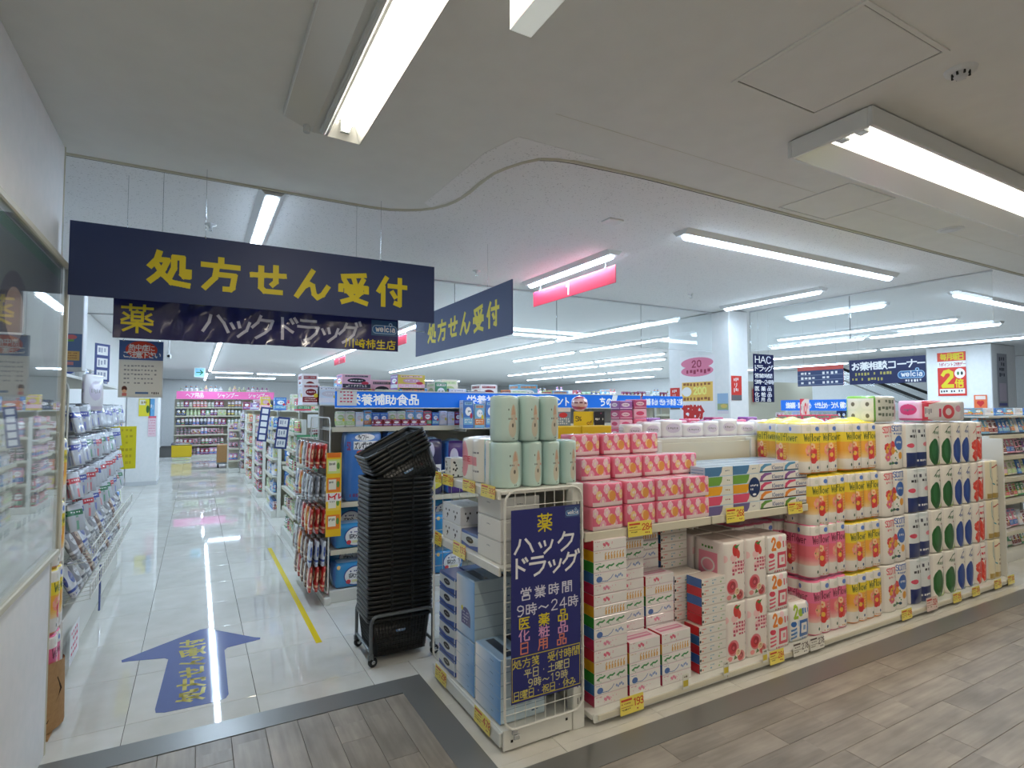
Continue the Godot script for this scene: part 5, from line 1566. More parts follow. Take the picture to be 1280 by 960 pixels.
func signs() -> void:
	var o := board("hanging_sign", "big navy sign with yellow prescription lettering hanging across the entrance", "sign", Vector3(0.374, 2.108, -3.3), 0, 1.82, 0.353, K.big, M.sign, 0.008, K.big)
	wires(o, [-0.35, 0.57], 0.353, CEIL - 2.108)
	# limp glossy banner under it
	var key := begin()
	key.set_smooth_group(0)
	var rows := []
	var uvr := []
	for side in 1:
		for j in 9:
			var row := []
			var ur := []
			for i in 61:
				var x := i / 60.0
				var y := j / 8.0
				var amp := 0.010 * smoothstep(0.1, 0.2, x) * (1.0 - smoothstep(0.55, 0.75, x)) + 0.001
				var z := amp * (sin(x * 95.0 + y * 3.0) * 0.6 + sin(x * 41.0 - y * 5.0) + 0.5 * sin(x * 170.0 + y * 9.0))
				row.append(Vector3(x * 1.465, y * 0.235, z))
				ur.append(K.banner.position + K.banner.size * Vector2(x, 1.0 - y))
			rows.append(row)
			uvr.append(ur)
	add_grid(key, rows, uvr)
	key.generate_normals()
	var b := item("shop_banner", "glossy navy banner with the shop name hanging below the big sign", "banner", key.commit(), M.sign_gloss, Vector3(-0.372, 1.93, -3.42))
	part("hanging_cord", rod(Vector3(0.2, 0.235, 0), Vector3(0.2, 0.88, 0), 0.001, 4), M.chrome, b)
	part("hanging_cord", rod(Vector3(1.2, 0.235, 0), Vector3(1.2, 0.88, 0), 0.001, 4), M.chrome, b)
	o = board("hanging_sign", "navy sign with yellow prescription lettering hanging along the second aisle", "sign", Vector3(1.9, 2.09, -4.38), -90, 1.97, 0.385, K.big, M.sign, 0.008, K.big)
	wires(o, [-0.6, 0.6], 0.385, CEIL - 2.09)
	var n := 0
	for e in [[2.9, 2.58, -4.125, 1.26, "1", "nearest red hanging board with a white one, below a ceiling light"], [2.8, 2.58, -8.9, 1.1, "2", "red hanging board with a white two, deeper in the shop"], [2.8, 2.58, -13.0, 1.1, "3", "red hanging board with a white three, deepest in the row"]]:
		o = board("number_sign", e[5], "sign", Vector3(e[0], e[1], e[2]), -90, e[3], 0.145, K["num" + e[4]], M.sign, 0.006, K["num" + e[4]])
		wires(o, [-0.5, 0.5], 0.145, CEIL - e[1])
		n += 1
	# floor arrow, 1 mm film with rounded corners
	var pts := PackedVector2Array()
	for q in [[0.10, -4.67], [0.06, -4.665], [-0.30, -4.40], [-0.375, -4.345], [-0.37, -4.31], [-0.33, -4.305], [-0.14, -4.25], [-0.12, -4.22], [-0.155, -3.56], [-0.15, -3.52], [-0.11, -3.5], [0.13, -3.49], [0.175, -3.51], [0.19, -3.55], [0.195, -4.2], [0.215, -4.235], [0.37, -4.265], [0.415, -4.275], [0.42, -4.305], [0.38, -4.335]]:
		pts.append(Vector2(q[0], q[1]))
	var st := begin()
	var idx := Geometry2D.triangulate_polygon(pts)
	for i in range(0, idx.size(), 3):
		var v := []
		for k in 3: v.append(Vector3(pts[idx[i + k]].x, 0.0016, pts[idx[i + k]].y))
		var u := []
		for k in 3: u.append(K.arrow.position + K.arrow.size * Vector2(clampf((-3.48 - v[k].z) / 1.2, 0, 1), clampf((v[k].x + 0.16) / 0.36, 0, 1) if absf(v[k].x - 0.02) < 0.2 else 0.02))
		tri(st, v[0], v[1], v[2], u[0], u[1], u[2], Vector3.UP)
	M.arrow = mat(Color(0.3, 0.36, 0.6), 0.06)
	M.arrow.metallic_specular = 0.6
	M.arrow_text = mat(Color(0.78, 0.72, 0.3), 0.1)
	var a := item("floor_arrow", "navy floor arrow with yellow prescription lettering pointing down the aisle", "floor sticker", plate(pts, 0.0, 0.0014), M.arrow)
	var lt := begin()
	quad(lt, Vector3(-0.16, 0.0019, -3.5), Vector3(-0.16, 0.0019, -4.5), Vector3(0.2, 0.0019, -4.5), Vector3(0.2, 0.0019, -3.5), Vector3.UP)
	# lettering as raised film strokes, read from the left side of the arrow
	st = begin()
	var run := 0.0
	for ch in "処方せん受付":
		for stroke in String(G[ch]).split(";"):
			var p := stroke.split(" ")
			for k in p.size() - 1:
				var s0 := p[k].split(",")
				var s1 := p[k + 1].split(",")
				var A := Vector3(-0.06 + float(s0[1]) / 20.0 * 0.145, 0.0018, -3.56 - run - float(s0[0]) / 20.0 * 0.145)
				var B := Vector3(-0.06 + float(s1[1]) / 20.0 * 0.145, 0.0018, -3.56 - run - float(s1[0]) / 20.0 * 0.145)
				var dd := (B - A).normalized() * 0.0105
				var nn := dd.cross(Vector3.UP)
				quad(st, A - dd - nn, B + dd - nn, B + dd + nn, A - dd + nn, Vector3.UP)
		run += 0.158
	part("lettering", st.commit(), M.arrow_text, a)
	item("floor_tape", "yellow tape line stuck along the aisle floor", "tape", slab(Vector3(0.737, 0, -6.98), Vector3(0.777, 0.0012, -4.02)), M.yellow_tape)
	# glazed notice case on the near wall
	var g := thing("notice_case", "tall glazed poster case with green header on the near white wall", "notice board", Vector3(-0.572, 0.93, -2.35), 90)
	var L := 1.96
	st = begin()
	part("backing", slab(Vector3(-L / 2, 0, -0.001), Vector3(L / 2, 1.3, 0.006)), M.panel, g)
	for e in [["poster_photo", K.photo, 0.62, 0.68], ["poster_sheet", K.photo2, 0.02, 0.58]]:
		part(e[0], box(Vector3(L - 0.06, e[3], 0.001), 0.0, [e[1]]), M.sign, g, Vector3(0, e[2] - 0.01, 0.0075))
	part("pane", slab(Vector3(-L / 2, 0, 0.022), Vector3(L / 2, 1.3, 0.026)), M.glass, g)
	for e in [[Vector3(-L / 2, -0.03, 0), Vector3(L / 2, 0.0, 0.035)], [Vector3(-L / 2, 1.3, 0), Vector3(L / 2, 1.33, 0.035)], [Vector3(L / 2, -0.03, 0), Vector3(L / 2 + 0.025, 1.33, 0.035)], [Vector3(-L / 2 - 0.025, -0.03, 0), Vector3(-L / 2, 1.33, 0.035)]]:
		part("frame_bar", slab(e[0], e[1], 0.005), M.trim, g)
	board("notice", "small blue and orange notice on the wall panel beside the entrance", "notice", Vector3(-0.626, 1.81, -3.998), 0, 0.1, 0.19, K.notice, M.sign, 0.001)
	o = board("heat_poster", "blue-headed heat stroke warning poster hanging below the shop banner", "poster", Vector3(-0.263, 1.635, -3.62), 0, 0.2, 0.305, K.heat, M.sign, 0.001)
	wires(o, [-0.08, 0.08], 0.305, CEIL + 0.012 - 1.635)
	# pillar posters
	board("price_poster", "tall pink and yellow points offer poster on the near pillar", "poster", Vector3(5.838, 1.22, -5.385), -90, 0.6, 1.06, K.offer, M.sign, 0.001)
	board("red_card", "red upright card with white lettering beside the points offer poster", "card", Vector3(5.838, 1.565, -5.785), -90, 0.18, 0.3, K.redcard, M.sign, 0.003)
	board("scenery_card", "small pale landscape poster on the near pillar", "poster", Vector3(5.838, 1.51, -4.965), -90, 0.17, 0.26, K.landscape, M.sign, 0.001)
	board("red_card", "red upright card on the mall face of the near pillar", "card", Vector3(5.955, 1.68, -4.847), 0, 0.19, 0.31, K.redcard, M.sign, 0.003)
	o = board("hours_poster", "navy opening hours poster with white lettering hanging past the pillar", "poster", Vector3(6.46, 1.66, -4.83), 0, 0.41, 0.625, K.hac, M.sign_gloss, 0.001)
	wires(o, [-0.1, 0.1], 0.625, CEIL + 0.012 - 1.66)
	o = board("consult_sign", "wide navy consultation sign with blue logo hanging at the back", "sign", Vector3(8.0, 1.91, -4.13), -90, 0.95, 0.34, K.consult, M.sign, 0.008)
	wires(o, [-0.35, 0.35], 0.34, CEIL + 0.012 - 1.91)
	o = board("goods_guide", "grey-blue goods guide board with red header hanging before the escalator", "sign", Vector3(8.0, 1.91, -5.04), -90, 0.7, 0.29, K.guide, M.sign, 0.008)
	wires(o, [-0.25, 0.25], 0.29, CEIL + 0.012 - 1.91)
	board("double_poster", "red and yellow double points poster on the square white pillar", "poster", Vector3(13.19, 1.832, -5.57), -90, 0.49, 0.89, K.double, M.sign, 0.001)
	board("heart_card", "orange card with a red heart on the square white pillar", "card", Vector3(13.19, 1.57, -5.11), -90, 0.21, 0.27, K.heart, M.sign, 0.001)
	board("grey_poster", "tall grey lettered poster on the mall face of the square pillar", "poster", Vector3(13.62, 1.6, -4.91), 0, 0.42, 1.04, K.greyposter, M.sign, 0.001)
	board("goods_guide", "dark goods guide board at the picture edge beyond the square pillar", "sign", Vector3(14.4, 2.2, -4.2), -90, 0.8, 0.55, K.guide2, M.sign, 0.008)
	# exit signs
	var x := board("exit_sign", "square lit exit sign with a green arrow far down the aisle", "exit sign", Vector3(0.07, 2.5, -19.0), 0, 0.28, 0.28, K.exit, M.lit_sign, 0.05)
	part("hanger", rod(Vector3(0, 0.28, 0), Vector3(0, 0.33, 0), 0.01), M.fixture, x)
	x = board("exit_sign", "lit exit sign box with green figure hanging near the camera", "exit sign", Vector3(0.68, 2.5, -0.99), -90, 0.37, 0.19, K.exit2, M.lit_sign, 0.06, K.exit2)
	part("hanger", rod(Vector3(0, 0.19, 0), Vector3(0, 0.32, 0), 0.012), M.fixture, x)

# ------------------------------------------------------------------ the island of paper goods
func island() -> void:
	var t := thing("island_gondola", "long white island shelf unit facing the mall floor", "shelf unit", Vector3(0, 0, 0))
	part("deck", slab(Vector3(1.745, 0.03, -2.8), Vector3(6.46, 0.055, -2.315), 0.003), M.white_metal, t)
	part("deck_lip", slab(Vector3(1.75, 0.018, -2.315), Vector3(6.44, 0.062, -2.3), 0.004), M.white_metal, t)
	for k in 5:
		part("price_rail", slab(Vector3(1.77 + k * 0.93, 0.03, -2.3), Vector3(1.77 + k * 0.93 + 0.915, 0.058, -2.292), 0.003), M.cream, t)
	part("kick", slab(Vector3(1.76, 0, -2.78), Vector3(6.42, 0.03, -2.4)), M.panel, t)
	for k in 6:
		var x := 1.76 + k * 0.925
		part("upright", slab(Vector3(x - 0.02, 0, -2.85), Vector3(x + 0.02, 1.36, -2.8), 0.003), M.white_metal, t)
	part("back_panel", slab(Vector3(1.78, 0.05, -2.835), Vector3(6.4, 1.34, -2.815)), M.cream, t)
	for k in 2:
		var x := 1.757 + k * 0.932
		var s := part("shelf", slab(Vector3(x, 0.905, -2.8), Vector3(x + 0.925, 0.93, -2.39), 0.003), M.white_metal, t)
		part("front_rail", slab(Vector3(x, 0.888, -2.39), Vector3(x + 0.925, 0.936, -2.378), 0.004), M.cream, s)
		for e in [x + 0.01, x + 0.9]:
			part("bracket", slab(Vector3(e, 0.84, -2.8), Vector3(e + 0.006, 0.905, -2.5)), M.white_metal, s)
	# far end panel
	part("end_panel", slab(Vector3(6.44, 0, -2.8), Vector3(6.46, 1.3, -2.34), 0.003), M.white_metal, t)
	# rear side shelf of the same island, a unit of its own
	var r := thing("rear_gondola", "white shelf unit back to back with the island, its top shelf showing", "shelf unit", Vector3(0, 0, 0))
	part("shelf", slab(Vector3(1.75, 1.345, -3.3), Vector3(6.42, 1.37, -2.86), 0.003), M.white_metal, r)
	part("front_rail", slab(Vector3(1.75, 1.33, -2.86), Vector3(6.42, 1.375, -2.852), 0.003), M.white_metal, r)
	part("deck", slab(Vector3(1.75, 0.0, -3.3), Vector3(6.42, 0.1, -2.86), 0.003), M.white_metal, r)
	for k in 5: part("upright", slab(Vector3(1.76 + k * 1.14, 0.1, -2.9), Vector3(1.8 + k * 1.14, 1.345, -2.86)), M.white_metal, r)
	# price cards on the rails
	for e in [[1.98, 0.022, -2.289, "193", "yellow price card on the lower rail below the animal tissue bundles", 0.155, 0.085], [3.13, 0.022, -2.289, "284", "yellow price card on the lower rail below the rose paper packs", 0.135, 0.08], [4.62, 0.02, -2.289, "298", "yellow price card on the lower rail below the flower tissue packs", 0.14, 0.075], [5.38, 0.02, -2.289, "298", "yellow price card on the lower rail below the green packs", 0.13, 0.075], [5.7, 0.02, -2.289, "268", "yellow price card on the lower rail below the blue packs", 0.13, 0.075], [6.1, 0.02, -2.289, "284", "yellow price card on the lower rail below the red packs", 0.13, 0.075], [6.36, 0.02, -2.289, "332", "yellow price card on the lower rail at the far end", 0.13, 0.075], [2.12, 0.885, -2.372, "284", "yellow price card on the upper rail below the pink tissue packs", 0.17, 0.08], [2.88, 0.885, -2.372, "268", "yellow price card on the upper rail below the rainbow cartons", 0.16, 0.09], [3.46, 0.885, -2.372, "284", "yellow price card at the end of the upper rail", 0.15, 0.075]]:
		card(Vector3(e[0], e[1], e[2]), 0, e[5], e[6], K.price[e[3]], e[4])
	card(Vector3(4.98, 0.025, -2.286), 0, 0.16, 0.1, K.price["324"], "pinkish price card on the lower rail below the navy banded packs")
	card(Vector3(3.36, 0.025, -2.287), 0, 0.15, 0.085, K.price["w"], "white price card on the lower rail below the orange numbered packs")
	card(Vector3(3.53, 0.025, -2.287), 0, 0.15, 0.085, K.price["w"], "white price card on the lower rail below the blue numbered pack")
	for e in [[2.36, "rail under the animal tissue bundles"], [2.68, "rail under the red and blue tissue"], [3.02, "rail under the rose packs"]]:
		item("shelf_tab", "small clear shelf tab standing on the " + e[1], "shelf tab", box(Vector3(0.045, 0.08, 0.003), 0.001, [K.tab]), M.film, Vector3(e[0], 0.05, -2.286), 0, "clear shelf tabs")

func card(at: Vector3, turn: float, w: float, h: float, uv: Rect2, label: String) -> void:
	var o := item("price_card", label, "price card", box(Vector3(w, h, 0.002), 0.0005, [uv]), M.film, at, 0, "price cards")
	o.rotation_degrees = Vector3(-3, turn, 0)
	o.position += o.basis.z * 0.005

var TIS: Node3D
# five wrapped boxes stood one on another; returns the thing
func bundle(called: String, label: String, at: Vector3, turn: float, s: Vector3, fronts: Array, sides: Array, top: Rect2, group: String, order := 0) -> Node3D:
	var t := thing(called, label, "tissue bundle", at, turn, group)
	var h := s.y / 5.0
	for k in 5:
		var q := (4 - k + order) % 5
		var f: Rect2 = fronts[q % fronts.size()]
		var sd: Rect2 = sides[q % sides.size()]
		part("tissue_box", box(Vector3(s.x, h - 0.001, s.z), 0.002, [f, f, sd, sd, top, top]), M.film, t, Vector3(0, k * h, 0))
	return t

# one wrapped pack with a film fold on top
func wrapped(called: String, label: String, cat: String, at: Vector3, turn: float, mesh: ArrayMesh, m: Material, group: String, fold := Vector3.ZERO, fm: Material = null) -> Node3D:
	if fold == Vector3.ZERO: return item(called, label, cat, mesh, m, at, turn, group)
	var t := thing(called, label, cat, at, turn, group)
	part("wrapper", mesh, m, t)
	var key := "fold%s" % fold
	if not cache.has(key):
		var st := begin()
		st.set_smooth_group(0)
		var rows := []
		var uvr := []
		for j in 5:
			var row := []
			var ur := []
			for i in 9:
				var x := i / 8.0
				var y := j / 4.0
				row.append(Vector3((x - 0.5) * fold.x, fold.y * sin(PI * y) * (0.7 + 0.3 * sin(x * 11.0)) * sqrt(sin(PI * x) + 0.0001) + 0.003 * sin(x * 23.0 + y * 6.0) * sin(PI * x), (0.5 - y) * fold.z))
				ur.append(Vector2(0.5, 0.5))
			rows.append(row)
			uvr.append(ur)
		add_grid(st, rows, uvr)
		st.generate_normals()
		cache[key] = st.commit()
	part("film_fold", cache[key], fm, t, Vector3(0, mesh.get_aabb().end.y - 0.012, 0))
	return t

func island_goods() -> void:
	var D := 0.055
	# animal print tissue: five-box bundles, front row, second row, third row
	var S := Vector3(0.218, 0.279, 0.115)
	var zf := -2.36 - 0.0575
	var spots := [[0, 0, 3, 0], [1, 0, 1, 0], [2, 0, 1, 0], [0, 1, 3, 0], [1, 1, 3, 0], [2, 1, 2, 0], [1, 2, 3, 0], [2, 2, 3, 0]]
	var rown := ["front", "second", "third"]
	for s in spots:
		for k in s[2]:
			var hid := "of five animal tissue boxes"
			bundle("tissue_bundle", "bundle %s, %s column, %s row, %s up" % [hid, ORD[s[0]], rown[s[1]], ORD[k]], Vector3(1.907 + s[0] * 0.232, D + k * 0.2805, zf - s[1] * 0.125), 0, S, K.tf, K.tside, K.ttop, "animal print tissue bundles")
	# red and blue sided slim tissue
	S = Vector3(0.225, 0.265, 0.115)
	for s in [[2.66, zf, 1, "front"], [2.69, zf - 0.005, 2, "front upper"], [2.6, zf - 0.13, 2, "second"], [2.62, zf - 0.26, 3, "rear"]]:
		for k in s[2]:
			if s[3] == "front upper" and k == 0: continue
			bundle("slim_tissue_bundle", "slim tissue bundle with red and blue sides, %s stack, %s from the deck" % [s[3], ORD[k]], Vector3(s[0], D + k * 0.266, s[1]), 0, S, [K.slim], [K.red, K.blue], K.slimtop, "red and blue tissue bundles", k)
	# rose kitchen paper
	for i in 2:
		for k in 2:
			for d in 2:
				wrapped("paper_roll_pack", "strawberry and rose printed paper pack, %s column, %s row, %s" % [ORD[i], ["lower", "upper"][k], ["in front", "behind"][d]], "paper pack", Vector3(2.862 + i * 0.2, D + k * 0.36, -2.36 - 0.12 - d * 0.245), 0, pack(0.198, 0.358, 0.24, [K.rose, K.roseside, K.rosetop], 0, 0, 0.012, 0.004, 0.004, 0.003, 3 + i), M.film, "rose paper packs")
	for k in 3:
		wrapped("numbered_pack", "white pack with an orange two, %s from the deck" % ORD[k], "paper pack", Vector3(3.267, D + k * 0.238, -2.36 - 0.12), 0, pack(0.205, 0.236, 0.24, [K.two[0], K.sidewhite, K.rosetop], 0, 0, 0.015, 0.005, 0.004, 0.003, 9 + k), M.film, "orange numbered packs")
	wrapped("numbered_pack", "white pack with a green two and blue print beside the orange ones", "paper pack", Vector3(3.49, D, -2.36 - 0.11), 0, pack(0.21, 0.25, 0.2, [K.two[1], K.sidewhite, K.rosetop], 0, 0, 0.03, 0.006, 0.02, 0.004, 14), M.film, "", Vector3(0.2, 0.03, 0.12), M.clear_film)
	# pink twelve-roll packs
	var pm := pack(0.425, 0.362, 0.23, K.wfp, 4, 2, 0.02, 0.002, 0.01, 0.003, 21)
	var ym := pack(0.425, 0.346, 0.23, K.wfy, 4, 2, 0.02, 0.002, 0.01, 0.003, 22)
	var pink := [[3.61, 0, 0, -0.225], [4.03 - 0.21, 0, 0, 0], [4.03 - 0.21, 1, 0, 0], [3.35, 1, 0, -0.225], [3.785, 1, 0, -0.225]]
	var pl_ := ["behind the blue numbered pack", "front lower, beside the yellow packs", "front upper, beside the yellow packs", "upper, behind the orange packs", "upper, second row by the yellow packs"]
	for i in pink.size():
		wrapped("pink_roll_pack", "pink twelve-roll toilet paper pack, " + pl_[i], "toilet paper", Vector3(pink[i][0] + (0.0 if i else 0.02), D + pink[i][1] * 0.376, -2.36 - 0.115 + pink[i][3]), 0, pm, M.film, "pink toilet paper packs", Vector3(0.3, 0.025 if pink[i][1] == 1 else 0.01, 0.12), M.pink_film)
	# yellow packs stacked higher towards the corner
	var yel := [[4.26, 0, 0], [4.26, 1, 0], [3.83, 2, 0], [4.26, 2, 0], [3.75, 3, 0], [4.24, 3, 0], [3.84, 2, -0.235], [3.86, 3, -0.235]]
	var yl := ["bottom of the corner stack", "second up in the corner stack", "third up, beside the coloured cartons", "third up in the corner stack", "top, beside the coloured cartons", "top of the corner stack", "third up, second row by the coloured cartons", "top, just behind the coloured cartons"]
	for i in yel.size():
		wrapped("yellow_roll_pack", "yellow twelve-roll toilet paper pack, " + yl[i], "toilet paper", Vector3(yel[i][0], D + yel[i][1] * 0.359, -2.36 - 0.115 + yel[i][2]), 0, ym, M.film, "yellow toilet paper packs", Vector3(0.36, 0.045 if yel[i][1] == 3 else 0.008, 0.16), M.yellow_film)
	# the four-high wall of packs at the far end
	var cols := [["flower_tissue_pack", "white pack with a bunch of bright flowers", K.scot, 4.66, 0.35, 2, 4, "flower packs"], ["navy_roll_pack", "white pack with a navy lower band", K.navyp, 5.02, 0.34, 2, 4, "navy banded packs"], ["green_roll_pack", "cream pack with a dark green swoosh", K.greenp, 5.3, 0.2, 1, 4, "green packs"], ["green_roll_pack", "cream pack with a wide dark green swoosh", K.greenp, 5.5, 0.2, 1, 4, "green packs"], ["blue_roll_pack", "cream pack with a royal blue swoosh", K.bluep, 5.675, 0.15, 1, 4, "blue packs"], ["blue_roll_pack", "cream pack with a broad royal blue swoosh", K.bluep, 5.825, 0.15, 1, 4, "blue packs"], ["red_roll_pack", "cream pack with red blossoms", K.redp, 6.02, 0.23, 2, 4, "red packs"], ["beige_roll_pack", "beige pack with a teal curve", K.beigep, 6.29, 0.27, 2, 3, "beige packs"]]
	for c in cols:
		for k in c[6]:
			var y: float = D + k * 0.352
			wrapped(c[0], "%s, %s from the bottom of its column" % [c[1], ORD[k]], "paper pack", Vector3(c[3], y, -2.36 - 0.12), 0, pack(c[4] - 0.004, 0.348, 0.24, [c[2], K.sidewhite, K.rosetop], c[5], 2, 0.015, 0.003, 0.004, 0.002, 31), M.film, c[7])
	# two packs lying on top
	wrapped("green_roll_box", "green edged pack showing round roll ends, lying on top of the stack", "toilet paper", Vector3(4.62, D + 4 * 0.352 + 0.01, -2.5), 6, pack(0.36, 0.2, 0.22, [K.rollside, K.rollends, K.rosetop], 0, 0, 0.02, 0.004, 0.0, 0.002, 41), M.film, "")
	wrapped("red_pad_pack", "red and white pack with a pink ring, lying on top of the stack", "paper pack", Vector3(5.5, D + 4 * 0.352 + 0.01, -2.48), -4, pack(0.62, 0.17, 0.2, [K.redring, K.pads[2], K.rosetop], 0, 0, 0.02, 0.005, 0.0, 0.004, 42), M.film, "")
	# upper shelf: pink soft tissue
	var tm := pack(0.214, 0.122, 0.12, [K.pinkt, K.pinkend, K.pinktop], 0, 0, 0.008, 0.002, 0.002, 0.0015, 51)
	var ys := 0.932
	for row in 3:
		for k in 2 + row:
			for i in 4:
				if row < 2 and k < 1 and row > 0: continue
				if row == 2 and k < 2: continue
				if row == 2 and i == 3: continue
				var x: float = 1.925 + i * 0.222 + (0.012 if i else 0.0) + row * 0.02
				wrapped("pink_tissue_pack", "pink flowered tissue pack on the upper shelf, %s from the end, %s layer, %s row" % [ORD[i], ORD[k], rown[row]], "tissue pack", Vector3(x, ys + k * 0.124, -2.394 - 0.06 - row * 0.125), 0, tm, M.film, "pink tissue packs", Vector3(0.2, 0.02, 0.1) if k == 1 + row else Vector3.ZERO, M.clear_film)
	# coloured cartons
	var kx := [2.775, 3.02, 3.265, 3.51]
	for i in 4:
		for d in 3:
			var f: Array = K.kl if i < 2 else K.kn
			bundle("coloured_tissue_bundle", "bundle of five %s tissue boxes, %s from the pink packs, %s" % ["rainbow" if i < 2 else "slim bow printed", ORD[i], ["in front", "behind", "rearmost"][d]], Vector3(kx[i], ys, -2.394 - 0.06 - d * 0.125), 0, Vector3(0.243, 0.292, 0.118), f, [K.kltop], K.kltop, "coloured tissue bundles")
	bundle("coloured_tissue_bundle", "bundle of five rainbow tissue boxes behind the pink packs", Vector3(2.53, ys, -2.704), 0, Vector3(0.243, 0.292, 0.118), K.kl, [K.kltop], K.kltop, "coloured tissue bundles")
	var seal := item("seal_sticker", "round navy seal on the rainbow tissue carton", "sticker", box(Vector3(0.001, 0.001, 0.001), 0), M.film, Vector3(3.09, 1.08, -2.3925))
	var st := begin()
	for k in 20:
		var a := TAU * k / 20
		var b := TAU * (k + 1) / 20
		var uv := func(p): return K.seal.position + K.seal.size * Vector2(0.5 + p.x / 0.12, 0.5 - p.y / 0.14)
		var A := Vector3(sin(a) * 0.055, cos(a) * 0.062, 0)
		var B := Vector3(sin(b) * 0.055, cos(b) * 0.062, 0)
		tri(st, Vector3.ZERO, A, B, uv.call(Vector3.ZERO), uv.call(A), uv.call(B), Vector3(0, 0, 1))
	seal.mesh = st.commit()

# ------------------------------------------------------------------ end cap towards the aisle
func wire_panel(parent: Node, called: String, w: float, h: float, at: Vector3, turn: float, dx := 0.05, dy := 0.07) -> Node3D:
	var g := Node3D.new()
	g.name = called
	parent.add_child(g, true)
	g.position = at
	g.rotation_degrees.y = turn
	var st := begin()
	var pts := []
	var r := 0.06
	for c in [[-w / 2 + r, h - r, 180.0], [w / 2 - r, h - r, 90.0], [w / 2 - r, r, 0.0], [-w / 2 + r, r, -90.0]]:
		for k in 5:
			var a := deg_to_rad(c[2] - 22.5 * k)
			pts.append(Vector3(c[0] + cos(a) * r, c[1] + sin(a) * r, 0))
	pts.append(pts[0])
	add_path(st, pts, 0.006, 6)
	part("frame", st.commit(), M.wire, g)
	var nx := int(w / dx)
	for i in range(1, nx): part("wire", rod(Vector3(-w / 2 + w * i / nx, 0.004, 0), Vector3(-w / 2 + w * i / nx, h - 0.004, 0), 0.0018, 5), M.wire, g)
	var ny := int(h / dy)
	for i in range(1, ny): part("wire", rod(Vector3(-w / 2 + 0.004, h * i / ny, 0.003), Vector3(w / 2 - 0.004, h * i / ny, 0.003), 0.0018, 5), M.wire, g)
	return g

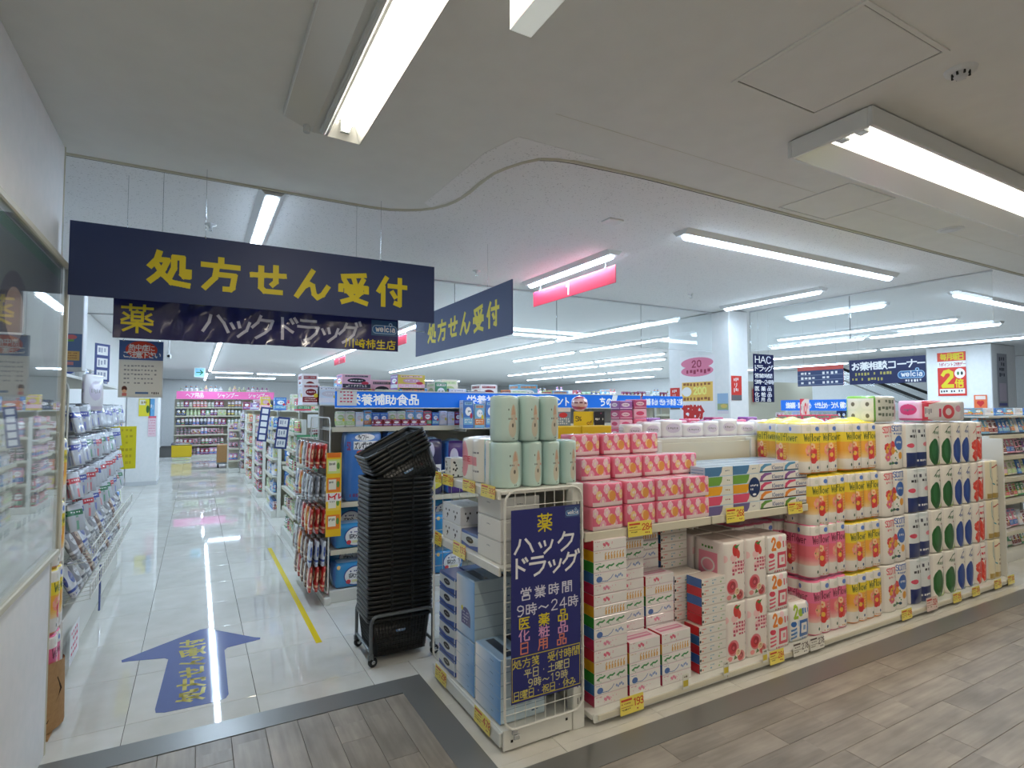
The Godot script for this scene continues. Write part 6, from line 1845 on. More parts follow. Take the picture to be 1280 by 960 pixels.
func end_cap() -> void:
	var t := thing("end_cap_shelf", "white end-of-island shelf unit with wire sides facing the aisle", "shelf unit", Vector3.ZERO)
	part("base", slab(Vector3(1.262, 0.012, -3.19), Vector3(1.7, 0.085, -2.345), 0.004), M.white_metal, t)
	part("kick_plate", slab(Vector3(1.258, 0.008, -2.345), Vector3(1.64, 0.1, -2.332), 0.003), M.white_metal, t)
	part("front_rail", slab(Vector3(1.246, 0.02, -3.19), Vector3(1.262, 0.085, -2.35), 0.004), M.acrylic_white, t)
	for z in [-2.36, -3.17]: part("foot", slab(Vector3(1.63, 0, z - 0.02), Vector3(1.66, 0.03, z + 0.02)), M.white_metal, t)
	for z in [-2.365, -3.19]:
		var u := part("upright", slab(Vector3(1.645, 0, z - 0.02), Vector3(1.715, 1.2, z + 0.032), 0.003), M.white_metal, t)
		for k in 13:
			part("slot", slab(Vector3(1.672, 0.12 + k * 0.08, z + 0.0315), Vector3(1.676, 0.15 + k * 0.08, z + 0.0328)), M.dark, u)
			part("slot", slab(Vector3(1.69, 0.12 + k * 0.08, z + 0.0315), Vector3(1.694, 0.15 + k * 0.08, z + 0.0328)), M.dark, u)
	part("back_panel", slab(Vector3(1.69, 0.08, -3.17), Vector3(1.705, 1.19, -2.38)), M.cream, t)
	for y in [0.825, 1.18]:
		var s := part("shelf", slab(Vector3(1.262, y - 0.012, -3.17), Vector3(1.69, y + 0.004, -2.36), 0.003), M.white_metal, t)
		part("price_rail", slab(Vector3(1.247, y - 0.035, -3.17), Vector3(1.262, y + 0.008, -2.36), 0.004), M.white_metal, s)
	wire_panel(t, "side_grid", 0.44, 1.09, Vector3(1.48, 0.1, -2.325), 0)
	wire_panel(t, "side_grid", 0.44, 1.12, Vector3(1.475, 0.08, -3.2), 0)
	for e in [[1.3, 0.075, "clip"], [1.31, 0.05, "latch"]]:
		part(e[2], slab(Vector3(e[0], e[1], -2.333), Vector3(e[0] + 0.03, e[1] + 0.022, -2.322), 0.002), M.chrome, t)
	for e in [[1.33, 0.045], [1.295, 0.04], [1.6, 0.06]]:
		part("bolt_hole", slab(Vector3(e[0], e[1], -2.333), Vector3(e[0] + 0.012, e[1] + 0.012, -2.3308)), M.dark, t)
	board("hours_poster", "upright navy opening hours poster tied to the wire side panel", "poster", Vector3(1.483, 0.218, -2.314), 0, 0.392, 0.883, K.poster, M.sign, 0.002).rotation_degrees.z = 0.0
	# price cards of the end cap
	for e in [[-3.1, 1.145, "268", "first, nearest the baskets"], [-2.96, 1.145, "284", "second along"], [-2.68, 1.145, "284", "third along"], [-2.46, 1.145, "332", "last, above the white cartons"]]:
		card(Vector3(1.243, e[1], e[0]), -90, 0.15 if e[0] > -3.0 else 0.09, 0.062, K.price[e[2]], "yellow price card on the end cap top rail, " + e[3])
	for e in [[-3.1, 0.785, "268", 0.1, "middle rail of the end cap, by the baskets"], [-2.8, 0.785, "193", 0.16, "middle rail of the end cap, below the face cartons"], [-3.05, 0.03, "298", 0.16, "bottom rail of the end cap, by the baskets"], [-2.52, 0.03, "478", 0.17, "bottom rail of the end cap, below the tall packs"]]:
		card(Vector3(1.243, e[1], e[0]), -90, e[3], 0.075, K.price[e[2]], "yellow price card on the " + e[4])
	# middle shelf
	var db := box(Vector3(0.25, 0.1, 0.16), 0.003, [K.dog, K.dog, K.dog, K.dog, K.plain])
	for e in [[-3.0, 0.83, 0, "lower, by the baskets"], [-3.0, 0.931, 0, "upper, by the baskets"], [-2.83, 0.83, 0.17, "back row, first from the deck"], [-2.83, 0.931, 0.17, "back row, second from the deck"], [-2.83, 1.032, 0.17, "back row, third from the deck"]]:
		item("face_carton", "white tissue carton with a dog face, " + e[3], "tissue box", db, M.paper, Vector3(1.36 + e[2], e[1], e[0]), -90, "dog face cartons")
	var wb := box(Vector3(0.25, 0.104, 0.22), 0.003, [K.plain])
	for k in 3: item("white_carton", "plain white tissue carton beside the upright poster, %s from the shelf" % ORD[k], "tissue box", wb, M.paper, Vector3(1.39, 0.83 + k * 0.106, -2.53), -90, "plain white cartons")
	var bb := box(Vector3(0.225, 0.088, 0.115), 0.003, [K.bluet, K.bluet, K.bluet, K.bluet, K.bluetop])
	item("blue_carton", "blue edged tissue box alone on the end cap middle shelf", "tissue box", bb, M.film, Vector3(1.345, 0.83, -2.77), -90)
	for k in 6: item("blue_carton", "blue edged tissue box in the end cap corner stack, %s from the deck" % ORD[k], "tissue box", bb, M.film, Vector3(1.335, 0.088 + k * 0.09, -3.055), -90, "blue edged tissue boxes")
	for k in 6: item("blue_carton", "blue edged tissue box behind the corner stack, %s from the deck" % ORD[k], "tissue box", bb, M.film, Vector3(1.46, 0.088 + k * 0.09, -3.055), -90, "blue edged tissue boxes")
	var tb := box(Vector3(0.225, 0.31, 0.25), 0.004, [K.tall, K.tallside, K.tallside, K.tallside, K.talltop])
	var tl := box(Vector3(0.225, 0.275, 0.25), 0.004, [K.tall2, K.tallside, K.tallside, K.tallside, K.talltop])
	var tf := box(Vector3(0.27, 0.3, 0.25), 0.004, [K.tall2, K.tallside, K.tallside, K.tallside, K.talltop])
	item("tall_tissue_pack", "tall pale blue tissue pack with a purple badge, on top", "tissue pack", tb, M.film, Vector3(1.4, 0.366, -2.8), -90)
	item("tall_tissue_pack", "tall pale blue tissue pack under the purple badged one", "tissue pack", tl, M.film, Vector3(1.4, 0.088, -2.8), -90)
	item("tall_tissue_pack", "tall pale blue tissue pack nearest the upright poster", "tissue pack", tf, M.film, Vector3(1.4, 0.088, -2.535), -90)
	# top shelf
	for e in [[1.36, 0.155, 0, "first"], [1.495, 0.112, 0, "second"], [1.605, 0.105, 0, "third"], [1.71, 0.1, 0, "fourth"]]:
		item("mint_roll_pack", "mint green toilet roll pack on the end cap, lower row, %s from the aisle" % e[3], "toilet paper", pack(e[1] - 0.003, 0.226, 0.15, [K.mint, K.mintside, K.mintside], 1, 1, 0.012, 0.003, 0.004, 0.002, 61), M.film, Vector3(e[0], 1.185, -2.42 - 0.075), 0, "mint toilet roll packs")
	for e in [[1.35, 0.138, "first"], [1.478, 0.116, "second"], [1.595, 0.113, "third"]]:
		item("mint_roll_pack", "mint green toilet roll pack on the end cap, upper row, %s from the aisle" % e[2], "toilet paper", pack(e[1] - 0.003, 0.226, 0.15, [K.mint, K.mintside, K.mintside], 1, 1, 0.012, 0.003, 0.004, 0.002, 61), M.film, Vector3(e[0], 1.412, -2.42 - 0.075), 0, "mint toilet roll packs")
	item("bow_roll_pack", "white roll pack with a pink bow print on the end cap top", "toilet paper", pack(0.3, 0.23, 0.22, [K.bow, K.mintside, K.rosetop], 2, 2, 0.015, 0.003, 0.01, 0.003, 62), M.film, Vector3(1.41, 1.185, -2.79), -90)
	item("bow_roll_pack", "white roll pack with a blue oval beside the mint packs", "toilet paper", pack(0.06, 0.23, 0.2, [K.bowblue, K.mintside, K.rosetop], 1, 2, 0.015, 0.003, 0.01, 0.003, 63), M.film, Vector3(1.4, 1.185, -2.605), -90)
	item("bow_roll_pack", "white roll pack standing behind the pink bow pack", "toilet paper", pack(0.28, 0.23, 0.2, [K.bow, K.mintside, K.rosetop], 2, 2, 0.015, 0.003, 0.01, 0.003, 64), M.film, Vector3(1.62, 1.185, -2.78), -90)
	item("spotted_pack", "small white pack with black spots at the end cap rear", "paper pack", box(Vector3(0.09, 0.11, 0.09), 0.004, [K.spots]), M.film, Vector3(1.31, 1.185, -3.02), -90)

# what shows along the rear shelf
func rear_shelf_goods() -> void:
	var y := 1.372
	# yellow cartons with a header card
	for i in 2: item("yellow_carton", "plain yellow carton on the rear shelf, %s from the mint packs" % ORD[i], "carton", box(Vector3(0.235, 0.095, 0.16), 0.004, [K.yellow]), M.paper, Vector3(1.98 + i * 0.24, y, -2.95), 0, "yellow display cartons")
	board("display_card", "blue grey display card standing behind the yellow cartons", "card", Vector3(1.985, y + 0.09, -2.99), 0, 0.23, 0.12, K.display, M.paper, 0.004)
	board("discount_card", "yellow handwritten discount card behind the second yellow carton", "card", Vector3(2.2, y + 0.09, -2.985), 0, 0.16, 0.095, K.offsign, M.paper, 0.003)
	board("black_card", "small black card with white lettering at the yellow cartons", "card", Vector3(2.32, y + 0.09, -2.975), 0, 0.085, 0.095, K.blackcard, M.paper, 0.003)
	var ball := lathe([Vector2(0.001, 0), Vector2(0.03, 0.008), Vector2(0.05, 0.03), Vector2(0.055, 0.05), Vector2(0.05, 0.075), Vector2(0.03, 0.095), Vector2(0.001, 0.104)], 14, K.pads[3])
	item("foil_ball", "shiny pink foil ball above the yellow cartons", "ornament", ball, M.film, Vector3(2.2, y + 0.185, -3.03))
	# pad packs: white bags in front, pink boxes behind
	var x := 2.48
	for i in 8:
		var w: float = [0.15, 0.17, 0.2, 0.21, 0.16, 0.2, 0.2, 0.22][i]
		item("pad_bag", "white pad bag in the front row of the rear shelf, %s from the yellow cartons" % ORD[i], "pad pack", pack(w - 0.008, 0.1 + 0.012 * (i % 3), 0.1, [K.pads[0], K.pads[0], K.pads[2]], 0, 0, 0.012, 0.008, 0.004, 0.006, 70 + i), M.film, Vector3(x + w * 0.5, y, -2.94), 0, "white pad bags")
		x += w
	x = 2.52
	for i in 11:
		var h: float = [0.26, 0.27, 0.14, 0.12, 0.12, 0.13, 0.12, 0.14, 0.12, 0.12, 0.14][i]
		var n := int(h / 0.055)
		for k in n:
			item("pad_box", "pink and purple pad packet behind the white bags, %s stack, %s from the shelf" % [ORD[i], ORD[k]], "pad pack", box(Vector3(0.118, h / n - 0.002, 0.1), 0.006, [K.pads[1 + (i * 3 + k) % 4]]), M.film, Vector3(x + 0.06, y + k * h / n, -3.06), 0, "pink pad packets")
		x += 0.13
	# white display box with red rim and striped packs to the right
	item("display_box", "white display box with a red rim on the rear shelf", "box", box(Vector3(0.3, 0.1, 0.12), 0.004, [K.pads[0], K.pads[0], K.pads[0], K.pads[0], K.red]), M.paper, Vector3(4.15, y, -2.94))
	for i in 7: item("striped_pack", "blue and white striped pack on the rear shelf, %s from the display box" % ORD[i], "pad pack", pack(0.085, 0.075 + 0.01 * (i % 2), 0.1, [K.gen[3], K.gen[4], K.gen[10]], 0, 0, 0.01, 0.004, 0.003, 0.003, 90), M.film, Vector3(4.36 + i * 0.09, y, -2.94), 0, "striped packs")
	for i in 4: item("red_can", "red and white carton behind the striped packs, %s from the display box" % ORD[i], "carton", box(Vector3(0.13, 0.15, 0.09), 0.004, [K.gen[0]]), M.paper, Vector3(4.42 + i * 0.2, y, -3.08), 0, "red cartons")
	board("round_card", "white card with a round orange print below the hours poster", "card", Vector3(4.72, y + 0.13, -3.12), 0, 0.13, 0.16, K.redring, M.paper, 0.003)

# ------------------------------------------------------------------ baskets
func tub(rings: Array, r: float) -> ArrayMesh:
	var st := begin()
	st.set_smooth_group(0)
	var rows := []
	var uvr := []
	for g in rings:
		var row := []
		var ur := []
		for c in 4:
			var sx: float = [1, 1, -1, -1][c]
			var sz: float = [1, -1, -1, 1][c]
			for k in 5:
				var a := deg_to_rad([90.0, 0.0, -90.0, -180.0][c] - 22.5 * k)
				row.append(Vector3(sx * (g[0] - r) + cos(a) * r, g[2], sz * (g[1] - r) + sin(a) * r))
				ur.append(Vector2.ZERO)
		row.append(row[0])
		ur.append(Vector2.ZERO)
		rows.append(row)
		uvr.append(ur)
	add_grid(st, rows, uvr)
	st.generate_normals()
	return st.commit()

func baskets() -> void:
	var at := Vector3(1.16, 0, -3.66)
	# trolley under the stack
	var c := thing("basket_trolley", "low grey tube trolley on casters carrying the basket stack", "trolley", at)
	for s in [-1.0, 1.0]:
		var st := begin()
		var z: float = 0.175 * s
		var pts := [Vector3(-0.2, 0.07, z), Vector3(-0.2, 0.25, z), Vector3(-0.19, 0.285, z), Vector3(-0.165, 0.3, z), Vector3(0.165, 0.3, z), Vector3(0.19, 0.285, z), Vector3(0.2, 0.25, z), Vector3(0.2, 0.07, z)]
		add_path(st, pts, 0.011, 8)
		part("side_loop", st.commit(), M.grey_tube, c)
	for x in [-0.2, 0.2]:
		part("cross_tube", rod(Vector3(x, 0.09, -0.175), Vector3(x, 0.09, 0.175), 0.009), M.grey_tube, c)
		for z in [-0.175, 0.175]:
			var k := part("caster", slab(Vector3(x - 0.016, 0.045, z - 0.014), Vector3(x + 0.016, 0.078, z + 0.014), 0.004), M.grey_tube, c)
			part("wheel", lathe([Vector2(0.012, -0.011), Vector2(0.027, -0.011), Vector2(0.029, -0.006), Vector2(0.029, 0.006), Vector2(0.027, 0.011), Vector2(0.012, 0.011)], 16), M.rubber, k, Vector3(x + 0.012, 0.03, z), Vector3(90, 20, 0))
			part("hub", lathe([Vector2(0.001, -0.013), Vector2(0.013, -0.013), Vector2(0.013, 0.013), Vector2(0.001, 0.013)], 12), M.chrome, k, Vector3(x + 0.012, 0.03, z), Vector3(90, 20, 0))
	# one basket
	var b := thing("shopping_basket", "", "shopping basket", at + Vector3(0, 0.035, 0), 0, "nested black shopping baskets")
	part("body", tub([[0.17, 0.125, 0.0], [0.175, 0.13, 0.004], [0.2, 0.148, 0.222], [0.196, 0.144, 0.222], [0.17, 0.125, 0.008]], 0.035), M.black_plastic, b)
	part("bottom", slab(Vector3(-0.168, 0.002, -0.123), Vector3(0.168, 0.006, 0.123)), M.black_plastic, b)
	part("rim", tub([[0.198, 0.146, 0.215], [0.212, 0.16, 0.217], [0.215, 0.163, 0.228], [0.213, 0.161, 0.238], [0.204, 0.152, 0.24], [0.196, 0.144, 0.232], [0.195, 0.143, 0.217]], 0.04), M.black_plastic, b)
	# lattice ribs
	var st := begin()
	for s in [-1.0, 1.0]:
		for k in 17:
			var u := -1.0 + 2.0 * k / 16.0
			add_rod(st, Vector3(u * 0.145, 0.01, 0.1315 * s), Vector3(u * 0.168, 0.214, 0.1485 * s), 0.0022, 4)
		for k in 13:
			var u := -1.0 + 2.0 * k / 12.0
			add_rod(st, Vector3(0.1765 * s, 0.01, u * 0.1), Vector3(0.2005 * s, 0.214, u * 0.115), 0.0022, 4)
		for k in 7:
			var y := 0.03 + k * 0.026
			var f := y / 0.222
			add_rod(st, Vector3(-0.145 - 0.02 * f, y, (0.1315 + 0.0175 * f) * s), Vector3(0.145 + 0.02 * f, y, (0.1315 + 0.0175 * f) * s), 0.0022, 4)
			add_rod(st, Vector3((0.1765 + 0.0245 * f) * s, y, -0.1 - 0.015 * f), Vector3((0.1765 + 0.0245 * f) * s, y, 0.1 + 0.015 * f), 0.0022, 4)
	part("lattice", st.commit(), M.black_plastic, b)
	for s in [-1.0, 1.0]:
		part("handle", slab(Vector3(-0.13, 0.236, 0.15 * s - 0.008), Vector3(0.13, 0.246, 0.15 * s + 0.008), 0.004), M.black_plastic, b)
		part("side_slot", slab(Vector3(-0.075, 0.212, 0.161 * s - 0.004), Vector3(-0.06, 0.24, 0.161 * s + 0.006), 0.002), M.black_plastic, b)
		part("side_slot", slab(Vector3(0.06, 0.212, 0.161 * s - 0.004), Vector3(0.075, 0.24, 0.161 * s + 0.006), 0.002), M.black_plastic, b)
	var em := part("emblem", box(Vector3(0.09, 0.05, 0.003), 0.001, [K.emblem, K.emblem, K.black, K.black, K.black]), M.film, b, Vector3(0, 0.13, 0.1425), Vector3(-5, 0, 0))
	em.set_meta("label", "pale printed emblem")
	b.set_meta("label", "lowest black basket sitting inside the trolley tubes")
	for k in range(1, 31):
		dup(b, "black shopping basket in the upright stack, %s above the trolley" % ORD[k - 1], at + Vector3(0, 0.035 + 0.0287 * k, 0))
	for k in 5:
		var n := Vector3(-0.454, 0.891, 0)
		var o := dup(b, "black shopping basket tipped on top of the stack, %s" % ["lowest of the tilted five", "second of the tilted five", "third of the tilted five", "fourth of the tilted five", "topmost of all"][k], Vector3(1.215, 1.15, -3.65) - n * 0.0285 * (4 - k))
		o.rotation_degrees = Vector3(0, 0, 27)

# ------------------------------------------------------------------ shelving in the shop
# a unit with its front at local z = 0, facing +z, from x = 0 to len
func gondola(called: String, label: String, at: Vector3, turn: float, length: float, depth: float, height: float, levels: Array, double := false) -> Node3D:
	var t := thing(called, label, "shelf unit", at, turn, "")
	var back := -depth - (depth if double else 0.0)
	part("base", slab(Vector3(0, 0, back + 0.02), Vector3(length, 0.1, -0.02), 0.004), M.white_metal, t)
	part("back_panel", slab(Vector3(0.01, 0.1, -depth - 0.012), Vector3(length - 0.01, height, -depth)), M.cream, t)
	var n := maxi(1, int(roundf(length / 0.95)))
	for k in n + 1:
		var x := length * k / n
		part("upright", slab(Vector3(x - 0.018, 0.0, -depth - 0.03), Vector3(x + 0.018, height, -depth + 0.02), 0.003), M.white_metal, t)
	for y in levels:
		if y < 0.11: continue
		var s := part("shelf", slab(Vector3(0.005, y - 0.022, -depth + 0.01), Vector3(length - 0.005, y - 0.002, -0.03), 0.002), M.white_metal, t)
		part("price_rail", slab(Vector3(0.005, y - 0.038, -0.03), Vector3(length - 0.005, y + 0.004, -0.02), 0.002), M.cream, s)
	return t

# goods: [mesh, material, noun, width]
var stock := []
func make_stock() -> void:
	var hue := ["red", "white", "pink", "blue", "pale blue", "green", "yellow", "navy", "cream", "purple", "sky blue", "orange", "dark red", "lime", "black", "light pink"]
	for k in 16:
		var g: Rect2 = K.gen[k]
		var h: float = [0.2, 0.17, 0.22, 0.19][k % 4]
		stock.append([
			[box(Vector3(0.085, h * 0.8, 0.06), 0.003, [g]), M.paper, hue[k] + " carton", 0.09, "carton"],
			[lathe([Vector2(0.001, 0), Vector2(0.036, 0.0), Vector2(0.038, 0.01), Vector2(0.038, h * 0.68), Vector2(0.03, h * 0.78), Vector2(0.014, h * 0.82), Vector2(0.016, h * 0.84), Vector2(0.016, h), Vector2(0.001, h)], 10, g), M.film, hue[k] + " bottle", 0.082, "bottle"],
			[pack(0.1, h * 0.85, 0.045, [g, g, g], 0, 0, 0.012, 0.01, 0.0, 0.003, 100 + k), M.film, hue[k] + " pouch", 0.105, "pouch"]])

# line goods up on one level; forms: 0 carton 1 bottle 2 pouch; returns how many
func fill(what: String, at: Vector3, turn: float, length: float, forms: Array, hues: Array, group: String, gap := 0.0, tilt := 0.0, scale := 1.0) -> void:
	var x := 0.0
	var i := 0
	var run := Basis(Vector3.UP, deg_to_rad(turn)) * Vector3(1, 0, 0)
	var form: int = forms[0]
	var hue_: int = hues[0]
	while i < 30:
		if i % 2 == 0 or rng.randf() < 0.4:
			form = forms[rng.randi() % forms.size()]
			hue_ = hues[rng.randi() % hues.size()]
		var s: Array = stock[hue_][form]
		var w: float = s[3] * scale + gap
		if x + w > length: break
		var o := item(s[4], "%s %s, %s along" % [s[2], what, ORD[i]], s[4], s[0], s[1], at + run * (x + w * 0.5), turn, group)
		if tilt != 0.0: o.rotation_degrees.x = tilt
		if scale != 1.0: o.scale = Vector3.ONE * scale
		x += w
		i += 1

func second_gondola() -> void:
	make_stock()
	var zf := -4.75
	gondola("nappy_gondola", "white double shelf unit of blue nappy packs with a blue header", Vector3(0.97, 0, zf), 0, 3.95, 0.47, 1.6, [0.1, 0.42, 0.8, 1.42], true)
	# header
	for e in [[0.985, 2.13, K.food, "blue lit header strip with white lettering above the nappy packs"], [3.12, 1.12, K.mint2, "blue lit header strip right of the mint roll packs"]]:
		var o := board("header_strip", e[3], "sign", Vector3(e[0] + e[1] * 0.5, 1.585, zf + 0.03), 0, e[1], 0.132, e[2], M.lit_sign, 0.01)
		part("edge_strip", slab(Vector3(-e[1] * 0.5, 0.132, -0.005), Vector3(e[1] * 0.5, 0.142, 0.01), 0.002), M.white_metal, o)
		part("edge_strip", slab(Vector3(-e[1] * 0.5, -0.01, -0.005), Vector3(e[1] * 0.5, 0, 0.01), 0.002), M.white_metal, o)
		for s in [-0.45, 0.45]: part("bracket", slab(Vector3(s * e[1] - 0.004, 0.0, -0.5), Vector3(s * e[1] + 0.004, 0.03, -0.005)), M.white_metal, o)
	board("header_strip", "blue lit header strip with a slanted end beside the near pillar", "sign", Vector3(4.58, 1.585, zf + 0.03), 0, 0.6, 0.13, K.pain, M.lit_sign, 0.01)
	board("offer_card", "pale pink price card over the start of the blue header", "card", Vector3(1.08, 1.6, zf + 0.0365), 0, 0.16, 0.13, K.redprice, M.sign, 0.002)
	# nappies, top deck row then two lower rows
	var d1 := pack(0.3, 0.58, 0.2, [K.dia1, K.diaside, K.diatop], 0, 0, 0.03, 0.012, 0.012, 0.006, 201)
	var d3 := pack(0.17, 0.5, 0.2, [K.dia3, K.diaside, K.diatop], 0, 0, 0.03, 0.012, 0.02, 0.006, 203)
	var d4 := pack(0.17, 0.48, 0.2, [K.dia4, K.diaside, K.diatop], 0, 0, 0.03, 0.012, 0.02, 0.006, 204)
	var d2 := pack(0.27, 0.2, 0.2, [K.dia2, K.diaside, K.diatop], 0, 0, 0.03, 0.014, 0.01, 0.006, 205)
	var x := 1.07
	var row := [d1, d1, d3, d4, d2, d1, d3, d1, d2]
	for i in row.size():
		var w: float = row[i].get_aabb().size.x + 0.02
		var nm: String = {d1: "blue nappy pack with a white name plate", d2: "blue nappy pack with a white oval", d3: "navy nappy pack", d4: "purple nappy pack"}[row[i]]
		item("nappy_pack", "%s, %s on the eye-level shelf" % [nm, ORD[i]], "nappy pack", row[i], M.film, Vector3(x + w * 0.5, 0.802, zf - 0.13), 0, "nappy packs")
		if row[i] == d2: item("nappy_pack", "%s, resting on the %s pack of that shelf" % [nm, ORD[i]], "nappy pack", d2, M.film, Vector3(x + w * 0.5, 1.01, zf - 0.13), 0, "nappy packs")
		x += w
	for lev in 2:
		for i in 4:
			for d in 2:
				item("nappy_pack", "blue pack with a white oval, %s on the %s shelf, %s" % [ORD[i], ["lowest", "knee-high"][lev], ["in front", "behind and higher"][d]], "nappy pack", d2, M.film, Vector3(1.15 + i * 0.29, [0.102, 0.422][lev] + d * 0.1, zf - 0.13 - d * 0.2), 0, "oval nappy packs")
	# small goods on the top level under the header
	fill("under the blue header", Vector3(1.02, 1.422, zf - 0.12), 0, 2.2, [0, 2], [4, 3, 12, 0, 1, 8, 10], "goods under the header", 0.0, 0.0, 0.78)
	for i in 6: item("red_carton", "dark red carton in the display under the blue header, %s" % ORD[i], "carton", box(Vector3(0.075, 0.06, 0.08), 0.003, [K.gen[12]]), M.paper, Vector3(1.36 + i * 0.08, 1.422, zf - 0.065), 0, "dark red cartons")
	var cs := thing("clip_shelf", "small white clip shelf before the blue header near the mint packs", "shelf", Vector3(2.3, 1.4, zf + 0.1))
	part("plate", slab(Vector3(-0.24, -0.006, -0.13), Vector3(0.24, 0, 0.05), 0.002), M.white_metal, cs)
	part("arm", slab(Vector3(-0.2, -0.03, -0.5), Vector3(-0.19, -0.006, 0.04)), M.white_metal, cs)
	part("arm", slab(Vector3(0.19, -0.03, -0.5), Vector3(0.2, -0.006, 0.04)), M.white_metal, cs)
	for i in 4: item("blue_tall_carton", "tall blue carton on the clip shelf, %s from the baskets" % ORD[i], "carton", box(Vector3(0.1, 0.25 - 0.03 * (i % 2), 0.09), 0.004, [K.gen[10 if i % 2 else 3], K.gen[3], K.gen[4], K.gen[4], K.gen[3]]), M.paper, Vector3(2.13 + i * 0.112, 1.401, zf + 0.09), 0, "tall blue cartons")
	# stock piled on top of the unit
	var tops := [[0.78, 0.14, 0.16, 1], [0.93, 0.2, 0.14, 4], [1.16, 0.26, 0.13, 6], [1.16, 0.25, 0.12, 15], [1.43, 0.22, 0.12, 13], [1.68, 0.27, 0.14, 10], [1.66, 0.26, 0.12, 6], [1.95, 0.12, 0.2, 5], [2.12, 0.18, 0.14, 4], [2.32, 0.2, 0.12, 7], [2.56, 0.2, 0.1, 5], [2.8, 0.2, 0.14, 8], [3.04, 0.24, 0.11, 3], [3.3, 0.2, 0.14, 10]]
	var y0 := 1.606
	part("top_shelf", slab(Vector3(-0.25, 1.6, -0.9), Vector3(3.94, 1.606, -0.1)), M.white_metal, get_node("nappy_gondola"))
	for i in tops.size():
		var e: Array = tops[i]
		var lift: float = {3: 0.131, 6: 0.141}.get(i, 0.0)
		item("stock_carton", "stock carton piled on the nappy unit, %s from the aisle" % ORD[i], "carton", box(Vector3(e[1], e[2] + 0.02, 0.22), 0.004, [K.gen[e[3]], K.gen[e[3]], K.gen[(e[3] + 3) % 16], K.gen[(e[3] + 3) % 16], K.gen[8]]), M.paper, Vector3(e[0] + 0.06, y0 + lift, zf - 0.33), 0, "stock on the nappy unit")
		if i % 2 == 0: item("stock_carton", "stock carton behind the first row on the nappy unit, %s from the aisle" % ORD[i], "carton", box(Vector3(e[1], e[2] + 0.12, 0.22), 0.004, [K.gen[[1, 4, 10, 8, 15][i % 5]]]), M.paper, Vector3(e[0] + 0.1, y0, zf - 0.62), 0, "stock on the nappy unit")
	# aisle end: net panel with pegs, hanging pouches
	var t := thing("peg_panel", "white net panel of pegs on the aisle end of the nappy unit", "display panel", Vector3(0.955, 0, -5.18), -90)
	wire_panel(t, "net", 0.86, 1.42, Vector3(0, 0.08, 0), 0, 0.1, 0.1)
	part("foot", slab(Vector3(-0.45, 0, -0.02), Vector3(0.45, 0.06, 0.03), 0.004), M.white_metal, t)
	var rows := [[1.28, 0], [1.02, 5], [0.76, 0], [0.5, 1], [0.3, 0]]
	for j in 5:
		for i in 5:
			var z := -4.83 - i * 0.17
			var kind: int = [[0, 0, 2, 3, 5], [5, 2, 5, 3, 4], [0, 3, 0, 5, 2], [4, 1, 1, 3, 2], [0, 1, 1, 0, 1]][j][i]
			var pm := pack(0.13, 0.2, 0.022, [K.pouch[kind], K.pouch[kind], K.pouch[kind]], 0, 0, 0.008, 0.008, 0.0, 0.004, 300 + kind)
			part("peg", rod(Vector3((z + 5.18), rows[j][0] + 0.015, 0), Vector3((z + 5.18), rows[j][0] + 0.03, 0.15), 0.003, 5), M.chrome, t)
			for d in 3:
				var o := item("hanging_pouch", "%s pouch on the aisle pegs, %s row down, %s along, %s" % [["red", "brown", "light grey", "orange", "silver", "grey"][kind], ORD[j], ORD[i], ["outermost", "middle", "innermost"][d]], "pouch", pm, M.film, Vector3(0.82 + d * 0.045, rows[j][0] - 0.19, z + 0.01 * d), -90 + 4 * (d - 1), "hanging pouches")
				o.rotation_degrees.x = -4
	board("offer_strip", "tall orange and yellow offer strip at the nappy unit corner", "sign", Vector3(0.98, 0.55, -4.7), 0, 0.12, 0.67, K.pop, M.paper, 0.002)

func bracket_arm(x: float, d: float) -> MeshInstance3D:
	var o := MeshInstance3D.new()
	o.name = "bracket"
	o.mesh = slab(Vector3(x - 0.004, 0.02, -d), Vector3(x + 0.004, 0.05, -0.002))
	o.material_override = M.white_metal
	return o

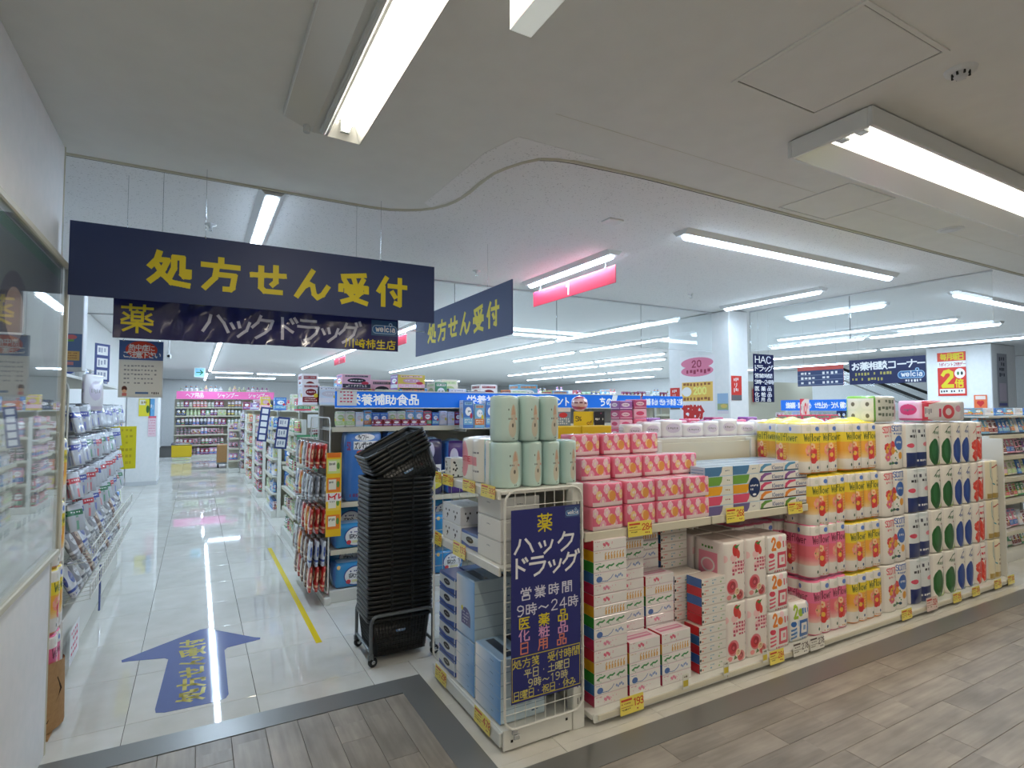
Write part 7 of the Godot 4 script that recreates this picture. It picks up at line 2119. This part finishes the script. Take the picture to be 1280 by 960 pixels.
func aisle_units() -> void:
	var zs := [-6.75, -8.85, -10.95, -13.1, -15.3]
	var nm := ["nearest", "second", "third", "fourth", "fifth"]
	for u in 5:
		var z: float = zs[u]
		var h := 1.55
		gondola("aisle_gondola", "white shelf unit across the shop, %s behind the nappy unit" % nm[u], Vector3(1.1, 0, z), 0, 4.3, 0.45, h, [0.1, 0.45, 0.8, 1.15], true)
		gondola("aisle_end_shelf", "narrow white end shelf by the aisle, %s behind the nappy unit" % nm[u], Vector3(0.95, 0, z - 0.95), -90, 0.92, 0.12, h - 0.1, [0.1, 0.35, 0.6, 0.85, 1.1, 1.3])
		var hs: Array = [[5, 13, 8, 1], [4, 1, 3, 8], [2, 0, 15, 1], [6, 11, 1, 8], [2, 4, 9, 1]][u]
		for j in 6:
			fill("on the aisle end, %s unit, %s shelf up" % [nm[u], ORD[j]], Vector3(1.03, [0.102, 0.352, 0.602, 0.852, 1.102, 1.302][j], z - 0.93), -90, 0.9, [0, 2, 1] if j < 4 else [0, 2], hs, "goods on the aisle ends", 0.012, 0.0, 0.9)
		for j in 4:
			fill("facing the entrance, %s unit, %s shelf up" % [nm[u], ORD[j]], Vector3(1.15, [0.102, 0.452, 0.802, 1.152][j], z - 0.12), 0, 0.62 if u == 0 else 0.4, [0, 1, 2], hs, "goods facing the entrance", 0.005, 0.0, 1.3)
		for k in 5:
			item("stock_carton", "stock carton on top of the %s unit behind the nappies, %s" % [nm[u], ORD[k]], "carton", box(Vector3(0.16 + 0.05 * (k % 2), 0.14 + 0.05 * ((k + u) % 3), 0.2), 0.004, [K.gen[(k * 5 + u * 3) % 16]]), M.paper, Vector3(1.1 + k * 0.26, h + 0.002, z - 0.3), 0, "stock on the aisle units")
		part("top_shelf", slab(Vector3(0, h - 0.02, -0.8), Vector3(4.3, h, -0.1)), M.white_metal, get_node("aisle_gondola" if u == 0 else "aisle_gondola_%03d" % u))
	# hanging strips that stick out into the aisle
	for e in [[-6.9, 1.2, 0.28, K.strip3, "first blue framed strip of white squares hanging at the aisle end"], [-9.0, 1.18, 0.42, K.strip5, "second, longer blue framed strip hanging at the aisle end"]]:
		var o := board("aisle_strip", e[4], "sign", Vector3(0.84, e[1] - 0.08, e[0]), -8, 0.13, e[2] + 0.08, e[3], M.sign, 0.002)
		o.rotation_degrees.z = -6
		part("hook_arm", rod(Vector3(0, e[2] + 0.075, -0.003), Vector3(0.14, e[2] + 0.09, -0.003), 0.003, 5), M.chrome, o)
	board("info_board", "white blank board on the nearest aisle unit", "sign", Vector3(1.28, 1.36, -6.7), 0, 0.36, 0.15, K.redprice, M.fixture, 0.004).add_child(bracket_arm(0.0, 0.5))
	board("green_sheet", "green leaflet panel on the nearest aisle unit", "sign", Vector3(1.16, 0.86, -6.72), 0, 0.34, 0.42, K.gen[5], M.paper, 0.003)
	var w := thing("wire_bin", "white wire bin at the foot of the nearest aisle unit", "basket", Vector3(1.13, 0.06, -6.6), 0)
	for e in [[0.0, 0.1, 0.0, 0], [-0.16, 0, 0.0, 90], [0.16, 0, 0.0, 90]]: wire_panel(w, "grid", 0.32 if e[3] == 0 else 0.2, 0.26, Vector3(e[0], 0, e[1]), e[3], 0.06, 0.06)
	part("floor_plate", slab(Vector3(-0.17, -0.06, -0.1), Vector3(0.17, 0.0, 0.11), 0.004), M.white_metal, w)
	for k in 4: item("bin_pouch", "pinkish pouch lying in the wire bin, %s" % ORD[k], "pouch", pack(0.12, 0.16, 0.04, [K.pouch[k % 3], K.pouch[1], K.pouch[1]], 0, 0, 0.012, 0.01, 0, 0.004, 320 + k), M.film, Vector3(1.02 + k * 0.07, 0.065, -6.6), 25 * k, "pouches in the bin")

func side_racks() -> void:
	# rack of hanging toothbrushes on the left side
	var L := 2.6
	var t := gondola("brush_rack", "white rack of hanging oral care goods beside the entrance wall", Vector3(-0.66, 0, -4.12), 90, L, 0.42, 1.78, [0.1, 0.36])
	part("skirt", slab(Vector3(0, 0.06, -0.03), Vector3(L, 0.36, 0.02), 0.004), M.white_metal, t)
	wire_panel(t, "side_grid", 0.42, 1.7, Vector3(0, 0.05, -0.2), 90, 0.42, 0.05)
	part("side_sheet", slab(Vector3(-0.01, 0.05, -0.42), Vector3(-0.006, 1.74, 0.0)), M.acrylic, t)
	var ys := [1.58, 1.38, 1.18, 1.0]
	for j in 4:
		for i in 17:
			var kind: int = [[0, 0, 2, 0], [0, 1, 0, 2], [1, 0, 1, 1], [2, 0, 2, 1]][j][i % 4]
			var z := -4.2 - i * 0.135
			if rng.randf() < 0.14: continue
			for d in 2:
				var o := item("brush_packet", "%s headed toothbrush packet, %s row down, %s from the entrance, %s" % [["blue", "red", "green"][kind], ORD[j], ORD[i], ["outer", "inner"][d]], "packet", pack(0.1, 0.16, 0.02, [K.brush[kind], K.brush[kind], K.brush[kind]], 0, 0, 0.004, 0.004, 0, 0.001, 330), M.film, Vector3(-0.6 - d * 0.05, ys[j] - 0.14 + rng.randf_range(-0.012, 0.012), z), 66 + rng.randf_range(-14, 14), "toothbrush packets")
				o.rotation_degrees.x = -10 + rng.randf_range(-5, 5)
			part("peg", rod(Vector3(-z - 4.12, ys[j] + 0.01, -0.4), Vector3(-z - 4.12, ys[j] + 0.025, 0.06), 0.0025, 4), M.chrome, t)
	# tilted wire trays with grey pouches
	for j in 2:
		var y: float = [0.66, 0.44][j]
		var b := thing("wire_tray", "tilted white wire tray of pouches on the oral care rack, %s" % ["upper", "lower"][j], "wire tray", Vector3(-0.6, y, -4.15), 90)
		for e in [[0.1, 0], [0.02, 0]]:
			part("rail", rod(Vector3(0, e[0], 0.08), Vector3(2.4, e[0], 0.08), 0.004, 6), M.wire, b)
		for k in 25: part("wire", rod(Vector3(k * 0.1, 0.0, -0.1), Vector3(k * 0.1, 0.02, 0.08), 0.002, 4), M.wire, b)
		for k in 25: part("wire", rod(Vector3(k * 0.1, 0.02, 0.08), Vector3(k * 0.1, 0.1, 0.08), 0.002, 4), M.wire, b)
		for i in 15:
			var kind: int = [5, 4, 2, 1, 5][(i * 3 + j) % 5]
			var o := item("tray_pouch", "%s pouch leaning in the %s wire tray, %s from the entrance" % [["red", "brown", "light grey", "orange", "silver", "grey"][kind], ["upper", "lower"][j], ORD[i]], "pouch", pack(0.13, 0.19, 0.03, [K.pouch[kind], K.pouch[kind], K.pouch[kind]], 0, 0, 0.01, 0.01, 0, 0.004, 340 + kind), M.film, Vector3(-0.6, y + 0.025, -4.25 - i * 0.15), 90, "pouches in the wire trays")
			o.rotation_degrees = Vector3(-24, 90, 0)
	# roll packs at the near end of the rack
	var ym := pack(0.3, 0.335, 0.2, [K.wfy[1], K.wfy[1], K.wfy[2]], 2, 2, 0.02, 0.004, 0.012, 0.003, 351)
	var pm := pack(0.3, 0.335, 0.2, [K.wfp[1], K.wfp[1], K.wfp[2]], 2, 2, 0.02, 0.004, 0.012, 0.003, 352)
	for k in 4:
		item("side_roll_pack", ["pink toilet roll pack at the bottom beside the entrance wall", "yellow toilet roll pack second up beside the entrance wall", "yellow toilet roll pack third up beside the entrance wall", "yellow toilet roll pack topmost beside the entrance wall"][k], "toilet paper", pm if k == 0 else ym, M.film, Vector3(-0.76, 0.07 + k * 0.338, -3.83), 0)
	item("roll_plinth", "low white plinth under the toilet roll packs by the wall", "plinth", slab(Vector3(-0.95, 0, -3.98), Vector3(-0.6, 0.07, -3.7), 0.004), M.white_metal)
	for k in 7: item("rack_top_pouch", "%s pouch piled on top of the oral care rack, %s from the entrance" % [["red", "silver", "white"][k % 3], ORD[k]], "pouch", pack(0.15, 0.1, 0.1, [K.pouch[[0, 4, 2][k % 3]], K.pouch[4], K.pouch[0]], 0, 0, 0.015, 0.01, 0.01, 0.006, 360 + k), M.film, Vector3(-0.78, 1.782, -5.1 - k * 0.2), 80 + 7 * k, "pouches on the rack top")
	part("top_shelf", slab(Vector3(0, 1.762, -0.42), Vector3(L, 1.78, 0.0)), M.white_metal, t)
	item("film_bag", "pale printed plastic bag hanging at the head of the oral care rack", "bag", pack(0.2, 0.24, 0.03, [K.pads[0], K.pads[0], K.pads[0]], 0, 0, 0.01, 0.012, 0, 0.006, 370), M.film, Vector3(-0.6, 1.56, -4.62), 70)
	board("side_sign", "narrow navy sign standing out above the oral care rack", "sign", Vector3(-0.66, 1.79, -5.5), 60, 0.16, 0.3, K.strip3, M.sign, 0.004)
	item("navy_edge_strip", "narrow navy strip standing at the foot of the oral care rack", "strip", box(Vector3(0.012, 0.34, 0.03), 0.003), M.arrow, Vector3(-0.6, 0.07, -5.25))
	# torn brown box and price sheet at the corner
	var c := thing("torn_carton", "torn brown cardboard box at the foot of the near wall", "cardboard box", Vector3(-0.56, 0, -3.6), 0)
	var st := begin()
	st.set_smooth_group(0)
	var rows := []
	var uvr := []
	for j in 6:
		var y := j / 5.0
		var row := []
		var ur := []
		for i in 7:
			var u := i / 6.0
			row.append(Vector3(-0.06 + 0.075 * sin(u * PI * 0.9) * (1.0 - 0.5 * y) + 0.03 * y, 0.02 + y * 0.34 - 0.06 * u * y, 0.14 - u * 0.3))
			ur.append(Vector2(u, y))
		rows.append(row)
		uvr.append(ur)
	add_grid(st, rows, uvr)
	st.generate_normals()
	part("side_wall", st.commit(), M.cardboard, c)
	part("bottom", slab(Vector3(-0.2, 0, -0.16), Vector3(-0.02, 0.012, 0.13)), M.cardboard, c)
	part("torn_edge", rod(Vector3(-0.035, 0.07, 0.1), Vector3(0.005, 0.2, 0.02), 0.006, 5), M.card_cut, c)
	part("torn_edge", rod(Vector3(0.005, 0.2, 0.02), Vector3(-0.02, 0.33, 0.08), 0.005, 5), M.card_cut, c)
	board("price_sheet", "white price sheet with red figures taped low by the brown box", "price sheet", Vector3(-0.605, 0.09, -4.28), 90, 0.3, 0.2, K.redprice, M.sign, 0.001)
	board("yellow_flyer", "yellow flyer on the aisle pillar face", "flyer", Vector3(-0.93, 1.42, -13.89), 0, 0.2, 0.36, K.yellowcard, M.sign, 0.001)
	board("blue_flyer", "narrow blue flyer beside the yellow one on the aisle pillar", "flyer", Vector3(-0.8, 1.42, -13.89), 0, 0.09, 0.36, K.bluecard, M.sign, 0.001)
	board("pink_form", "pink lined form on the aisle pillar", "flyer", Vector3(-0.79, 1.0, -13.89), 0, 0.14, 0.42, K.pinkform, M.sign, 0.001)
	board("yellow_strip", "long yellow notice strip at the end of the oral care rack", "notice", Vector3(-0.62, 0.98, -6.75), 20, 0.22, 0.42, K.yellowstrip, M.sign, 0.001)
	gondola("left_gondola", "white shelf unit along the left wall past the oral care rack", Vector3(-0.74, 0, -6.95), 90, 1.6, 0.42, 1.6, [0.1, 0.4, 0.7, 1.0, 1.3])
	for j in 5:
		fill("on the left wall unit, %s shelf up" % ORD[j], Vector3(-0.82, [0.102, 0.402, 0.702, 1.002, 1.302][j], -7.0), 90, 1.55, [0, 2], [4, 1, 8, 3, 10], "goods on the left wall unit", 0.01, 0.0, 1.1)
	var cm := thing("ceiling_camera", "small white security camera hanging over the left aisle", "camera", Vector3(-0.38, CEIL + 0.01, -10.0))
	part("stem", rod(Vector3(0, -0.42, 0), Vector3(0, 0, 0), 0.012), M.fixture, cm)
	part("camera_body", slab(Vector3(-0.03, -0.5, -0.1), Vector3(0.03, -0.43, 0.08), 0.01), M.fixture, cm)
	part("lens", rod(Vector3(0, -0.465, 0.08), Vector3(0, -0.465, 0.1), 0.02), M.dark, cm)

func back_of_store() -> void:
	var z := -20.75
	gondola("hair_gondola", "long hair care shelf at the end of the aisle", Vector3(-0.6, 0, z), 0, 2.95, 0.4, 1.88, [0.1, 0.42, 0.75, 1.05, 1.35, 1.62])
	var o := board("pink_header", "pink lit header strip over the hair care shelf", "sign", Vector3(0.875, 1.885, z + 0.03), 0, 2.85, 0.24, K.hair, M.lit_sign, 0.02)
	part("edge_strip", slab(Vector3(-1.43, 0.24, -0.01), Vector3(1.43, 0.25, 0.012)), M.white_metal, o)
	var hs := [[12, 0, 2, 15], [2, 12, 15, 0], [2, 15, 12, 1], [12, 2, 14, 0], [14, 12, 5, 8], [12, 7, 5, 11]]
	for j in 6:
		for s in 2:
			fill("on the hair care shelf, %s level up, %s half" % [ORD[j], ["near", "far"][s]], Vector3(-0.55 + s * 1.45, [0.102, 0.422, 0.752, 1.052, 1.352, 1.622][j], z - 0.1), 0, 1.42, [1, 2] if s == 0 else [1], hs[j] if s == 0 else [5, 7, 1, 4, 10], "hair care bottles", 0.006, 0.0, 1.2)
	for s in 2: fill("standing on top behind the pink header, %s half" % ["near", "far"][s], Vector3(-0.5 + s * 1.4, 1.95, z - 0.2), 0, 1.35, [1], [5, 8, 12, 10, 4, 6], "bottles above the pink header", 0.0, 0.0, 1.7)
	part("top_shelf", slab(Vector3(0, 1.93, -0.38), Vector3(2.95, 1.948, -0.02)), M.white_metal, get_node("hair_gondola"))
	var y := thing("yellow_bin", "low yellow sale bin in front of the hair care shelf", "bin", Vector3(-0.36, 0, -20.2))
	part("skirt", box(Vector3(0.54, 0.36, 0.4), 0.01, [K.yellow]), M.paper, y, Vector3(0, 0.1, 0))
	part("goods_top", box(Vector3(0.56, 0.06, 0.42), 0.01, [K.gen[7]]), M.paper, y, Vector3(0, 0.46, 0))
	part("foot_plate", box(Vector3(0.5, 0.1, 0.36), 0.01, [K.gen[8]]), M.paper, y)
	var c := thing("stock_trolley", "brown carton on a low trolley in the aisle", "trolley", Vector3(0.66, 0, -17.2))
	part("carton", box(Vector3(0.3, 0.46, 0.4), 0.008), M.cardboard, c, Vector3(0, 0.14, 0))
	part("platform", box(Vector3(0.32, 0.04, 0.42), 0.006), M.grey_tube, c, Vector3(0, 0.1, 0))
	for e in [-0.12, 0.12]:
		for f in [-0.15, 0.15]: part("wheel", rod(Vector3(e - 0.015, 0.05, f), Vector3(e + 0.015, 0.05, f), 0.05, 12), M.rubber, c)
	gondola("cream_stand", "slim cream display stand beside the brown carton", Vector3(0.72, 0, -15.6), 0, 0.24, 0.3, 1.2, [0.3, 0.6, 0.85, 1.05])
	for j in 4: fill("on the slim cream stand, %s level" % ORD[j], Vector3(0.73, [0.302, 0.602, 0.852, 1.052][j], -15.7), 0, 0.22, [0, 2], [15, 2, 1], "goods on the cream stand", 0.0, 0.0, 0.9)

func right_of_store() -> void:
	# shelf of leaning packets at the picture edge
	gondola("edge_gondola", "white shelf unit of upright packets beyond the island end", Vector3(6.98, 0, -2.62), 0, 1.9, 0.45, 1.5, [0.1, 0.3, 0.62, 0.85, 1.08, 1.3])
	var hs := [[5, 1, 4, 13], [2, 1, 15, 4], [5, 13, 8, 1], [6, 3, 8, 0], [15, 2, 1, 9], [10, 1, 4, 3]]
	for j in 6:
		fill("on the edge unit, %s level up" % ORD[j], Vector3(7.0, [0.112, 0.312, 0.632, 0.862, 1.092, 1.312][j], -2.74), 0, 1.85, [0, 2], hs[j], "packets on the edge unit", 0.004, -12.0, 1.0)
	for k in 7: item("stock_carton", "pale blue carton on top of the edge unit, %s" % ORD[k], "carton", box(Vector3(0.2, 0.08, 0.16), 0.004, [K.gen[[10, 4, 3][k % 3]]]), M.paper, Vector3(7.1 + k * 0.24, 1.502, -2.85), 0, "cartons on the edge unit")
	part("top_shelf", slab(Vector3(0, 1.482, -0.44), Vector3(1.9, 1.5, -0.02)), M.white_metal, get_node("edge_gondola"))
	# medicine unit facing the island
	gondola("medicine_gondola", "white medicine shelf unit facing the island, blue header", Vector3(8.2, 0, -6.0), -90, 1.75, 0.4, 1.55, [0.1, 0.5, 0.9, 1.2, 1.4])
	board("header_strip", "blue lit header strip over the medicine shelf", "sign", Vector3(8.17, 1.545, -5.1), -90, 1.4, 0.165, K.pain, M.lit_sign, 0.015).add_child(bracket_arm(-0.5, 0.42))
	for j in 3: fill("on the medicine shelf, %s level" % ORD[j], Vector3(8.3, [0.902, 1.202, 1.402][j], -5.98), -90, 1.7, [0], [8, 4, 1, 14], "medicine cartons", 0.0, 0.0, 0.85 if j < 2 else 0.8)
	gondola("far_gondola", "white shelf unit with piled goods behind the glass screen", Vector3(5.6, 0, -9.2), 0, 4.6, 0.45, 1.75, [0.1, 0.6, 1.1, 1.45])
	part("top_shelf", slab(Vector3(0, 1.73, -0.44), Vector3(4.6, 1.752, -0.02)), M.white_metal, get_node("far_gondola"))
	for s in 2: fill("piled on the far unit behind the glass screen, %s half" % ["near", "far"][s], Vector3(5.6 + s * 2.3, 1.754, -9.35), 0, 2.2, [0, 1, 2], [0, 2, 5, 7, 4, 12, 10], "goods on the far unit", 0.0, 0.0, 1.15)
	# escalator with glass sides
	var e := thing("escalator", "escalator with slanting glass sides behind the consultation sign", "escalator", Vector3(14.2, 0, -6.2))
	for s in [0.0, 1.1]:
		var st := begin()
		var a := Vector3(s, 2.6, -2.2)
		var b := Vector3(s, 0.6, 2.2)
		quad(st, b + Vector3(0, -0.9, 0), a + Vector3(0, -0.9, 0), a, b, Vector3(-1, 0, 0))
		part("side_glass", st.commit(), M.smoke_glass, e)
		part("handrail", rod(a, b, 0.035, 8), M.black_plastic, e)
		part("lower_rail", rod(a + Vector3(0, -0.28, 0), b + Vector3(0, -0.28, 0), 0.02, 6), M.chrome, e)
		part("truss", rod(a + Vector3(0, -1.05, 0), b + Vector3(0, -1.05, 0), 0.12, 4), M.panel, e)
	for k in 14:
		part("step", slab(Vector3(0.08, 1.55 - k * 0.14, -2.1 + k * 0.31), Vector3(1.02, 1.6 - k * 0.14, -1.8 + k * 0.31)), M.grey_tube, e)
	# cream partition and red extinguisher by the escalator
	struct("wall_partition", slab(Vector3(12.0, 0, -10.2), Vector3(15.5, 2.3, -10.0)), M.cream)
	var x := thing("fire_extinguisher", "red fire extinguisher on the cream partition", "extinguisher", Vector3(12.9, 1.75, -9.9))
	part("cylinder", lathe([Vector2(0.001, 0), Vector2(0.07, 0), Vector2(0.075, 0.02), Vector2(0.075, 0.32), Vector2(0.04, 0.38), Vector2(0.02, 0.4)], 12), M.red_paint, x)
	part("valve", slab(Vector3(-0.03, 0.4, -0.015), Vector3(0.05, 0.45, 0.015), 0.004), M.dark, x)
	part("hose", rod(Vector3(0.05, 0.42, 0.02), Vector3(0.09, 0.12, 0.03), 0.012), M.dark, x)
	# black domed object and goods on the island's rear top
	item("dark_dome", "black dome topped bottle between the two lying packs", "bottle", lathe([Vector2(0.001, 0), Vector2(0.075, 0), Vector2(0.075, 0.06), Vector2(0.07, 0.1), Vector2(0.045, 0.14), Vector2(0.001, 0.155)], 14), M.black_plastic, Vector3(5.02, 1.48, -2.62))
